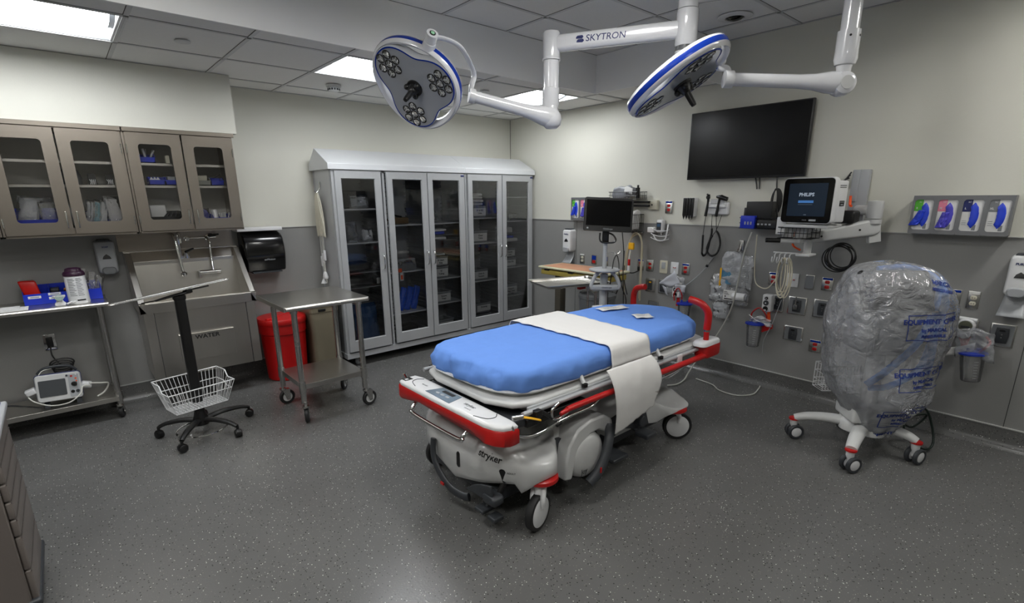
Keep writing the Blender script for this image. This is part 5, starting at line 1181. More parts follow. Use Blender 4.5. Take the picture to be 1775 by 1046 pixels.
# basket: top rim leans forward, wires
bk = Matrix.Translation((sx-.012, sy-.075, .255)) @ rotz(math.radians(12))
w0, d0, w1, d1, hb = .33, .17, .42, .26, .20
def bp_(u, v, h):   # u,v in -1..1 on perimeter, h 0..1
    return bk @ Vector((u*(w0+(w1-w0)*h)/2, v*(d0+(d1-d0)*h)/2, h*hb-(.045*h if v < 0 else 0)))
m = MB(); r_ = .0022
def per(n):
    out = []
    for k in range(n): out.append((-1+2*k/n, -1))
    for k in range(n): out.append((1, -1+2*k/n))
    for k in range(n): out.append((1-2*k/n, 1))
    for k in range(n): out.append((-1, 1-2*k/n))
    return out
for h, rr in ((0, .003), (1, .0042), (.62, .003)): m.tube([bp_(u, v, h) for u, v in per(8)], rr, 8, closed=True)
for k in range(17):
    u = -1+2*k/16; m.tube([bp_(u, -1, 1), bp_(u, -1, 0), bp_(u, 1, 0), bp_(u, 1, 1)], r_, 6)
for k in range(1, 9):
    v = -1+2*k/9; m.tube([bp_(-1, v, 1), bp_(-1, v, 0), bp_(1, v, 0), bp_(1, v, 1)], r_, 6)
obj('wire_basket', m, WHITE, t)

# ---- stainless side table on big casters
t = thing('steel_side_table', 'small square stainless table on four large casters in front of the red bin', 'table', (1.41, 4.0, 0))
x0, x1, y0, y1, z = 1.085, 1.725, 3.66, 4.345, .908
m = MB(); m.box((x0+.01, y0+.01, z-.004), (x1-.01, y1-.01, z))
m.tube([(x0+.01, y0+.012, z-.016), (x1-.01, y0+.012, z-.016)], .016, 14); m.box((x0, y0+.01, z-.034), (x0+.014, y1-.01, z)); m.box((x1-.014, y0+.01, z-.034), (x1, y1-.01, z)); m.tube([(x0+.01, y1-.012, z-.016), (x1-.01, y1-.012, z-.016)], .016, 14); obj('tabletop', m, STEELH, t, bevel=.002)
lx0, lx1, ly0, ly1 = 1.165, 1.655, 3.72, 4.20
m = MB(); m.box((lx0, ly0, .298), (lx1, ly1, .302)); m.box((lx0, ly0-.003, .262), (lx1, ly0, .302)); m.box((lx0, ly1, .262), (lx1, ly1+.003, .302)); m.box((lx0-.003, ly0, .262), (lx0, ly1, .302)); m.box((lx1, ly0, .262), (lx1+.003, ly1, .302)); obj('lower_shelf', m, STEELH, t, bevel=.001)
for i, (x, y) in enumerate(((lx0, ly0), (lx1, ly0), (lx1, ly1), (lx0, ly1))):
    m = MB(); m.tube([(x, y, .16), (x, y, .885)], .0205, 16); m.cyl((x, y, .24), (x, y, .325), .0255, seg=16); m.cyl((x, y, .85), (x, y, .888), .026, seg=16); lg = obj('leg', m, STEEL, t)
    caster(lg, (x+(.01, .03, .02, .02)[i], y), .062, .030, (1.2, .15, .9, .1)[i], .17, STEEL, RUBBER, OFFW)

# ---- waste bins
t = thing('red_waste_bin', 'round red plastic waste bin with a lid beside the scrub sink', 'bin', (1.42, 4.915, 0))
M_ = Matrix.Translation((1.425, 4.915, 0)); m = MB(); m.lathe([(0, 0), (.165, .0), (.175, .01), (.190, .30), (.196, .44), (.205, .45), (.207, .54), (0, .54)], M_, 40); obj('tub', m, REDB, t)
m = MB(); m.lathe([(.212, .535), (.216, .545), (.216, .575), (.208, .588), (.15, .592), (.05, .600), (0, .600)], M_, 40); m.box((-.20, -.015, .588), (.20, .015, .604), m=M_ @ rotz(.6), bev=.005); obj('lid', m, REDB, t)
t = thing('beige_waste_bin', 'square beige plastic bin between the red bin and the tall cabinet', 'bin', (1.79, 4.92, 0))
M_ = Matrix.Translation((1.765, 4.905, 0)) 
m = MB(); m.loft([[M_ @ Vector((x*k, y*k, z)) for x, y in rrect(.27, .36, .035, 5)] for z, k in ((0, .86), (.01, .88), (.60, 1.0), (.605, 1.03), (.66, 1.05), (.665, 1.03))]); obj('tub', m, TAN, t)
m = MB(); m.loft([[M_ @ Vector((x*k, y*k, z)) for x, y in rrect(.29, .38, .035, 5)] for z, k in ((.655, 1.0), (.66, 1.03), (.70, 1.03), (.715, .98), (.72, .8))]); obj('lid', m, TAN, t)
m = MB(); m.box((1.70, 4.71, .615), (1.77, 4.722, .64), bev=.004); obj('grip', m, BLACK, t)
# ============================================================ RIGHT WALL
# ---- television
t = thing('television', 'large black flat television mounted high on the right wall', 'television', (RX, 2.11, 1.79))
m = MB(); m.box((4.435, 1.605, 1.790), (4.468, 2.613, 2.357), bev=.004); obj('housing', m, BLACK, t)
m = MB(); m.box((4.4335, 1.616, 1.808), (4.436, 2.602, 2.348)); obj('screen', m, TVM, t)
m = MB(); m.box((4.466, 1.80, 1.88), (RX, 2.42, 2.20), bev=.004); obj('wall_bracket', m, BLACK, t)
m = MB(); m.tube(smooth([(4.47, 2.0, 1.80), (4.47, 1.985, 1.74), (4.465, 1.975, 1.70)], 4), .006, 8); m.tube(smooth([(4.47, 1.965, 1.80), (4.47, 1.96, 1.74), (4.465, 1.955, 1.70)], 4), .005, 8); obj('cable', m, CORDK, t)
# ---- outlets and plates
def plate(y0, y1, z0, z1, kind, label, face=None):
    y0, y1 = max(y0, y1), min(y0, y1); cy, cz = (y0+y1)/2, (z0+z1)/2; w, h = y0-y1, z1-z0
    t = thing('gas_outlet' if kind in ('gas', 'vac') else 'wall_outlet', label, 'outlet', (RX, cy, z0))
    M_ = wallR(cy, cz, RX-.0005)
    m = MB(); m.prism(rrect(w, h, .004, 2), 0, .006, m=M_, bev=.002); obj('plate', m, {'ivory': IVORY, 'white': WHITE}.get(kind, STEEL), t)
    if kind in ('red', 'redblue', 'redwhite', 'ivory_duplex'):
        for s_ in (-1, 1):
            m = MB(); pts = [(x, max(-.013, min(.013, y))) for x, y in circ(.0175, 24)]; m.prism(pts, .005, .009, m=M_ @ Matrix.Translation((0, s_*.0195-.004, 0)), bev=.001)
            fc = obj('socket', m, IVORY if kind == 'ivory_duplex' else RED, t)
            m = MB()
            for xx in (-.0065, .0065): m.box((xx-.0012, -.005, .0088), (xx+.0012, .004, .0094), m=M_ @ Matrix.Translation((0, s_*.0195-.004, 0)))
            obj('slots', m, BLACK, fc)
    if kind in ('redblue', 'redwhite', 'ivory_duplex'):
        m = MB(); m.prism(rrect(w*.86, .016, .001, 1), .0055, .0075, m=M_ @ Matrix.Translation((0, h/2-.011, 0))); obj('circuit_label', m, BLUE if kind == 'redblue' else PAPER, t)
    if kind == 'blue':
        m = MB(); m.prism(rrect(w*.8, h*.45, .003, 2), .0055, .010, m=M_ @ Matrix.Translation((0, h*.2, 0))); obj('blue_cover', m, BLUE, t)
        m = MB(); m.prism(rrect(w*.6, h*.3, .003, 2), .0055, .010, m=M_ @ Matrix.Translation((0, -h*.22, 0))); obj('socket', m, RED, t)
    if kind in ('white', 'ivory'):
        m = MB(); m.prism(rrect(w*.45, h*.5 if kind == 'ivory' else .018, .002, 2), .0055, .012 if kind == 'ivory' else .009, m=M_ @ Matrix.Translation((0, h*.12 if kind == 'ivory' else .004, 0)), bev=.001); obj('insert', m, LGREY if kind == 'ivory' else WHITE, t)
        for xx in (-.012, .006) if kind == 'white' else (0,):
            m = MB(); m.box((xx, -.002, .0088), (xx+.009, .008, .0105), m=M_); obj('jack', m, RED if kind == 'white' else DGREY, t)
    if kind == 'gas':
        m = MB(); m.prism(rrect(w*.86, h*.90, .006, 3), .0055, .0065, m=M_); obj('inner_plate', m, MGREY, t)
        m = MB(); pts = [(-.030, -.05), (.030, -.05), (.034, .0), (.030, .05), (-.030, .05), (-.034, .0)]; m.prism(pts, .006, .016, m=M_, bev=.003); ou = obj('outlet_block', m, DGREY, t)
        m = MB(); m.prism(rrect(.03, .014, .006, 4), .0155, .0175, m=M_ @ Matrix.Translation((0, .032, 0))); obj('release_button', m, BLACK, ou)
        for q in (0.006, -.014):
            m = MB(); m.lathe([(0, .0165), (.004, .0165), (.004, .015), (0, .015)], M_ @ Matrix.Translation((0, q, 0)), 10); obj('port', m, STEEL, ou)
    if kind == 'vac':
        m = MB(); m.prism(rrect(w*.86, h*.9, .004, 2), .0055, .0065, m=M_); obj('inner_plate', m, MGREY, t)
    if kind == 'yellow':
        m = MB(); m.prism(rrect(.045, .10, .004, 3), .0055, .012, m=M_, bev=.002); ou = obj('outlet_block', m, DGREY, t)
        m = MB(); m.prism(rrect(.028, .014, .002, 2), .0115, .0135, m=M_ @ Matrix.Translation((0, .03, 0))); obj('yellow_label', m, YEL, ou)
    return t
plate(2.856, 2.777, 1.484, 1.602, 'redblue', 'red duplex outlet high on the cream wall left of the black specula dispenser')
plate(3.937, 3.866, .897, 1.013, 'ivory_duplex', 'ivory duplex outlet on the grey wall above the overbed table')
plate(3.762, 3.690, .906, 1.011, 'blue', 'blue topped outlet behind the overbed table, left of the monitor pole')
plate(3.60, 3.53, .906, 1.011, 'blue', 'blue topped outlet behind the round shelf of the monitor cart')
plate(3.137, 3.064, .901, 1.016, 'redblue', 'red outlet with a blue label and a black plug, right of the yellow tag')
plate(3.029, 2.946, .903, 1.020, 'redwhite', 'red outlet with a white label between the hose loop and the ivory thermostat')
plate(2.873, 2.785, .897, 1.025, 'ivory', 'ivory switch plate in the row of outlets right of the red outlets')
plate(2.748, 2.663, .906, 1.020, 'white', 'white data plate in the row right of the ivory switch')
plate(2.626, 2.546, .906, 1.016, 'redblue', 'red outlet with a blue label above the left suction regulator')
plate(3.027, 2.910, .693, .831, 'yellow', 'steel gas plate with a small yellow label behind the red handle of the stretcher')
plate(2.873, 2.763, .691, .833, 'gas', 'steel gas plate just left of the left suction regulator')
plate(1.803, 1.724, .906, 1.018, 'redblue', 'red outlet with a blue label behind the slanting white cord')
plate(1.655, 1.565, .912, 1.025, 'white', 'white data plate below the patient monitor')
plate(1.516, 1.446, .909, 1.025, 'vac', 'plain steel plate behind the coil of cream cable')
plate(1.393, 1.310, .915, 1.018, 'redblue', 'red outlet with a blue label right of the coil of cream cable')
plate(1.747, 1.655, .685, .832, 'gas', 'steel gas plate behind the middle suction regulator')
plate(1.622, 1.477, .686, .835, 'gas', 'steel gas plate with a fitting, second from the bag covered machine')
plate(1.428, 1.290, .69, .838, 'gas', 'steel gas plate beside the bag covered machine')
plate(1.627, 1.474, .459, .585, 'gas', 'lowest steel gas plate on the wall')
plate(1.417, 1.327, .399, .501, 'redblue', 'lowest red outlet with a blue label, left of the bag covered machine')
plate(.618, .540, .904, 1.024, 'redblue', 'red outlet with a blue label at the right edge of the plastic bag')
plate(.509, .445, .907, 1.025, 'ivory_duplex', 'cream duplex outlet in a steel plate left of the hand sanitizer')
plate(.529, .423, .697, .835, 'gas', 'steel gas plate behind the right suction regulator')
plate(.363, .238, .682, .833, 'gas', 'steel gas plate below the right hand sanitizer')
plate(2.98, 2.86, .52, .60, 'vac', 'steel plate low on the wall behind the stretcher handle')
# fitting on the second gas plate
m = MB(); m.cyl((4.49, 1.55, .765), (4.44, 1.55, .765), .012, seg=14); m.cyl((4.455, 1.55, .77), (4.455, 1.548, .84), .006, seg=10); m.box((4.45, 1.535, .735), (4.485, 1.565, .775), bev=.006); tag(obj('gas_adapter', m, STEEL), 'steel adapter standing in the gas plate below the patient monitor', 'adapter')
# black plug of the monitor cart
m = MB(); m.box((4.455, 3.075, .90), (4.493, 3.115, .945), bev=.008); m.tube(smooth([(4.46, 3.095, .90), (4.40, 3.12, .88), (4.30, 3.15, .87), (4.10, 3.1, .70)], 5), .006, 8); tag(obj('power_plug', m, CORDK), 'black plug with its cord in the red outlet right of the yellow tag', 'plug')

# ---- glove box racks
def glove_rack(y0, y1, z0, z1, spec, label, xw=.115):
    cy = (y0+y1)/2; w = y0-y1; t = thing('glove_rack', label, 'glove rack', (RX, cy, z0)); xf = RX-xw
    m = MB(); n = len(spec); M_ = wallR(cy, (z0+z1)/2, xf); h = z1-z0; cw = w/n
    m.box((xf+.004, y1, z0), (RX-.002, y0, z0+.004)); m.box((xf+.004, y1, z1-.004), (RX-.002, y0, z1)); m.box((xf+.004, y0-.004, z0), (RX-.002, y0, z1)); m.box((xf+.004, y1, z0), (RX-.002, y1+.004, z1))
    bw, bh = (cw-.026), h-.052
    for k in range(n):
        cx = -w/2+cw*(k+.5); inn = rrect(bw, bh, .016, 4, cx, 0); oo = []
        for px, py in inn:
            dx, dy = px-cx, py; kk = max(abs(dx)/(cw/2), abs(dy)/(h/2)); oo.append((cx+dx/kk, dy/kk))
        m.loft([[M_ @ Vector((x, y, -.004)) for x, y in inn], [M_ @ Vector((x, y, 0)) for x, y in inn], [M_ @ Vector((x, y, 0)) for x, y in oo], [M_ @ Vector((x, y, -.004)) for x, y in oo]], cap=(False, False))
        if k: m.box((xf+.004, y0-cw*k-.002, z0), (RX-.002, y0-cw*k+.002, z1))
    obj('rack', m, GREYH, t, flat=True)
    for k, (corner, glove, size, lb) in enumerate(spec):
        cx = -w/2+cw*(k+.5); by = cy-cx; g = thing('glove_box', lb, 'glove box', (xf+.05, by, z0+.006))
        m = MB(); m.box((xf+.006, by+bw/2+.006, z0+.008), (RX-.01, by-bw/2-.006, z1-.008), bev=.002); bx = obj('carton', m, PAPER, g)
        Mb = wallR(by, (z0+z1)/2, xf+.0055)
        m = MB(); m.box((-bw/2, bh*.12, 0), (-bw*.06, bh/2+.0, .0008), m=Mb); obj('size_panel', m, corner, bx)
        tx = MB(); text_mb(size, .016, Mb @ Matrix.Translation((-bw*.36, bh*.22, .0010)), .0004, bold=.0005, mb=tx); text_mb('SC', .014, Mb @ Matrix.Translation((-bw*.12-.008, bh*.42, .0010)), .0004, mb=tx); obj('lettering', tx, PAPER, bx)
        m = MB(); 
        for q in range(3): m.box((-bw*.42, -bh*(.18+.06*q), 0), (-bw*.2, -bh*(.18+.06*q)+.002, .0009), m=Mb)
        m.box((bw*.12, -bh*.47, 0), (bw*.30, -bh*.30, .0009), m=Mb); obj('fine_print', m, MGREY, bx)
        kid = []
        for q in range(22):
            a = -1.25+2.5*q/21; kid.append((bw*.40*math.cos(a)-.006, bh*.43*math.sin(a)))
        for q in range(22):
            a = 1.15-2.3*q/21; kid.append((bw*.40*.22*math.cos(a)-.016, bh*.30*math.sin(a)))
        m = MB(); rg = [[Mb @ Vector((x*kq+.006*(1-kq), y*kq, z_)) for x, y in kid] for z_, kq in ((.0006, 1), (.004, .93), (.006, .7))]; m.loft(rg); m.jitter(.0022, 70, k); gl = obj('gloves', m, glove, g, ang=60)
        if k in (0, 1) or len(spec) < 4:
            m = MB()
            def fn(u, v, k=k):
                x = -.022+.036*u-.022*v*(1 if k == 0 else .4); y = .03-.100*v-(.012 if k == 1 else 0); z_ = .006+.016*math.sin(u*PI)*(1-.3*v)+.006*noise.noise(Vector((u*6, v*7, k)))+.006*v
                return Mb @ Vector((x*(1+.5*v), y, z_))
            m.grid(fn, 14, 16); obj('pulled_glove', m, glove, gl, solid=.002)
    return t
glove_rack(.880, .378, 1.392, 1.640, [(GREENM, GLOVE, 'S', 'glove box with a green corner, leftmost in the right rack, blue glove hanging out'), (PINKM, GLOVEV, 'M', 'glove box with a pink corner and violet gloves, second in the right rack'), (NAVYM, GLOVE, 'L', 'glove box with a dark blue corner, third in the right rack'), (MGREY, GLOVE, 'XL', 'glove box with a grey corner, rightmost in the right rack')], 'grey four-slot glove rack on the right wall near the picture edge')
glove_rack(4.045, 3.535, 1.388, 1.640, [(GREENM, GLOVE, 'S', 'glove box with a green corner in the far rack, left of the wide monitor'), (PINKM, GLOVEV, 'M', 'glove box with a pink corner in the far rack, partly behind the wide monitor'), (NAVYM, GLOVE, 'L', 'glove box in the third slot of the far rack, hidden by the wide monitor'), (MGREY, GLOVE, 'XL', 'glove box in the last slot of the far rack, hidden by the wide monitor')], 'grey glove rack on the far part of the right wall behind the wide monitor', .06)

# ---- dispensers
soap((4.45, 4.085, 1.02), wallR(4.075, 1.155, RX-.001), 'white hand sanitizer dispenser on the grey wall above the overbed table', WHITE, True)
soap((4.45, .285, 1.02), wallR(.278, 1.155, RX-.001), 'white hand sanitizer dispenser at the right edge of the picture', WHITE, True)
# ---- specula dispenser
t = thing('specula_dispenser', 'black and white ear specula dispenser on the cream wall', 'dispenser', (RX, 2.575, 1.46))
m = MB(); m.box((4.44, 2.518, 1.462), (RX-.001, 2.632, 1.632), bev=.004); obj('housing', m, WHITE, t)
for k in range(4):
    y = 2.616-.028*k; m = MB(); m.box((4.428, y-.012, 1.468), (4.441, y+.012, 1.630), bev=.004); tb_ = obj('magazine', m, BLACK, t)
    m = MB(); m.lathe([(.010, .0), (.009, -.008), (.003, -.026), (.0025, -.032), (0, -.032)], Matrix.Translation((4.436, y, 1.468)), 12); obj('speculum', m, BLACK, tb_)
# ---- otoscope set
t = thing('diagnostic_set', 'wall otoscope and ophthalmoscope set with coiled black cords', 'diagnostic set', (RX, 2.30, 1.48))
m = MB(); m.box((4.452, 2.205, 1.485), (RX-.001, 2.395, 1.595), bev=.012); m.box((4.43, 2.22, 1.545), (4.46, 2.40, 1.575), bev=.006); m.box((4.445, 2.235, 1.575), (RX-.001, 2.37, 1.62), bev=.008); obj('housing', m, WHITE, t)
for k, (y, zt) in enumerate(((2.392, 1.62), (2.292, 1.60))):
    m = MB(); m.tube([(4.425, y, 1.47), (4.425, y-.008, 1.53), (4.425, y-.012, 1.585)], [.013, .012, .009], 14); hn = obj('handle', m, BLACK, t)
    m = MB()
    if k == 0: m.lathe([(0, -.010), (.017, -.009), (.021, 0), (.017, .009), (0, .010)], frame((4.42, y-.014, 1.635), (-1, .2, 0)), 20); m.tube([(4.425, y-.012, 1.58), (4.425, y-.014, 1.66)], [.009, .012], 12); m.tube([(4.40, y-.014, 1.66), (4.44, y-.014, 1.65)], .008, 8)
    else: m.tube([(4.425, y-.03, 1.635), (4.42, y-.085, 1.62)], [.022, .018], 14); m.tube([(4.425, y+.01, 1.64), (4.425, y-.03, 1.635)], [.010, .020], 12); m.tube([(4.425, y-.012, 1.58), (4.425, y-.02, 1.63)], .010, 10); m.lathe([(.019, 0), (.020, .005), (.015, .008), (0, .008)], frame((4.42, y-.085, 1.62), (0, -1, -.25)), 16)
    obj('head', m, BLACK, hn)
    m = MB()
    if k == 0: base = smooth([(4.43, y, 1.47), (4.44, y+.012, 1.36), (4.445, y+.018, 1.30)], 6); coil = [(4.445, y+.018, 1.30), (4.448, y+.016, 1.20), (4.45, y+.014, 1.13), (4.45, y-.01, 1.115), (4.45, y-.035, 1.17), (4.45, y-.055, 1.28), (4.452, y-.06, 1.34), (4.456, y-.05, 1.40), (4.47, y-.04, 1.48)]
    else: base = smooth([(4.43, y, 1.47), (4.44, y-.005, 1.38), (4.445, y-.01, 1.34)], 6); coil = [(4.445, y-.01, 1.34), (4.448, y-.035, 1.30), (4.45, y-.05, 1.22), (4.45, y-.025, 1.14), (4.45, y+.03, 1.12), (4.45, y+.07, 1.17), (4.452, y+.045, 1.27), (4.455, y+.0, 1.35), (4.47, y-.03, 1.48)]
    m.tube(base, .0028, 8)
    cp = smooth(coil, 14); 
    for i in range(len(cp)): pass
    m.tube(cp[:int(len(cp)*.80)], [(.0105 if i % 2 else .008) for i in range(int(len(cp)*.80))], 8); m.tube(cp[int(len(cp)*.80)-1:], .0028, 8); obj('coiled_cord', m, CORDK, hn)
# ---- thermometer
t = thing('thermometer', 'wall thermometer with a dark display in a white wire holder', 'thermometer', (RX, 2.86, 1.23))
m = MB(); m.box((4.43, 2.835, 1.30), (4.49, 2.905, 1.425), bev=.014); bd = obj('body', m, WHITE, t)
m = MB(); m.box((4.4265, 2.848, 1.325), (4.431, 2.897, 1.398), bev=.006); sc_ = obj('display', m, DGREY, bd)
m = MB(); m.box((4.4255, 2.855, 1.358), (4.427, 2.890, 1.385)); obj('lcd', m, mat('blue_lcd', '#3c5a78', .3), sc_)
m = MB(); m.tube([(4.45, 2.865, 1.42), (4.45, 2.862, 1.45)], [.010, .006], 10); obj('probe', m, OFFW, t)
m = MB(); m.box((4.42, 2.92, 1.30), (4.48, 2.995, 1.35), bev=.003, m=None); obj('probe_cover_box', m, PAPER, t)
m = MB()
for zz in (1.24, 1.28, 1.33): m.tube(smooth([(4.49, 2.96, zz+.02), (4.42, 2.95, zz+.012), (4.41, 2.87, zz-.01), (4.42, 2.80, zz-.01), (4.49, 2.79, zz)], 5), .0035, 8)
m.tube(smooth([(4.48, 2.80, 1.38), (4.44, 2.785, 1.30), (4.43, 2.80, 1.235), (4.43, 2.88, 1.225), (4.45, 2.94, 1.27)], 5), .007, 8); obj('wire_holder', m, WHITE, t)
m = MB(); m.tube([(4.455, 2.86, 1.355), (4.43, 2.84, 1.28)], .004, 6); obj('holder_back', m, OFFW, t)
# ---- wire baskets
def wire_basket(x0, x1, y0, y1, z0, z1, label, parent=None, step=.025, matl=BLACK, nm='wire_basket'):
    m = MB(); y0, y1 = min(y0, y1), max(y0, y1)
    for z in (z0, (z0+z1)/2, z1): m.tube([(x0, y0, z), (x1, y0, z), (x1, y1, z), (x0, y1, z)], .0028 if z < z1 else .004, 6, closed=True)
    y = y0
    while y <= y1+1e-4: m.tube([(x0, y, z1), (x0, y, z0), (x1, y, z0), (x1, y, z1)], .0018, 5); y += step
    x = x0+step
    while x < x1: m.tube([(x, y0, z1), (x, y0, z0), (x, y1, z0), (x, y1, z1)], .0018, 5); x += step
    o = obj(nm, m, matl, parent)
    return o if parent else tag(o, label, 'basket')
wire_basket(4.30, 4.47, 3.06, 3.40, 1.62, 1.69, 'upper black wire basket of supplies on the cream wall right of the wide monitor')
wire_basket(4.30, 4.47, 3.08, 3.26, 1.30, 1.47, 'lower black wire basket beside the wide monitor')
t = thing('supply_bag', 'crumpled grey plastic bag in the upper wire basket', 'bag', (4.38, 3.26, 1.63))
m = MB(); m.box((4.32, 3.15, 1.625), (4.45, 3.38, 1.745), bev=.04); bmesh.ops.subdivide_edges(m.bm, edges=list(m.bm.edges), cuts=2, use_grid_fill=True); m.jitter(.03, 14, 2); obj('wrapper', m, mat('grey_wrap', '#8d9096', .3), t)
m = MB(); m.grid(lambda u, v: Vector((4.31+.01*v, 3.22-.10*u, 1.675+.06*v+.01*math.sin(u*5))), 6, 6); tag(obj('white_slip', m, PAPER, solid=.001), 'white slip leaning in the upper wire basket', 'paper')
m = MB(); m.cyl((4.36, 3.09, 1.63), (4.36, 3.09, 1.73), .02, seg=14); m.cyl((4.36, 3.09, 1.73), (4.36, 3.09, 1.755), .010, seg=10); tag(obj('black_bottle', m, BLACK), 'small black bottle at the right of the upper wire basket', 'bottle')
m = MB(); m.box((4.32, 3.10, 1.32), (4.44, 3.25, 1.50), bev=.02); bmesh.ops.subdivide_edges(m.bm, edges=list(m.bm.edges), cuts=2, use_grid_fill=True); m.jitter(.025, 16, 5); tag(obj('white_wrapper', m, LINEN), 'crumpled white wrapper bulging out of the lower wire basket', 'wrapper')
t = thing('rail_clamp', 'black double bar clamp between the two wire baskets', 'clamp', (4.45, 3.08, 1.56))
for zz in (1.545, 1.58):
    m = MB(); m.box((4.42, 3.00, zz), (4.45, 3.26, zz+.022), bev=.004); obj('bar', m, BLACK, t)
m = MB(); m.box((4.46, 2.93, 1.52), (RX-.001, 3.03, 1.61), bev=.004); tag(obj('junction_box', m, IVORY), 'square cream wall box right of the black clamp', 'junction box')
m = MB(); m.cyl((4.46, 2.985, 1.565), (4.455, 2.985, 1.565), .008, seg=12); o = obj('knob', m, BLACK, bpy.data.objects['junction_box'])
# ---- hose and sensor bundle hung under the lower basket
t = thing('hose_bundle', 'cream hose looped over wall hooks beside the monitor cart', 'hose', (4.42, 3.15, 1.27))
m = MB(); m.box((4.44, 3.07, 1.285), (4.48, 3.20, 1.30), bev=.003)
for y in (3.09, 3.13, 3.17): m.tube(smooth([(4.46, y, 1.30), (4.42, y, 1.285), (4.395, y, 1.295), (4.39, y, 1.33)], 4), .004, 6)
obj('hook', m, STEEL, t)
CH = mat('cream_hose', '#b5ad95', .4)
m = MB(); m.tube(smooth([(4.41, 3.235, .62), (4.41, 3.225, .95), (4.41, 3.20, 1.15), (4.405, 3.15, 1.27), (4.405, 3.09, 1.28), (4.41, 3.045, 1.20), (4.41, 3.03, 1.00), (4.41, 3.03, .60)], 7), .008, 10); m.tube(smooth([(4.42, 3.26, .70), (4.42, 3.245, 1.0), (4.42, 3.21, 1.18), (4.41, 3.14, 1.26), (4.42, 3.07, 1.26), (4.42, 3.05, 1.12), (4.42, 3.05, .62)], 7), .006, 8); obj('hose', m, CH, t)
m = MB(); m.tube(smooth([(4.39, 3.24, 1.10), (4.39, 3.25, .85), (4.38, 3.28, .70)], 5), .005, 8); m.tube(smooth([(4.38, 3.22, .95), (4.36, 3.20, .80), (4.37, 3.16, .65)], 5), .005, 8); obj('black_cable', m, CORDK, t)
t = thing('yellow_tag_probe', 'yellow tagged probe hanging with a red and white sleeve by the hose', 'probe', (4.38, 3.17, .95))
m = MB(); m.box((4.365, 3.115, 1.12), (4.395, 3.175, 1.19), bev=.008); obj('yellow_connector', m, YEL, t)
m = MB(); m.tube([(4.38, 3.15, 1.13), (4.38, 3.165, 1.02)], .009, 10); obj('cable', m, CORDW, t)
m = MB(); m.cyl((4.38, 3.165, 1.02), (4.38, 3.165, .955), .013, seg=12); obj('red_sleeve', m, RED, t)
m = MB(); m.cyl((4.38, 3.165, .955), (4.38, 3.165, .88), .015, seg=12); obj('white_sleeve', m, WHITE, t)
# ---- basket with cassette boxes below the television
bk_ = wire_basket(4.31, 4.47, 1.71, 2.02, 1.385, 1.47, 'black wire basket below the television holding black boxes')
m = MB(); m.box((4.295, 1.89, 1.383), (4.40, 2.008, 1.487), bev=.004); t = tag(obj('blue_box', m, BLUEB), 'blue box hooked in the wire basket below the television', 'box')
tx = MB(); 
for q in range(3): text_mb('X2%', .026, wallR(1.975-.028*q, 1.435, 4.2945), .0006, mb=tx) if False else tx.box((4.2935, 1.96-.024*q, 1.415), (4.295, 1.972-.024*q, 1.44))
obj('faded_marks', tx, LGREY, t)
m = MB(); m.box((4.33, 1.775, 1.40), (4.45, 1.985, 1.60), bev=.004); tag(obj('black_carton', m, BLACK), 'tall black box standing in the basket below the television', 'box')
m = MB(); m.box((4.36, 1.95, 1.40), (4.46, 2.015, 1.55), bev=.004); tag(obj('black_carton', m, mat('dark_purple_black', '#16101a', .4)), 'narrow black box behind the blue box', 'box')
m = MB(); m.box((4.30, 1.72, 1.39), (4.40, 1.87, 1.455), bev=.003); t = tag(obj('small_device', m, BLACK), 'low black device with white marks in the basket right of the blue box', 'device')
m = MB(); 
for q in range(4): m.box((4.2985, 1.85-.03*q, 1.415), (4.3, 1.868-.03*q, 1.428))
obj('white_marks', m, LGREY, t)
t = thing('cord_bundle', 'tied black power cord hanging from the television into the basket', 'cord', (4.45, 1.75, 1.50))
m = MB()
for k in range(5): m.tube(smooth([(4.42+.008*k, 1.800+(.018+.006*k)*math.cos(a), 1.60+.10*math.sin(a)) for a in [2*PI*q/10 for q in range(10)]], 3, closed=True), .0055, 8, closed=True)
m.tube(smooth([(4.43, 1.80, 1.70), (4.44, 1.81, 1.76), (4.46, 1.82, 1.86)], 4), .006, 8)
m.tube(smooth([(4.42, 1.78, 1.56), (4.40, 1.76, 1.50), (4.41, 1.76, 1.46)], 4), .006, 8); obj('cord', m, CORDK, t)
m = MB(); m.box((4.41, 1.78, 1.585), (4.47, 1.825, 1.60), bev=.004); obj('tie', m, BLACK, t)
# ---- hanging supply bags
t = thing('hanging_supply_bags', 'clear plastic bags of breathing supplies hanging from a wall hook', 'bag', (4.45, 2.06, .60))
m = MB(); m.box((4.485, 2.045, 1.18), (RX-.001, 2.085, 1.27), bev=.003); m.tube(smooth([(4.49, 2.065, 1.25), (4.47, 2.065, 1.18), (4.44, 2.065, 1.17), (4.43, 2.065, 1.20)], 4), .005, 8); obj('wall_hook', m, STEEL, t)
def hbag(y0, y1, z0, z1, th, seed, matl, name, par, x=4.455, sk=0, fillm=None):
    def sh(sg, a=1):
        def fn(u, v):
            e = max(0, 1-abs(2*u-1)**3)*max(0, 1-abs(2*v-1)**4); n = noise.noise(Vector((u*5+seed, v*7, sg)))
            pinch = 1-.35*max(0, v-.8)/.2
            y = (y0+y1)/2+((y1-y0)*(u-.5))*pinch*a+sk*(1-v); z = (z0+z1)/2+(z1-z0)*(v-.5)*a
            return Vector((x-sg*th/2*e**.5*(1+.7*n)*a-(.0 if sg > 0 else .0), y+.008*n, z+.006*n))
        return fn
    m = MB(); m.grid(sh(1), 14, 20); m.grid(sh(-1), 14, 20); b = obj(name, m, matl, par)
    if fillm: m = MB(); m.grid(sh(1, .75), 8, 10); m.grid(sh(-1, .75), 8, 10); obj('contents', m, fillm, b)
    return b
hbag(2.21, 2.00, .86, 1.17, .05, 1, BAGW, 'upper_bag', t)
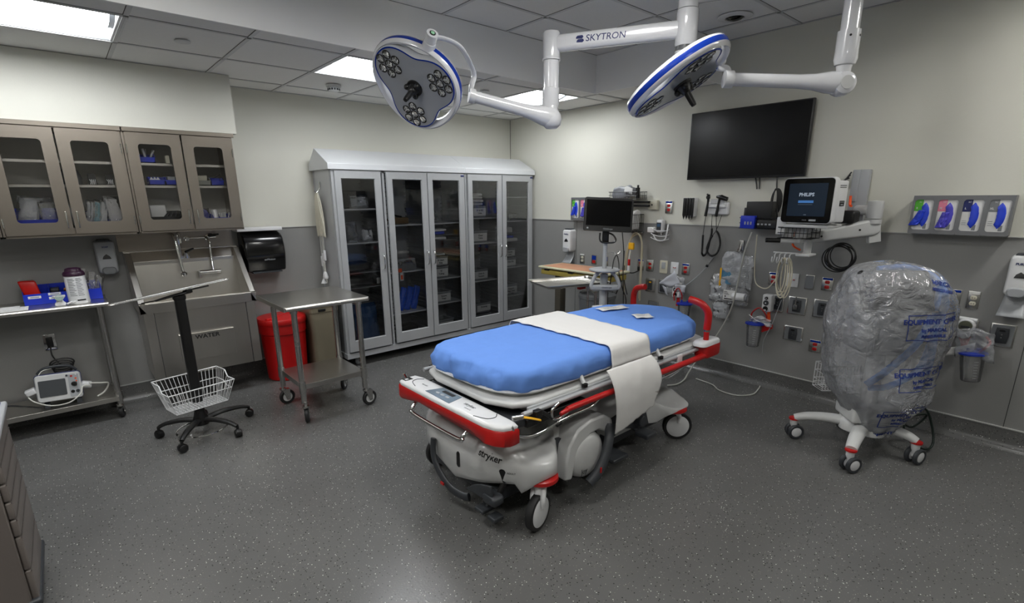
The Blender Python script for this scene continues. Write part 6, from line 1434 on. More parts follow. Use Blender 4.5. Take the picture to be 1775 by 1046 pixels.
hbag(2.04, 1.93, .84, 1.14, .05, 9, BAGW, 'rear_bag', t, x=4.47)
hbag(2.30, 2.12, .70, .96, .06, 3, BAGW, 'lower_bag', t, fillm=LGREY)
hbag(2.15, 1.93, .70, .86, .08, 4, BAGC, 'label_bag', t, x=4.44)
hbag(2.26, 2.10, .545, .72, .04, 6, BAGW, 'small_bag', t, x=4.46, fillm=LGREY)
m = MB(); m.box((4.432, 2.10, .88), (4.436, 2.19, 1.0)); m.box((4.43, 2.14, .93), (4.434, 2.18, .985)); obj('blue_print', m, mat('faded_blue_print', '#4d7f9e', .5), t)
m = MB(); 
for q in range(7): m.box((4.43, 2.06, 1.09-.016*q), (4.4315, 2.17-.012*(q % 3), 1.093-.016*q))
for q in range(9): m.box((4.434, 1.95, 1.06-.018*q), (4.4355, 2.02-.008*(q % 3), 1.063-.018*q))
obj('bag_print', m, MGREY, t)
m = MB(); m.box((4.425, 2.19, .86), (4.43, 2.205, 1.02)); obj('yellow_strip', m, YEL, t)
m = MB(); m.cyl((4.40, 2.05, .785), (4.40, 1.94, .785), .034, seg=24); cn = obj('white_canister', m, WHITE, t)
m = MB(); m.cyl((4.40, 1.94, .785), (4.40, 1.925, .785), .022, seg=20); obj('grey_cap', m, LGREY, cn)
m = MB(); m.box((4.388, 2.03, .745), (4.391, 2.135, .835)); lb = obj('paper_label', m, PAPER, t)
m = MB()
for q in range(3): m.box((4.3865, 2.10-.01*q, .818-.012*q), (4.388, 2.13, .822-.012*q))
m.box((4.3865, 2.04, .752), (4.388, 2.125, .762)); m.cyl((4.388, 2.115, .778), (4.3865, 2.115, .778), .007, seg=12); m.box((4.3865, 2.045, .77), (4.388, 2.06, .785)); obj('print', m, INK, lb)

# ---- suction regulators with canisters
def regulator(y, z, label, dial=False):
    t = thing('suction_regulator', label, 'regulator', (RX, y, z))
    if not dial:
        m = MB(); m.box((4.37, y-.038, z), (4.44, y+.038, z+.145), bev=.010); m.box((4.44, y-.025, z+.05), (RX-.007, y+.025, z+.10), bev=.004); obj('body', m, WHITE, t)
        for (dz, r, mm) in ((.115, .014, BLACK), (.075, .023, DGREY), (.026, .021, BLACK)):
            m = MB(); m.lathe([(0, .008), (r*.85, .008), (r, .002), (r, 0), (0, 0)], frame((4.369, y+.004, z+dz), (-1, 0, 0)), 24); k = obj('gauge' if dz > .05 else 'knob', m, mm, t)
            m = MB(); m.lathe([(0, .0095), (r*.25, .0095), (r*.25, .008), (0, .008)], frame((4.369, y+.004, z+dz), (-1, 0, 0)), 16) if dz > .05 else m.box((4.357, y-.006, z+dz-.016), (4.361, y+.012, z+dz-.006)); obj('mark', m, WHITE, k)
        m = MB(); m.cyl((4.405, y-.015, z), (4.405, y-.015, z-.03), .014, .012, 14); m.cyl((4.405, y-.015, z-.03), (4.405, y-.015, z-.085), .016, .020, 14); obj('trap', m, ORANGE if y < 2 else RED, t)
    else:
        m = MB(); m.lathe([(0, .05), (.040, .048), (.048, .035), (.048, 0), (0, 0)], frame((4.44, y, z+.085), (-1, 0, 0)), 32)
        m.box((4.40, y-.030, z+.0), (4.47, y+.034, z+.09), bev=.012); m.tube([(4.42, y+.05, z+.13), (4.42, y-.05, z+.125)], .013, 10); m.box((4.45, y-.02, z+.04), (RX-.007, y+.02, z+.09)); obj('body', m, WHITE, t)
        m = MB(); m.lathe([(0, .053), (.034, .053), (.036, .049), (0, .049)], frame((4.44, y, z+.085), (-1, 0, 0)), 28); g = obj('gauge', m, mat('gauge_olive', '#5c5f50', .3) if 'gauge_olive' not in MATS else MATS['gauge_olive'], t)
        m = MB(); m.box((4.384, y-.022, z+.075), (4.388, y+.022, z+.087)); obj('gauge_band', m, DGREY, g)
        m = MB(); m.lathe([(0, .015), (.018, .013), (.020, 0), (0, 0)], frame((4.40, y+.0, z+.018), (-1, 0, 0)), 20); obj('knob', m, WHITE, t)
        m = MB(); m.prism([(-.03, .0), (.035, .0), (.028, -.055), (.0, -.075), (-.012, -.04)], 0, .02, m=wallR(y, z+.01, 4.44)); obj('red_bracket', m, RED, t)
    return t
regulator(2.60, .700, 'white suction regulator behind the far end of the stretcher')
regulator(1.745, .698, 'white suction regulator on the wall in the middle')
regulator(.475, .72, 'round faced white suction regulator right of the bag covered machine', dial=True)
def canister(x, y, z0, z1, r, label, lean=0.0, tube=None):
    t = thing('suction_canister', label, 'canister', (x, y, z0)); M_ = Matrix.Translation((x, y, z0)) @ Matrix.Rotation(lean, 4, 'X')
    h = z1-z0; m = MB(); m.lathe([(0, 0), (r*.72, 0), (r*.78, .006), (r, h), (r*.97, h), (r*.75, .01), (0, .006)], M_, 28); obj('clear_cup', m, CLEARP, t)
    m = MB()
    for q in range(7): m.grid(lambda u, v: M_ @ Vector(((r*.80+.2*r*(.15+.1*q))*1.01*math.cos(PI+.3+.35*u), (r*.80+.2*r*(.15+.1*q))*1.01*math.sin(PI+.3+.35*u), h*(.15+.1*q)+.0015*v)), 4, 1)
    obj('scale_marks', m, PAPER, t)
    m = MB(); m.lathe([(0, h+.018), (r*.5, h+.016), (r*.8, h+.008), (r*1.16, h+.006), (r*1.18, h-.004), (r*1.0, h-.008), (0, h-.006)], M_, 30); m.lathe([(0, h+.035), (.010, h+.035), (.010, h+.01), (0, h+.01)], M_ @ Matrix.Translation((-.02, .02, 0)), 12); m.lathe([(0, h+.032), (.012, h+.032), (.012, h+.01), (0, h+.01)], M_ @ Matrix.Translation((.015, -.025, 0)), 12); obj('blue_lid', m, mat('blue_lid', '#15309c', .3) if 'blue_lid' not in MATS else MATS['blue_lid'], t)
    return t
canister(4.36, 1.815, .385, .585, .066, 'clear suction canister with a blue lid below the middle regulator')
canister(4.36, 2.49, .50, .655, .062, 'suction canister with a blue lid beside the far corner of the stretcher')
canister(4.34, .385, .46, .645, .066, 'clear suction canister with a blue lid at the right, under the sanitizer', lean=-.10)
for (y, z, a, b) in ((1.815, .60, 1.845, 1.735), (2.49, .67, 2.60, 2.53)):
    m = MB(); m.tube(smooth([(4.36, a, z), (4.355, a+.004, z+.07), (4.355, (a+b)/2, z+.125), (4.36, b-.004, z+.07), (4.37, b-.002, z+.02)], 7), .006, 8)
    tag(obj('suction_tube', m, REDT), 'red tube looping over the canister lid %s' % ('in the middle of the wall' if y < 2 else 'behind the stretcher corner'), 'tube')
m = MB(); m.tube(smooth([(4.33, .375, .655), (4.33, .345, .70), (4.34, .335, .735), (4.36, .36, .76)], 5), .007, 8); tag(obj('suction_tube', m, REDT), 'short red tube rising from the right canister lid', 'tube')
def drape(name, label, y, z, w, h, x, seed, matl=BAGC, cat='wrapper', sl=0.0):
    m = MB()
    def fn(u, v):
        n = noise.noise(Vector((u*3+seed, v*3, 1))); n2 = noise.noise(Vector((u*7+seed, v*6, 5)))
        return Vector((x+.02*n, y-(u-.5)*w+.01*n2+sl*(v-.5), z+(v-.5)*h+.018*n+.02*math.sin(u*3)))
    m.grid(fn, 16, 16); return tag(obj(name, m, matl, solid=.0006), label, cat)
drape('plastic_wrapper', 'crumpled clear wrapper around the far suction regulator', 2.63, .80, .20, .17, 4.40, 1, BAGP)
m = MB()
for P_ in ([(4.36, 2.78, .82), (4.36, 2.62, .96), (4.36, 2.56, .84), (4.37, 2.66, .79)], [(4.35, 2.60, .83), (4.35, 2.49, .83), (4.36, 2.50, .765), (4.36, 2.60, .76)], [(4.37, 2.76, .80), (4.36, 2.70, .79), (4.37, 2.68, .70), (4.38, 2.73, .74)]): m.face([m.v(p) for p in P_])
bmesh.ops.subdivide_edges(m.bm, edges=list(m.bm.edges), cuts=5, use_grid_fill=True); m.jitter(.012, 25, 3)
tag(obj('paper_wrapper', m, mat('pale_wrapper', '#b9bcc4', .5), solid=.001), 'pale folded wrapper stuffed behind the far suction regulator', 'wrapper')
drape('plastic_wrapper', 'crumpled clear wrapper lying on the middle canister', 1.76, .61, .18, .06, 4.33, 4, BAGP)
m = MB(); m.tube(smooth([(4.33, 1.86, .66), (4.325, 1.80, .625), (4.33, 1.74, .61), (4.34, 1.67, .585)], 5), .006, 6, flat=.5); tag(obj('white_strap', m, WHITE), 'white strap lying across the middle canister lid', 'strap')
m = MB(); m.prism([(-.055, .03), (.035, .045), (.04, .01), (-.04, -.035)], 0, .02, m=wallR(1.715, .55, 4.39)); tag(obj('red_bracket', m, RED), 'red bracket holding the middle suction canister', 'bracket')
drape('plastic_wrapper', 'clear wrapper draped over the right canister and tube', .40, .70, .19, .19, 4.30, 7, BAGP, sl=.03)
m = MB(); m.grid(lambda u, v: Vector((4.30+.03*u, .60-.20*u, .60+.09*u+.055*(v-.5)+.004*math.sin(u*7))), 12, 4); tag(obj('paper_strip', m, PAPER, solid=.001), 'white strip reaching from the plastic bag to the right canister', 'wrapper')
t = thing('oxygen_adapter_line', 'clear nozzle and thin clear line hanging on the grey wall above the far regulator', 'tube', (4.46, 2.33, 1.0))
m = MB(); m.tube([(4.47, 2.37, 1.00), (4.47, 2.31, 1.10)], [.006, .014], 10); obj('nozzle', m, CLEARP, t)
m = MB(); m.cyl((4.47, 2.36, 1.012), (4.47, 2.352, 1.028), .013, seg=12); obj('black_ring', m, BLACK, t)
m = MB(); m.tube(smooth([(4.47, 2.36, 1.01), (4.46, 2.43, .92), (4.45, 2.50, .85), (4.43, 2.56, .80)], 6), .0045, 8); obj('line', m, LGREY, t)

# ---- patient monitor on its wall arm
t = thing('monitor_wall_arm', 'light grey jointed wall arm and track that carries the patient monitor', 'wall arm', (4.40, 1.15, 1.35))
m = MB(); m.box((4.455, 1.175, 1.38), (RX-.001, 1.285, 1.825), bev=.004); m.box((4.445, 1.235, 1.60), (4.46, 1.28, 1.825), bev=.003); obj('wall_track', m, LGREY, t)
m = MB(); m.lathe([(0, 0), (.048, .0), (.05, .01), (.05, .11), (.048, .12), (0, .125)], Matrix.Translation((4.36, 1.085, 1.485)), 28); m.lathe([(0, 0), (.052, 0), (.052, .03), (0, .03)], Matrix.Translation((4.36, 1.085, 1.45)), 28); m.tube([(4.36, 1.085, 1.54), (4.46, 1.22, 1.54)], .035, 16); obj('shoulder', m, OFFW, t)
a_, b_ = Vector((4.36, 1.085, 1.425)), Vector((4.10, 1.37, 1.355))
m = MB(); d = (b_-a_).normalized(); s_ = Vector((-d.y, d.x, 0)).normalized()
m.loft([[p+s_*x+Vector((0, 0, z)) for x, z in rrect(w, h, .02, 4)] for p, w, h in ((a_+d*-.04, .07, .10), (a_+d*.0, .075, .12), (b_-d*.05, .07, .085), (b_+d*.02, .06, .07))]); m.prism([(-.05, -.1), (.03, -.1), (.03, .02), (-.05, .02)], -.02, .02, m=plane_m(a_+Vector((0, 0, -.01)), d, (0, 0, 1))); ar = obj('spring_arm', m, OFFW, t, bevel=.003)
for p in (a_.lerp(b_, .25), a_.lerp(b_, .9)):
    m = MB(); m.cyl(p-s_*.036*(1 if s_.x < 0 else -1)*-1, p-s_*.040*(1 if s_.x < 0 else -1)*-1, .007, seg=12); obj('bolt', m, BLACK, ar)
m = MB(); m.cyl((4.08, 1.39, 1.22), (4.08, 1.39, 1.38), .026, seg=20); m.box((3.95, 1.33, 1.225), (4.09, 1.42, 1.24), bev=.004); obj('pivot_post', m, OFFW, t)
m = MB()
for q in range(4): y = 1.47+.035*q; m.tube(smooth([(4.02, y-.04, 1.235), (4.00, y, 1.23), (3.985, y, 1.19), (3.96, y, 1.165), (3.94, y, 1.18), (3.945, y, 1.21)], 4), .0045, 8)
m.tube([(4.03, 1.40, 1.235), (4.02, 1.60, 1.235)], .006, 8); obj('cable_hook', m, WHITE, t)
m = MB(); m.box((3.82, 1.20, 1.432), (4.10, 1.48, 1.455), bev=.006); m.box((3.93, 1.36, 1.34), (4.08, 1.44, 1.434), bev=.01); pl = obj('mount_plate', m, OFFW, t)
m = MB(); m.tube([(3.86, 1.50, 1.335), (3.93, 1.38, 1.335)], .018, 12, flat=1); m.box((3.90, 1.38, 1.32), (4.0, 1.44, 1.36), bev=.01); hb = obj('handle_bracket', m, OFFW, t)
m = MB(); m.tube([(3.815, 1.585, 1.337), (3.865, 1.495, 1.337)], .0165, 14); obj('handle_grip', m, BLACK, hb)
m = MB()
for k in range(6):
    r1, r2 = .085+.01*(k % 3), .10+.012*(k % 2); cy_, cz_ = 1.20+.008*k, 1.225-.006*k
    m.tube(smooth([(4.22+.006*k+.02*math.cos(a), cy_+r1*math.cos(a), cz_+r2*.85*math.sin(a)) for a in [2*PI*q/12 for q in range(12)]], 3, closed=True), .0042, 8, closed=True)
obj('black_cable_loop', m, CORDK, t)
m = MB(); m.tube(smooth([(4.40, 1.26, 1.64), (4.38, 1.25, 1.58), (4.36, 1.235, 1.57)], 4), .009, 8); obj('orange_cable', m, ORANGE, t); m = MB(); m.tube(smooth([(4.03, 1.46, 1.40), (4.02, 1.48, 1.35), (4.03, 1.47, 1.29), (4.06, 1.43, 1.26)], 5), .007, 8); obj('orange_cable', m, ORANGE, t)
m = MB()
for q in range(5): m.tube(smooth([(4.44, 1.29+.004*q, 1.81-.02*q), (4.42, 1.33+.01*q, 1.72), (4.40, 1.34, 1.60-.01*q), (4.34, 1.30+.012*q, 1.53)], 6), .005, 8)
m.box((4.20, 1.16, 1.45), (4.34, 1.30, 1.54), bev=.02); obj('black_cables', m, CORDK, t)
# the monitor itself
Mm = Matrix.Translation((3.80, 1.42, 1.4125)) @ rotz(math.radians(-143.0+180-4)) 
# local: screen faces -y', width x', depth +y'
pm = thing('patient_monitor', 'boxy white patient monitor with a lit start screen on the wall arm', 'monitor', mtx=Matrix.Translation((3.83, 1.34, 1.456)) @ rotz(math.radians(-97)))
pm['category'] = 'monitor'
def LO(name, mb, mats, par, **k): return obj(name, mb, mats, par, local=True, **k)
W_, H_ = .335, .30
Q = Matrix(((1, 0, 0, 0), (0, 0, 1, 0), (0, 1, 0, H_/2+.006), (0, 0, 0, 1)))   # x right, y up, z -> +y depth
m = MB(); m.loft([[Q @ Vector((x*k, y*k, z)) for x, y in rrect(W_, H_, .028, 6)] for z, k in ((-.02, .985), (-.012, 1), (.03, 1), (.045, .97))]); b1 = LO('front_frame', m, WHITE, pm, ang=50)
m = MB(); m.box((-.13, .04, .012), (.155, .19, .285), bev=.012); b2 = LO('rear_case', m, WHITE, pm)
m = MB(); m.prism(rrect(W_-.012, H_-.012, .024, 5), -.0245, -.019, m=Q); bz = LO('bezel', m, BLACKG, pm)
SCM = mat('monitor_lit_screen', '#0a1420', .15, emis='#18222e', es=.6)
Qs = Matrix(((1, 0, 0, 0), (0, 0, 1, -.0252), (0, 1, 0, H_/2+.010), (0, 0, 0, 1))); F2 = plane_m((0, -.0250, H_/2+.010), (1, 0, 0), (0, 0, 1))
m = MB(); m.box((-.125, -.105, -.0002), (.125, .108, .0006), m=F2); sc_ = LO('screen', m, SCM, bz)
LIT = mat('lit_grey_text', '#8a94a0', .4, emis='#9aa6b4', es=.6)
LO('lettering', text_mb('PHILIPS', .031, F2 @ Matrix.Translation((-.005, .035, .001)), .0004, bold=.0008), LIT, sc_)
m = MB(); m.box((-.055, -.018, .0008), (.045, -.002, .0012), m=F2); LO('progress_bar', m, mat('lit_blue_bar', '#2c5a90', .4, emis='#3c6ea8', es=.6), sc_)
m = MB(); m.box((-.055, -.030, .0008), (.040, -.0275, .0012), m=F2); m.box((-.01, -.098, .0008), (.008, -.093, .0012), m=F2); LO('small_text', m, mat('dim_text', '#45505c', .4, emis='#45505c', es=.5), sc_)
m = MB(); m.box((.03, -.137, .0), (.075, -.125, .0012), m=F2); LO('model_label', m, LGREY, bz)
LO('lettering', text_mb('PHILIPS', .009, F2 @ Matrix.Translation((.0, -.131, .0006)), .0004), LGREY, bz)
m = MB(); m.box((.1555, .09, .12), (.1565, .155, .155)); lb = LO('side_label', m, BLACK, b2)
m = MB(); m.box((.1565, .105, .127), (.1572, .14, .133)); m.box((.1565, .095, .144), (.1572, .145, .148)); LO('side_print', m, LGREY, lb)
m = MB(); m.box((.1545, .07, .238), (.1562, .155, .243)); m.box((.1545, .07, .25), (.1562, .155, .255)); LO('vent_slot', m, DGREY, b2)
# basket and paper beneath the monitor
wb = wire_basket(3.85, 4.01, 1.30, 1.52, 1.355, 1.43, 'black wire basket under the patient monitor with white booklets')
m = MB(); m.box((3.86, 1.475, 1.38), (3.88, 1.54, 1.50), bev=.002); m.jitter(.004, 9); tag(obj('white_booklet', m, PAPER), 'white booklet sticking out of the basket left of the patient monitor', 'booklet')
m = MB(); m.box((3.90, 1.44, 1.36), (3.93, 1.51, 1.44), bev=.002); tag(obj('white_booklet', m, OFFW), 'low white booklet in the basket under the patient monitor', 'booklet')
t = thing('cream_cable_coil', 'coil of cream sensor cable hanging from the hooks under the patient monitor', 'cable', (3.96, 1.50, .95))
m = MB()
for k in range(6): m.tube(smooth([(3.96+.006*k, 1.505-.006*k+(.030+.007*(k % 4))*math.cos(a), 1.075-.01*(k % 3)+(.125+.012*(k % 3))*math.sin(a)) for a in [2*PI*q/12 for q in range(12)]], 3, closed=True), .0042, 8, closed=True)
m.tube(smooth([(3.97, 1.535, 1.05), (4.0, 1.60, .965), (4.05, 1.68, .955), (4.06, 1.73, 1.0), (4.03, 1.735, 1.15), (3.98, 1.72, 1.36)], 7), .0042, 8)
obj('cable', m, mat('cream_cable2', '#cfc9b4', .45), t)
m = MB(); m.tube(smooth([(3.92, 1.735, 1.38), (3.98, 1.80, 1.22), (4.10, 1.88, .98), (4.20, 1.955, .74), (4.26, 2.03, .58), (4.30, 2.13, .40), (4.28, 2.25, .20), (4.20, 2.30, .05), (4.10, 2.28, .012), (3.95, 2.26, .01), (3.85, 2.30, .01)], 8), .006, 8)
tag(obj('data_cable', m, CORDW), 'long white cord slanting from the patient monitor down to the floor', 'cord')
m = MB(); m.tube(smooth([(4.20, 2.22, .010), (4.17, 2.05, .010), (4.08, 1.93, .010), (4.08, 1.78, .010), (4.20, 1.70, .010), (4.36, 1.72, .010), (4.44, 1.74, .012)], 8), .005, 8)
tag(obj('floor_cord', m, CORDW), 'white cord curving over the floor near the wall base', 'cord')
m = MB(); m.tube(smooth([(4.40, 1.64, .81), (4.38, 1.655, .72), (4.37, 1.68, .60), (4.37, 1.73, .45), (4.40, 1.74, .32)], 6), .0025, 6); tag(obj('thin_line', m, LGREY), 'thin clear line hanging from the middle regulator', 'tube')

# ---- wide monitor on a pole cart
g = thing('video_laryngoscope_cart', 'wide black monitor on a grey pole cart beyond the head of the stretcher', 'monitor cart', (3.395, 2.672, 0))
gx, gy = 3.38, 2.688
cm = plane_m((gx, gy, 0), (.7519, -.6592, 0), (0, 0, 1))     # faces the middle of the room
def G(x, y, z): return cm @ Vector((x, y, z))
m = MB()
for k in range(5):
    a = 2*PI*k/5+.3; m.tube(smooth([(gx, gy, .11), (gx+.15*math.cos(a), gy+.15*math.sin(a), .10), (gx+.27*math.cos(a), gy+.27*math.sin(a), .075)], 4), [.03, .022, .018], 10)
bs = obj('base', m, LGREY, g)
for k in range(5):
    a = 2*PI*k/5+.3; m = MB(); m.cyl((gx+.27*math.cos(a)-.012, gy+.27*math.sin(a), .035), (gx+.27*math.cos(a)+.012, gy+.27*math.sin(a), .035), .035, seg=18); m.cyl((gx+.27*math.cos(a), gy+.27*math.sin(a), .035), (gx+.27*math.cos(a), gy+.27*math.sin(a), .08), .008, seg=8); obj('caster', m, DGREY, g)
m = MB(); m.tube([(gx, gy, .10), (gx, gy, 1.02)], .033, 20); m.tube([(gx, gy, 1.02), (gx, gy, 1.33)], .018, 16); obj('pole', m, LGREY, g)
SC = 1.0
Mg = cm @ Matrix.Translation((0.01, 1.505, .03)) @ rotz(-.055) @ Matrix.Rotation(math.radians(-10), 4, 'X')
m = MB(); m.loft([[Mg @ Vector((x*k, y*k, z)) for x, y in rrect(.395, .268, .018, 5)] for z, k in ((-.03, .94), (-.012, 1), (.008, 1), (.012, .99))]); mo_ = obj('monitor_housing', m, BLACK, g, ang=50)
m = MB(); m.prism(rrect(.362, .205, .003, 2, 0, .012), .0118, .0135, m=Mg); obj('screen', m, BLACKG, mo_)
obj('lettering', text_mb('GlideScope', .017, Mg @ Matrix.Translation((.0, -.115, .0128)), .0004), LGREY, mo_)
m = MB(); m.prism(rrect(.014, .012, .001, 1, -.165, -.112), .012, .0132, m=Mg); obj('badge', m, LGREY, mo_)
m = MB(); m.tube(smooth([G(-.05, 1.36, .02), G(-.052, 1.31, .03), G(-.03, 1.285, .035), G(.05, 1.282, .035), G(.08, 1.30, .03), G(.06, 1.34, .02), G(.02, 1.36, .0)], 6), .007, 8); m.box((-.025, 1.28, -.03), (.025, 1.40, .02), m=cm, bev=.006); obj('tilt_bracket', m, BLACK, g)
m = MB(); m.lathe([(0, 0), (.05, 0), (.12, .012), (.128, .02), (.126, .03), (.11, .034), (0, .034)], Matrix.Translation((gx-.01, gy-.01, 1.035)), 40); sh = obj('round_shelf', m, LGREY, g)
m = MB(); hp_ = [G(-.115, .925, .07), G(-.11, .96, .06), G(-.075, 1.02, .05), G(-.05, 1.04, .05)]
m.tube(smooth([G(-.05, 1.045, .05), G(-.085, 1.01, .06), G(-.115, .945, .07), G(-.112, .918, .07), G(-.09, .908, .072), G(.09, .908, .072), G(.112, .918, .07), G(.115, .945, .07), G(.085, 1.01, .06), G(.05, 1.045, .05)], 5), .016, 12); m.box((-.11, .895, .05), (.11, .94, .088), bev=.014, m=cm); hd_ = obj('push_handle', m, LGREY, g)
obj('lettering', text_mb('GlideScope', .018, cm @ Matrix.Translation((.01, .918, .0885)), .0006, bold=.0003), DGREY, hd_)
m = MB(); m.tube([G(.018, 1.20, 0), G(.075, 1.20, 0), G(.095, 1.185, 0), G(.12, 1.195, 0), G(.128, 1.22, 0)], .0035, 6); m.tube([G(.075, 1.20, .0), G(.085, 1.18, .02)], .0035, 6); obj('cable_hook', m, STEEL, g)
m = MB(); m.tube(smooth([G(.05, .93, .02), G(.055, 1.05, .05), G(.075, 1.14, .01), G(.10, 1.175, 0), G(.115, 1.11, .02), G(.115, 1.02, .06), G(.15, .90, .05), G(.19, .78, .03), G(.16, .55, .02)], 7), .0045, 8); m.tube(smooth([G(.14, 1.36, -.02), G(.155, 1.20, .0), G(.155, 1.0, .02), G(.17, .85, .0), G(.18, .6, .0)], 7), .004, 8); m.tube(smooth([G(.03, .90, .04), G(.035, .7, .04), G(.04, .5, .03)], 4), .0035, 6); obj('cable', m, CORDK, g)
m = MB(); m.box((-.10, .52, .03), (-.01, .76, .09), bev=.012, m=cm); m.jitter(.012, 12); hb_ = tag(obj('quick_guide', m, WHITE), 'white quick guide booklet hanging in front of the grey pole', 'booklet')
m = MB(); m.box((-.095, .83, .092), (-.02, .872, .096), m=cm @ Matrix.Translation((0, -.25+.12, 0))); m.tube([G(-.06, .69, .094), G(-.035, .745, .094)], .006, 6); obj('printed_figure', m, DGREY, hb_)
m = MB(); m.box((-.085, .555, .092), (-.03, .57, .096), m=cm); obj('green_label', m, mat('olive_green', '#4a5a38', .5), hb_)

# ---- overbed table
t = thing('overbed_table', 'overbed table with a tan top and mustard side rail against the right wall', 'table', (4.02, 3.48, 0))
m = MB(); x0, x1, y0, y1, z = 3.83, 4.21, 3.02, 3.95, .93
m.box((x0, y0, z-.022), (x1, y1, z), bev=.01); tp_ = obj('tabletop', m, CREAM, t)
m = MB(); m.box((x0+.03, y0+.04, z), (x1-.03, y1-.04, z+.002), bev=.001); obj('tan_inlay', m, TANL, tp_)
m = MB(); m.box((x0+.025, y0+.02, z-.088), (x1-.03, y1-.02, z-.036), bev=.008); m.box((x0+.05, y0+.1, z-.034), (x0+.09, y1-.1, z-.024)); obj('side_rail', m, MUST, t)
m = MB(); 
for y in (3.84, 3.50): m.box((x0+.02, y-.035, z-.045), (x0+.05, y+.035, z-.026), bev=.003)
obj('lever', m, BLACK, t)
m = MB(); m.box((3.94, 3.72, .06), (4.03, 3.80, .86), bev=.006); obj('column', m, mat('brown_column', '#4e4a42', .4), t)
m = MB(); m.box((3.78, 3.72, .03), (4.3, 3.80, .075), bev=.01); m.box((3.86, 3.1, .03), (3.93, 3.78, .075), bev=.01); obj('base', m, MGREY, t)
for p in ((3.80, 3.76), (4.28, 3.76), (3.895, 3.12)):
    m = MB(); m.cyl((p[0]-.012, p[1], .022), (p[0]+.012, p[1], .022), .022, seg=16); obj('caster', m, BLACK, t)
m = MB(); m.lathe([(0, 0), (.15, 0), (.17, .02), (.19, .60), (.20, .61), (.20, .64), (.185, .64), (.18, .6), (0, .03)], Matrix.Translation((4.20, 3.42, 0)), 30); t = tag(obj('waste_bin', m, MGREY), 'grey waste bin under the overbed table', 'bin')
m = MB(); m.grid(lambda u, v: Vector((4.20+.19*math.cos(u*2*PI)*(1+.02*math.sin(9*u*2*PI)), 3.42+.19*math.sin(u*2*PI), .60+.06*v)), 30, 2); obj('bin_liner', m, BAGP, t)
# ---- Mayo stand
t = thing('mayo_stand', 'stainless mayo instrument stand with a shallow tray behind the stretcher', 'instrument stand', (3.42, 3.10, 0))
Mt = Matrix.Translation((3.34, 3.05, .905)) @ rotz(math.radians(-19))
m = MB()
def tr(w, h, z): return [Mt @ Vector((x, y, z)) for x, y in rrect(w, h, .03, 5)]
m.loft([tr(.59, .38, -.003), tr(.61, .40, .018), tr(.63, .42, .020), tr(.63, .42, .016), tr(.60, .39, .014), tr(.585, .375, -.006)], cap=(True, True)); 
obj('tray', m, STEELH, t, ang=60)
m = MB(); m.tube([Mt @ Vector((x, y, -.006)) for x, y in rrect(.56, .35, .02, 3)], .006, 8, closed=True); m.tube([Mt @ Vector((.17, -.12, -.006)), Mt @ Vector((.17, .17, -.006))], .006, 8); obj('tray_frame', m, STEEL, t)
p1 = Mt @ Vector((.20, .0, 0)); p2 = Mt @ Vector((.26, .03, 0))
m = MB(); m.tube([(p1.x, p1.y, .32), (p1.x, p1.y, .90)], .011, 12); m.tube([(p2.x+.02, p2.y-.03, .05), (p2.x+.02, p2.y-.03, .80)], .014, 14); m.tube([(p1.x, p1.y, .83), (p2.x+.02, p2.y-.03, .78)], .008, 8); m.tube([(p1.x, p1.y, .34), (p2.x+.02, p2.y-.03, .34)], .010, 8); obj('column', m, STEEL, t)
q = Vector((p2.x+.02, p2.y-.03, 0))
m = MB(); m.tube(smooth([q+Vector((-.35, .15, .045)), q+Vector((0, 0, .05)), q+Vector((.0, -.02, .05)), q+Vector((-.30, -.20, .045))], 4), .014, 10); obj('base', m, STEEL, t)
m = MB()
for dv in (Vector((-.35, .15, .02)), Vector((-.30, -.20, .02)), Vector((.03, 0, .02))): m.cyl(q+dv-Vector((.01, 0, 0)), q+dv+Vector((.01, 0, 0)), .02, seg=14)
obj('caster', m, BLACK, t)
m = MB(); m.box((p1.x-.13, p1.y-.02, .845), (p1.x-.05, p1.y+.02, .865), bev=.006); obj('red_clip', m, RED, t)

# ============================================================ BAGGED VENTILATOR
V0 = Vector((3.83, .785, 0))
v = thing('ventilator_cart', 'ventilator on a white four-legged cart under a clear printed equipment cover bag', 'ventilator', (V0.x, V0.y, 0))
feet = [(3.63, 1.167, 225), (3.40, .755, 240), (3.815, .515, 250), (4.06, .99, 200)]
hub = Vector((3.80, .80, 0))
m = MB()
for (a, b, yw) in feet[:]:
    d = Vector((a, b, 0))-hub
    m.tube(smooth([hub+Vector((0, 0, .17)), hub+d*.45+Vector((0, 0, .185)), hub+d*.8+Vector((0, 0, .175)), hub+d*1.0+Vector((0, 0, .150))], 6), [.05, .04, .036, .032], 16, flat=.72)
m.loft([[hub+Vector((x*k, y*k, z)) for x, y in rrect(.26, .26, .08, 5)] for z, k in ((.13, .8), (.145, 1), (.20, 1), (.22, .85))]); leg = obj('leg_frame', m, OFFW, v, ang=50)
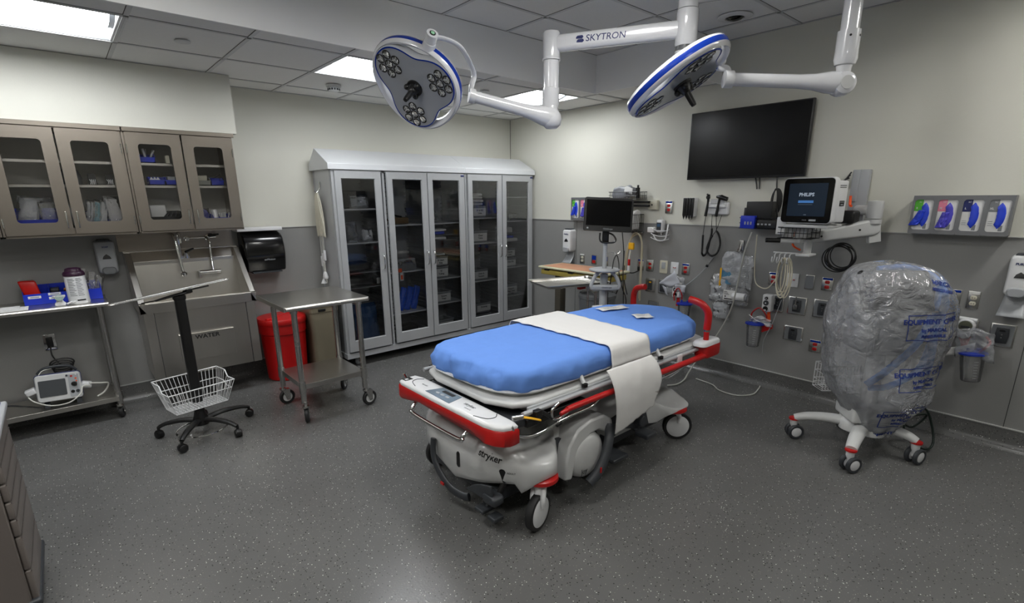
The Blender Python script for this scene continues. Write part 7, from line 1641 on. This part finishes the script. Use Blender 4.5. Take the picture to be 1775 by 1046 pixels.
for (a, b, yw) in feet:
    m = MB(); m.lathe([(0, .150), (.033, .150), (.034, .143), (.033, .138), (0, .138)], Matrix.Translation((a, b, 0)), 20); obj('red_ring', m, RED, leg)
    ax = Vector((math.cos(math.radians(yw)), math.sin(math.radians(yw)), 0)); fw = Vector((-ax.y, ax.x, 0)); c = Vector((a, b, .052))+fw*.012
    m = MB(); m.tube([Vector((a, b, .142)), Vector((a, b, .11)), c+Vector((0, 0, .01))], [.026, .024, .016], 14); m.box((-.014, -.03, -.012), (.014, .03, .03), m=frame(c, (0, 0, 1)) @ rotz(math.radians(yw)), bev=.005); fk = obj('caster_fork', m, WHITE, v)
    for sg in (-1, 1):
        fm = frame(c+ax*sg*.026, ax*sg)
        m = MB(); m.lathe([(0, .013), (.025, .013), (.034, .009), (.034, -.012), (0, -.012)], fm, 28, 1); m.lathe([(.034, .010), (.046, .012), (.052, .006), (.052, -.008), (.046, -.013), (.034, -.013)], fm, 30, 0, cap=False); obj('caster_wheel', m, [DGREY, WHITE], v)
m = MB(); m.tube([hub+Vector((0, 0, .18)), hub+Vector((0, 0, .70))], .05, 20); m.box((-.14, -.12, .22), (.14, .12, .34), m=Matrix.Translation(hub) @ rotz(-.85), bev=.02); obj('column', m, OFFW, v)
Mv = Matrix.Translation(V0) @ rotz(math.radians(-46))     # local -y faces the room
m = MB(); m.box((-.17, -.14, .68), (.17, .17, .95), m=Mv, bev=.03); body = obj('ventilator_body', m, MGREY, v)
m = MB(); m.box((-.15, -.155, .72), (.15, -.138, .80), m=Mv, bev=.006); m.box((-.04, -.16, .84), (.08, -.14, .90), m=Mv, bev=.01); obj('front_panel', m, MGREY, body)
Ms = Mv @ Matrix.Translation((-.06, -.12, 1.09)) @ Matrix.Rotation(-.50, 4, 'X')
m = MB(); m.box((-.20, -.02, -.13), (.20, .03, .13), m=Ms, bev=.02); scn = obj('screen_unit', m, BLACK, v)
m = MB(); m.box((-.18, -.024, -.11), (.18, -.019, .11), m=Ms); obj('screen', m, BLACK, scn)
m = MB(); m.box((-.205, -.026, -.138), (.205, -.018, -.128), m=Ms, bev=.003); obj('bezel_edge', m, LGREY, scn)
def L2(p): return Mv @ Vector(p)
m = MB(); m.tube([L2((.25, .06, .5)), L2((.25, .06, 1.15))], .015, 12); m.box((.10, .0, .75), (.26, .10, .80), m=Mv); obj('side_pole', m, OFFW, v)
hz = MB(); p_ = smooth([L2((.12, -.16, .86)), L2((.19, -.18, 1.02)), L2((.19, -.05, 1.16)), L2((.05, .0, 1.215)), L2((-.10, .02, 1.20))], 10)
hz.tube(p_, [.020+.002*(i % 2) for i in range(len(p_))], 12)
p_ = smooth([L2((.20, -.10, 1.15)), L2((.16, -.17, .95)), L2((.165, -.19, .72)), L2((.155, -.19, .60))], 10); hz.tube(p_, [.020+.002*(i % 2) for i in range(len(p_))], 12)
p_ = smooth([L2((.14, -.17, .95)), L2((.06, -.20, .78)), L2((-.08, -.21, .62)), L2((-.18, -.20, .52))], 10); hz.tube(p_, [.020+.002*(i % 2) for i in range(len(p_))], 12)
p_ = smooth([L2((.18, -.15, .80)), L2((.10, -.20, .62)), L2((-.05, -.21, .52)), L2((-.16, -.20, .50))], 10); hz.tube(p_, [.018+.002*(i % 2) for i in range(len(p_))], 12)
p_ = smooth([L2((.22, -.05, 1.12)), L2((.27, -.06, .95)), L2((.26, -.08, .80))], 8); hz.tube(p_, [.018+.002*(i % 2) for i in range(len(p_))], 12)
obj('breathing_hose', hz, TUBEB, v)
# wire basket on the cart, peeking out left of the bag
m = MB()
bx = Matrix.Translation((3.98, 1.06, .31)) @ rotz(-.75)
for z in (0, .03, .06, .12, .18): m.tube([bx @ Vector((x, y, z)) for x, y in ((-.11, -.06), (.11, -.06), (.11, .06), (-.11, .06))], .0035, 6, closed=True)
for k in range(12):
    x = -.11+.22*k/11; m.tube([bx @ Vector((x, -.06, .18)), bx @ Vector((x, -.06, 0)), bx @ Vector((x, .06, 0)), bx @ Vector((x, .06, .18))], .0025, 5)
obj('wire_basket', m, WHITE, v)
# rear cable loops
m = MB(); m.tube(smooth([(4.02, .66, .30), (4.10, .55, .28), (4.14, .50, .16), (4.10, .47, .05), (4.02, .50, .03), (3.98, .60, .10), (4.05, .62, .20), (4.16, .54, .22), (4.12, .60, .12), (4.0, .66, .20)], 7), .007, 10); tag(obj('green_black_cord', m, CORDG), 'dark green cord looped on the floor behind the bag covered machine', 'cord')
# the bag
rings = []; NS = 104
prof = [(.045, .09, 0, 0, .115), (.09, .14, .005, 0, .15), (.165, .20, 0, 0, .27), (.25, .27, 0, .0, .42), (.29, .29, .0, .02, .56), (.31, .29, 0, .02, .70), (.33, .30, 0, .02, .84), (.325, .29, 0, .02, .96), (.30, .27, -.01, .01, 1.06), (.265, .23, -.02, .0, 1.14), (.225, .17, -.03, .0, 1.20), (.14, .10, -.03, .0, 1.235), (.05, .04, -.03, 0, 1.25)]
pv_ = [Vector((a, b, z)) for a, b, c, d, z in prof]; po_ = [Vector((c, d, 0)) for a, b, c, d, z in prof]
ps = smooth(pv_, 8); qs = smooth(po_, 8)
m = MB(); R = []
for i, (p, q) in enumerate(zip(ps, qs)):
    ring = []
    for k in range(NS):
        a = 2*PI*k/NS; z = p.z
        sc_2 = 1+.055*noise.noise(Vector((math.cos(a)*2.2, math.sin(a)*2.2, z*3.2)))+.035*noise.noise(Vector((math.cos(a)*6+z*3, math.sin(a)*6, z*6+5)))
        fold = .018*math.sin(a*9+z*7+3*noise.noise(Vector((math.cos(a)*1.5, math.sin(a)*1.5, z*2))))*(1-min(1, max(0, (z-.2)/.9))*.6)
        rdg = 1-abs(noise.noise(Vector((math.cos(a)*3.1+z*2.0, math.sin(a)*3.1, z*5.0+2))))*2
        rdg2 = 1-abs(noise.noise(Vector((math.cos(a)*7, math.sin(a)*7+z*3, z*9.0))))*2
        rr = sc_2+fold/.3*.6+.045*max(0, rdg)**3-.02+.02*max(0, rdg2)**3
        cx = math.copysign(abs(math.cos(a))**.85, math.cos(a)); cy = math.copysign(abs(math.sin(a))**.85, math.sin(a))
        ring.append(Mv @ Vector((p.x*cx*rr+q.x, p.y*cy*rr+q.y-.01, z+.02*noise.noise(Vector((math.cos(a)*3, math.sin(a)*3, z*4+9))))))
    R.append(ring)
m.loft(R, cap=(False, True)); tb = m.bm.copy(); bmesh.ops.triangulate(tb, faces=tb.faces); BV = BVHTree.FromBMesh(tb); tb.free()
bag = thing('equipment_cover_bag', 'large crinkled clear plastic cover printed with blue lettering over the ventilator', 'bag', (V0.x, V0.y, .17))
obj('film', m, BAGP, bag, ang=180)
def on_bag(mb, name='printed_lettering', matl=INKB):
    """press flat lettering onto the bag along its local depth direction"""
    dirn = (Mv.to_3x3() @ Vector((0, 1, 0))).normalized()
    bmesh.ops.subdivide_edges(mb.bm, edges=[e for e in mb.bm.edges if e.calc_length() > .02], cuts=2)
    bad = []
    for vv in mb.bm.verts:
        hit = BV.ray_cast(vv.co-dirn*.6, dirn)
        if hit[0] is not None: vv.co = hit[0]-dirn*.003
        else: bad.append(vv)
    bmesh.ops.delete(mb.bm, geom=bad, context='VERTS'); return obj(name, mb, matl, bag)
def stampm(lx, lz, rot, sc, lines, frame_=True):
    Mp = Mv @ plane_m((lx, -.30, lz), (1, 0, 0), (0, 0, 1)) @ rotz(rot)
    mb = MB()
    for (s_, size, dy) in lines: text_mb(s_, size*sc, Mp @ Matrix.Translation((0, dy*sc, 0)), .0004, bold=.0012*sc, mb=mb)
    if frame_:
        w, h = .135*sc, .068*sc
        for a, b in (((-w, -h), (w, -h)), ((w, -h), (w, h)), ((w, h), (-w, h)), ((-w, h), (-w, -h))):
            n_ = 14; d = Vector((b[0]-a[0], b[1]-a[1], 0)); s2 = Vector((-d.y, d.x, 0)).normalized()*.0022
            for q in range(n_):
                p0 = Vector((*a, 0))+d*q/n_; p1 = Vector((*a, 0))+d*(q+1)/n_
                mb.face([mb.v(Mp @ (p0-s2)), mb.v(Mp @ (p1-s2)), mb.v(Mp @ (p1+s2)), mb.v(Mp @ (p0+s2))])
    on_bag(mb)
LN = [('EQUIPMENT COVER', .036, .032), ('by MARCAL', .026, -.012), ('RESECURABLE', .020, -.045)]
stampm(.085, .905, .03, 1.08, LN)
stampm(.095, .59, .10, 1.05, LN)
stampm(.06, .315, .14, .95, LN)
stampm(.02, .185, .25, .8, [('EQUIPMENT COVER', .036, 0)], False)
stampm(.13, 1.13, -.2, .9, [('MARCAL', .036, .02), ('RESECURABLE', .024, -.02)], False)
# ============================================================ SURGICAL LAMPS
lamp = thing('surgical_light', 'twin surgical light hung from the high ceiling on white jointed arms', 'surgical light', (3.035, 1.866, ZH))
H = Vector((3.035, 1.866, 0)); E1 = Vector((2.60, 2.57, 0)); E2 = Vector((3.39, 1.10, 0))
def vz(v, z): return Vector((v.x, v.y, z))
m = MB(); m.lathe([(.0, 0), (.24, 0), (.24, -.012), (.10, -.03), (.085, -.05), (0, -.05)], Matrix.Translation(vz(H, ZH)), 40); obj('ceiling_cover', m, ENAMEL, lamp)
hm = Matrix.Translation(vz(H, 0))
m = MB(); m.lathe([(0, 2.87), (.058, 2.87), (.058, 2.72), (.0, 2.72)], hm, 32); obj('hub_column', m, ENAMEL, lamp)
m = MB(); m.lathe([(0, 2.715), (.062, 2.715), (.064, 2.70), (.064, 2.53), (.060, 2.52), (0, 2.52)], hm, 32); obj('hub', m, ENAMEL, lamp)
m = MB(); m.lathe([(0, 2.519), (.060, 2.519), (.060, 2.492), (0, 2.492)], hm, 32); obj('hub_ring', m, CHROME, lamp)
m = MB(); m.lathe([(0, 2.491), (.062, 2.491), (.062, 2.475), (.05, 2.462), (.0, 2.46)], hm, 32); obj('hub_cap', m, ENAMEL, lamp)
def arm_box(a, b, w, h):
    d = (b-a).normalized(); s_ = Vector((-d.y, d.x, 0)); mm = MB()
    mm.loft([[p+s_*x+Vector((0, 0, z)) for x, z in rrect(w, h, min(w, h)*.42, 5)] for p in (a, b)]); return mm
A1 = obj('extension_arm', arm_box(vz(H, 2.615), vz(E1, 2.60), .075, .10), ENAMEL, lamp)
d = (vz(E1, 0)-vz(H, 0)).normalized(); Mt = plane_m(vz(H.lerp(E1, .60), 2.607)+Vector((d.y, -d.x, 0))*-.0385, (H-E1), (0, 0, 1))
side = -1
nrm_ = Vector((-(H-E1).y, (H-E1).x, 0)).normalized()
# lettering faces the viewer side of the arm
pc = vz(H.lerp(E1, .62), 2.606); toc = (Vector((0, 0, 0))-Vector((pc.x, pc.y, 0))).normalized(); 
nv = Vector((d.y, -d.x, 0)); nv = nv if nv.dot(toc) > 0 else -nv
xd = Vector((0, 0, 1)).cross(nv)
Mt = plane_m(pc+nv*.0380, xd, (0, 0, 1))
obj('lettering', text_mb('SKYTRON', .052, Mt @ Matrix.Translation((.035, 0, 0)), .001, bold=.0003, xs=1.05, shear=.12), NAVYM, A1)
m = MB()
for q, (sx_, sy_) in enumerate(((0, .008), (.004, -.008))): m.prism([(-.024, -.008), (.014, -.010), (.024, .0), (.018, .010), (-.014, .009), (-.022, .002)], 0, .001, m=Mt @ Matrix.Translation((-.125+sx_, sy_*1.3, 0)))
obj('logo_mark', m, NAVYM, A1)
em = Matrix.Translation(vz(E1, 0))
m = MB(); m.lathe([(0, 2.675), (.05, 2.672), (.056, 2.66), (.056, 2.52), (.060, 2.515), (.060, 2.505), (0, 2.505)], em, 28); obj('elbow', m, ENAMEL, lamp)
m = MB(); m.lathe([(0, 2.504), (.052, 2.504), (.052, 2.34), (.0, 2.34)], em, 28); m.lathe([(0, 2.338), (.056, 2.338), (.056, 2.24), (.048, 2.215), (.0, 2.215)], em, 28); obj('drop_tube', m, ENAMEL, lamp)
BALL1 = Vector((2.545, 2.515, 2.145)); BALL1 = Vector((2.595, 2.555, 2.155))
m = MB(); m.lathe([(.036, .085), (.040, .05), (.062, .02), (.068, -.01), (.060, -.045), (.035, -.066), (0, -.07)], Matrix.Translation(BALL1), 28)
EN1 = Vector((2.105, 2.79, 2.270)); dd = (EN1-BALL1)
m.tube(smooth([BALL1, BALL1+dd*.18, BALL1+dd*.34, BALL1+dd*.5, EN1], 5), [.062, .058, .042, .036, .034, .033], 18) if False else None
m.tube([BALL1, BALL1+dd*.12, BALL1+dd*.24, BALL1+dd*.38, BALL1+dd*.97], [.066, .060, .046, .038, .035], 20); obj('spring_arm', m, ENAMEL, lamp)
m = MB(); m.cyl(BALL1+dd*.955, BALL1+dd*1.02, .044, seg=24); obj('arm_collar', m, WHITE, lamp)
# second arm, above the picture then down
A2 = obj('extension_arm', arm_box(vz(H, 2.79), vz(E2, 2.79), .075, .09), ENAMEL, lamp)
em2 = Matrix.Translation(vz(E2, 0))
m = MB(); m.lathe([(0, 2.85), (.056, 2.85), (.056, 2.70), (.045, 2.70), (.045, 2.50), (0, 2.50)], em2, 28); m.lathe([(0, 2.502), (.056, 2.502), (.056, 2.40), (.058, 2.36), (.050, 2.335), (.036, 2.33), (0, 2.33)], em2, 28); obj('drop_tube', m, ENAMEL, lamp)
for a in (3.6, 4.6, 5.4):
    m = MB(); m.cyl(vz(E2, 2.47)+Vector((math.cos(a), math.sin(a), 0))*.050, vz(E2, 2.47)+Vector((math.cos(a), math.sin(a), 0))*.0575, .006, seg=10); obj('screw', m, BLACK, lamp)
BALL2 = Vector((3.385, 1.10, 2.245)); EN2 = Vector((2.945, 1.535, 2.275)); dd = EN2-BALL2
m = MB(); m.lathe([(0, .085), (.040, .085), (.036, .07), (.036, .04), (0, .04)], Matrix.Translation(BALL2), 24); sdir = Vector((-dd.y, dd.x, 0)).normalized()
m.lathe([(0, -.056), (.035, -.056), (.055, -.045), (.064, -.02), (.064, .02), (.055, .045), (.035, .056), (0, .056)], frame(BALL2-Vector((0, 0, .005)), sdir), 30)
m.tube([BALL2, BALL2+dd*.12, BALL2+dd*.24, BALL2+dd*.38, BALL2+dd*.97], [.060, .056, .042, .036, .034], 20); obj('spring_arm', m, ENAMEL, lamp)
m = MB(); m.cyl(BALL2+dd*.955, BALL2+dd*1.03, .045, seg=24); obj('arm_collar', m, WHITE, lamp)
for sg in (-1, 1):
    m = MB(); m.cyl(BALL2-Vector((0, 0, .005))+sdir*sg*.054, BALL2-Vector((0, 0, .005))+sdir*sg*.060, .034, seg=24); obj('joint_cap', m, OFFW, lamp)
def trefoil(r0, amp, n=96, ph=0, sharp=1.0):
    out = []
    for k in range(n):
        a = 2*PI*k/n; c = math.cos(3*(a-ph)); r = r0*(1+amp*c-.04*c*c); out.append((r*math.cos(a), r*math.sin(a)))
    return out
def lamp_head(c, nrm, ref, pivot_ang, yoke_to, tmpl=None):
    """nrm = beam direction (local +z), ref = in-plane direction of one lobe (local +x)"""
    z = Vector(nrm).normalized(); x = Vector(ref); x = (x-z*x.dot(z)).normalized(); y = z.cross(x)
    M_ = Matrix((x, y, z)).transposed().to_4x4(); M_.translation = Vector(c)
    R = .292; n = 96
    out = [(R*(1+.035*math.cos(3*a))*math.cos(a), R*(1+.035*math.cos(3*a))*math.sin(a)) for a in [2*PI*k/n for k in range(n)]]
    def sc(p, k): return [(a*k, b*k) for a, b in p]
    tre = trefoil(R*.86, .17, n)
    m = MB()
    def ring(p, zz): return [M_ @ Vector((a, b, zz)) for a, b in p]
    def mixp(k): return [(a[0]*k+b[0]*(1-k), a[1]*k+b[1]*(1-k)) for a, b in zip(tre, out)]
    # outer ring with band
    m.loft([ring(sc(out, .90), .020), ring(sc(out, .95), .030), ring(sc(out, .985), .022), ring(out, .008)], cap=(False, False))
    m.loft([ring(out, -.022), ring(sc(out, .985), -.034), ring(sc(out, .93), -.044), ring(sc(out, .88), -.046), ring(sc(out, .86), -.02), ring(sc(out, .875), .012), ring(sc(out, .90), .020)], cap=(False, False))
    hd = obj('lamp_ring', m, ENAMEL, lamp, ang=70)
    m = MB(); m.loft([ring(out, .008), ring(sc(out, 1.004), .003), ring(sc(out, 1.004), -.017), ring(out, -.022)], cap=(False, False)); obj('blue_band', m, BLUE, hd)
    # trefoil body
    m = MB(); m.loft([ring(sc(tre, .985), .030), ring(tre, .022), ring(sc(tre, 1.0), -.010), ring(sc(tre, .94), -.040), ring(sc(tre, .6), -.060), ring(sc(tre, .2), -.066)]); bd = obj('lamp_body', m, ENAMEL, hd, ang=60)
    m = MB(); m.loft([ring(sc(tre, .985), .0302), ring(sc(tre, .985), .034), ring(sc(tre, .955), .035), ring(sc(tre, .955), .0302)], cap=(False, False)); obj('blue_rim', m, BLUE, hd)
    m = MB(); m.loft([ring(sc(tre, .955), .0300), ring(sc(tre, .955), .0330)]); obj('front_panel', m, mat('lamp_front_grey', '#9b9ea3', .18, coat=.6) if 'lamp_front_grey' not in MATS else MATS['lamp_front_grey'], hd)
    for lobe_ in range(3):
        a0 = lobe_*2*PI/3
        for q7 in range(7):
            ox, oy = (.192, 0) if q7 == 6 else (.192+.058*math.cos(q7*PI/3+.26), .058*math.sin(q7*PI/3+.26)); px, py = ox*math.cos(a0)-oy*math.sin(a0), ox*math.sin(a0)+oy*math.cos(a0)
            m = MB(); Ml = M_ @ Matrix.Translation((px, py, .033)) @ Matrix.Scale(1.08, 4)
            m.lathe([(.024, 0), (.026, .0015), (.023, .003), (.021, .002), (.012, .0005), (.010, .0004)], Ml, 20, 0, cap=False)
            m.lathe([(.0225, .0018), (.012, .0011), (.0, .0009)], Ml, 20, 1, cap=False)
            for q in range(3): m.box((0, -.0022, .0016), (.021, .0022, .0032), mi=2, m=Ml @ rotz(q*2*PI/3+px*9))
            obj('lens_cell', m, [BLACK, CHROME, OFFW], hd)
    m = MB(); m.lathe([(.052, .033), (.050, .042), (.036, .046), (.034, .052), (.028, .075), (.022, .085), (.018, .088), (.016, .15), (.013, .165), (0, .167)], M_, 24); hn = obj('sterile_handle', m, BLACK, hd)
    for q in range(3): m = MB(); m.sph(M_ @ Vector((.042*math.cos(q*2.1+.4), .042*math.sin(q*2.1+.4), .056)), .018, 12); obj('handle_lug', m, BLACK, hd)
    # yoke
    pv = M_ @ Vector((R*1.0*math.cos(pivot_ang), R*1.0*math.sin(pivot_ang), -.006)); rad = (M_.to_3x3() @ Vector((math.cos(pivot_ang), math.sin(pivot_ang), 0))).normalized()
    return M_, pv, rad, hd
c1 = (1.835, 2.985, 2.328)
M1, pv, rad, hd = lamp_head(c1, (-.71, -.291, -.641), (.349, .646, -.679), 0, None)
# yoke of the left head: pivot on the rim, curved arm round to the collar
x1 = (M1.to_3x3().inverted() @ Vector((-.183, -.803, .567))); pa = math.atan2(x1.y, x1.x)
pv = M1 @ Vector((.285*math.cos(pa), .285*math.sin(pa), -.008)); rad = (M1.to_3x3() @ Vector((math.cos(pa), math.sin(pa), 0)))
m = MB(); m.cyl(pv+rad*-.012, pv+rad*.030, .040, .036, 24); m.cyl(pv+rad*.03, pv+rad*.085, .034, seg=24); pk = obj('pivot_knob', m, ENAMEL, lamp)
m = MB(); m.lathe([(0, .002), (.018, .002), (.018, 0), (.0, 0)], frame(pv+rad*.0855, rad), 20); l1 = obj('badge_ring', m, BLACK, pk)
m = MB(); m.lathe([(0, .003), (.011, .003), (.011, 0), (.0, 0)], frame(pv+rad*.087, rad), 20); obj('badge_light', m, mat('green_badge', '#9fd9b0', .4), pk)
en = Vector(EN1); top = pv+rad*.055
m = MB(); m.tube(smooth([top, top+Vector((.07, -.03, .0)), top+Vector((.17, -.05, -.035)), en+Vector((.0, -.035, .13)), en+Vector((-.0, -.012, .06)), en+Vector((.0, .0, .02))], 7), [.024, .024, .023, .021, .018, .017], 14, flat=.55); obj('yoke', m, ENAMEL, lamp)
c2 = (2.675, 1.668, 2.262)
M2_, pv, rad, hd = lamp_head(c2, (.207, -.493, -.845), (-.474, .705, -.528), 0, None)
x1 = M2_.to_3x3().inverted() @ (Vector(EN2)-Vector(c2)); pa = math.atan2(x1.y, x1.x)
pv = M2_ @ Vector((.285*math.cos(pa), .285*math.sin(pa), -.008)); rad = (M2_.to_3x3() @ Vector((math.cos(pa), math.sin(pa), 0)))
m = MB(); m.cyl(pv+rad*-.012, pv+rad*.030, .040, .036, 24); obj('pivot_knob', m, ENAMEL, lamp)
en = Vector(EN2)
m = MB(); m.tube(smooth([pv+rad*.02, pv+rad*.035+Vector((.02, .02, .03)), en+Vector((-.03, .05, .07)), en+Vector((.01, .01, .055)), en], 7), [.02, .022, .022, .02, .018], 14, flat=.6); obj('yoke', m, ENAMEL, lamp)
# brand lettering on the visible edge of the right head
x1 = M2_.to_3x3().inverted() @ Vector((-.6356*0-1, -.9, .1)); a = math.atan2(x1.y, x1.x)
# place on the upper rim, following the curve
tx = MB(); word = 'AURORA'; 
for k, ch in enumerate(word):
    aa = a+.0+(.062*(2.5-k))*-1; pR = .2835
    cpos = M2_ @ Vector((pR*math.cos(aa), pR*math.sin(aa), -.033)); tn = (M2_.to_3x3() @ Vector((-math.sin(aa), math.cos(aa), 0))); ax_ = (M2_.to_3x3() @ Vector((math.cos(aa)*.35, math.sin(aa)*.35, -1)))
    text_mb(ch, .026, plane_m(cpos, tn, (M2_.to_3x3() @ Vector((-math.cos(aa)*.9, -math.sin(aa)*.9, -.45)))), .0012, bold=.0005, mb=tx)
obj('lettering', tx, INK, hd)

# ---- repeats carry a shared group
GR = {'ceiling_troffer': 'recessed ceiling lights', 'sprinkler_cap': 'sprinkler caps in the low ceiling', 'wall_cabinet': 'wall cabinets in a row under the soffit',
      'storage_bin': 'small bins inside the wall cabinets', 'supply_bag': 'bagged supplies on shelves', 'clip_box': 'clip boxes on the middle shelf', 'tall_cabinet': 'tall glass-door cabinets',
      'storage_tote': 'labelled totes in the tall cabinets', 'folded_pack': 'folded packs in the tall cabinets', 'blue_pack': 'blue wrapped packs in the wide cabinet', 'peel_pack': 'leaning peel packs in the narrow cabinet',
      'slide_shelf': 'slide-in shelves in the tall cabinets', 'clear_wrapper': 'clear wrappers in the supply tray', 'printed_paper': 'papers on the work table', 'paper_slip': 'papers on the blue sheet',
      'wall_outlet': 'outlets and plates on the right wall', 'gas_outlet': 'gas plates on the right wall', 'glove_rack': 'glove racks on the right wall', 'glove_box': 'glove boxes in the racks',
      'wire_basket': 'black wire baskets on the right wall', 'suction_regulator': 'suction regulators on the right wall', 'suction_canister': 'suction canisters on the right wall',
      'suction_tube': 'red suction tubes', 'plastic_wrapper': 'clear wrappers around the suction sets', 'soap_dispenser': 'soap and sanitizer dispensers', 'white_booklet': 'booklets in the monitor basket', 'swab_pack': 'swab packs in the small bins'}
for o in bpy.data.objects:
    if o.parent is None and o.get('category') and not o.get('group'):
        k = o.name.split('.')[0]
        if k in GR: o['group'] = GR[k]
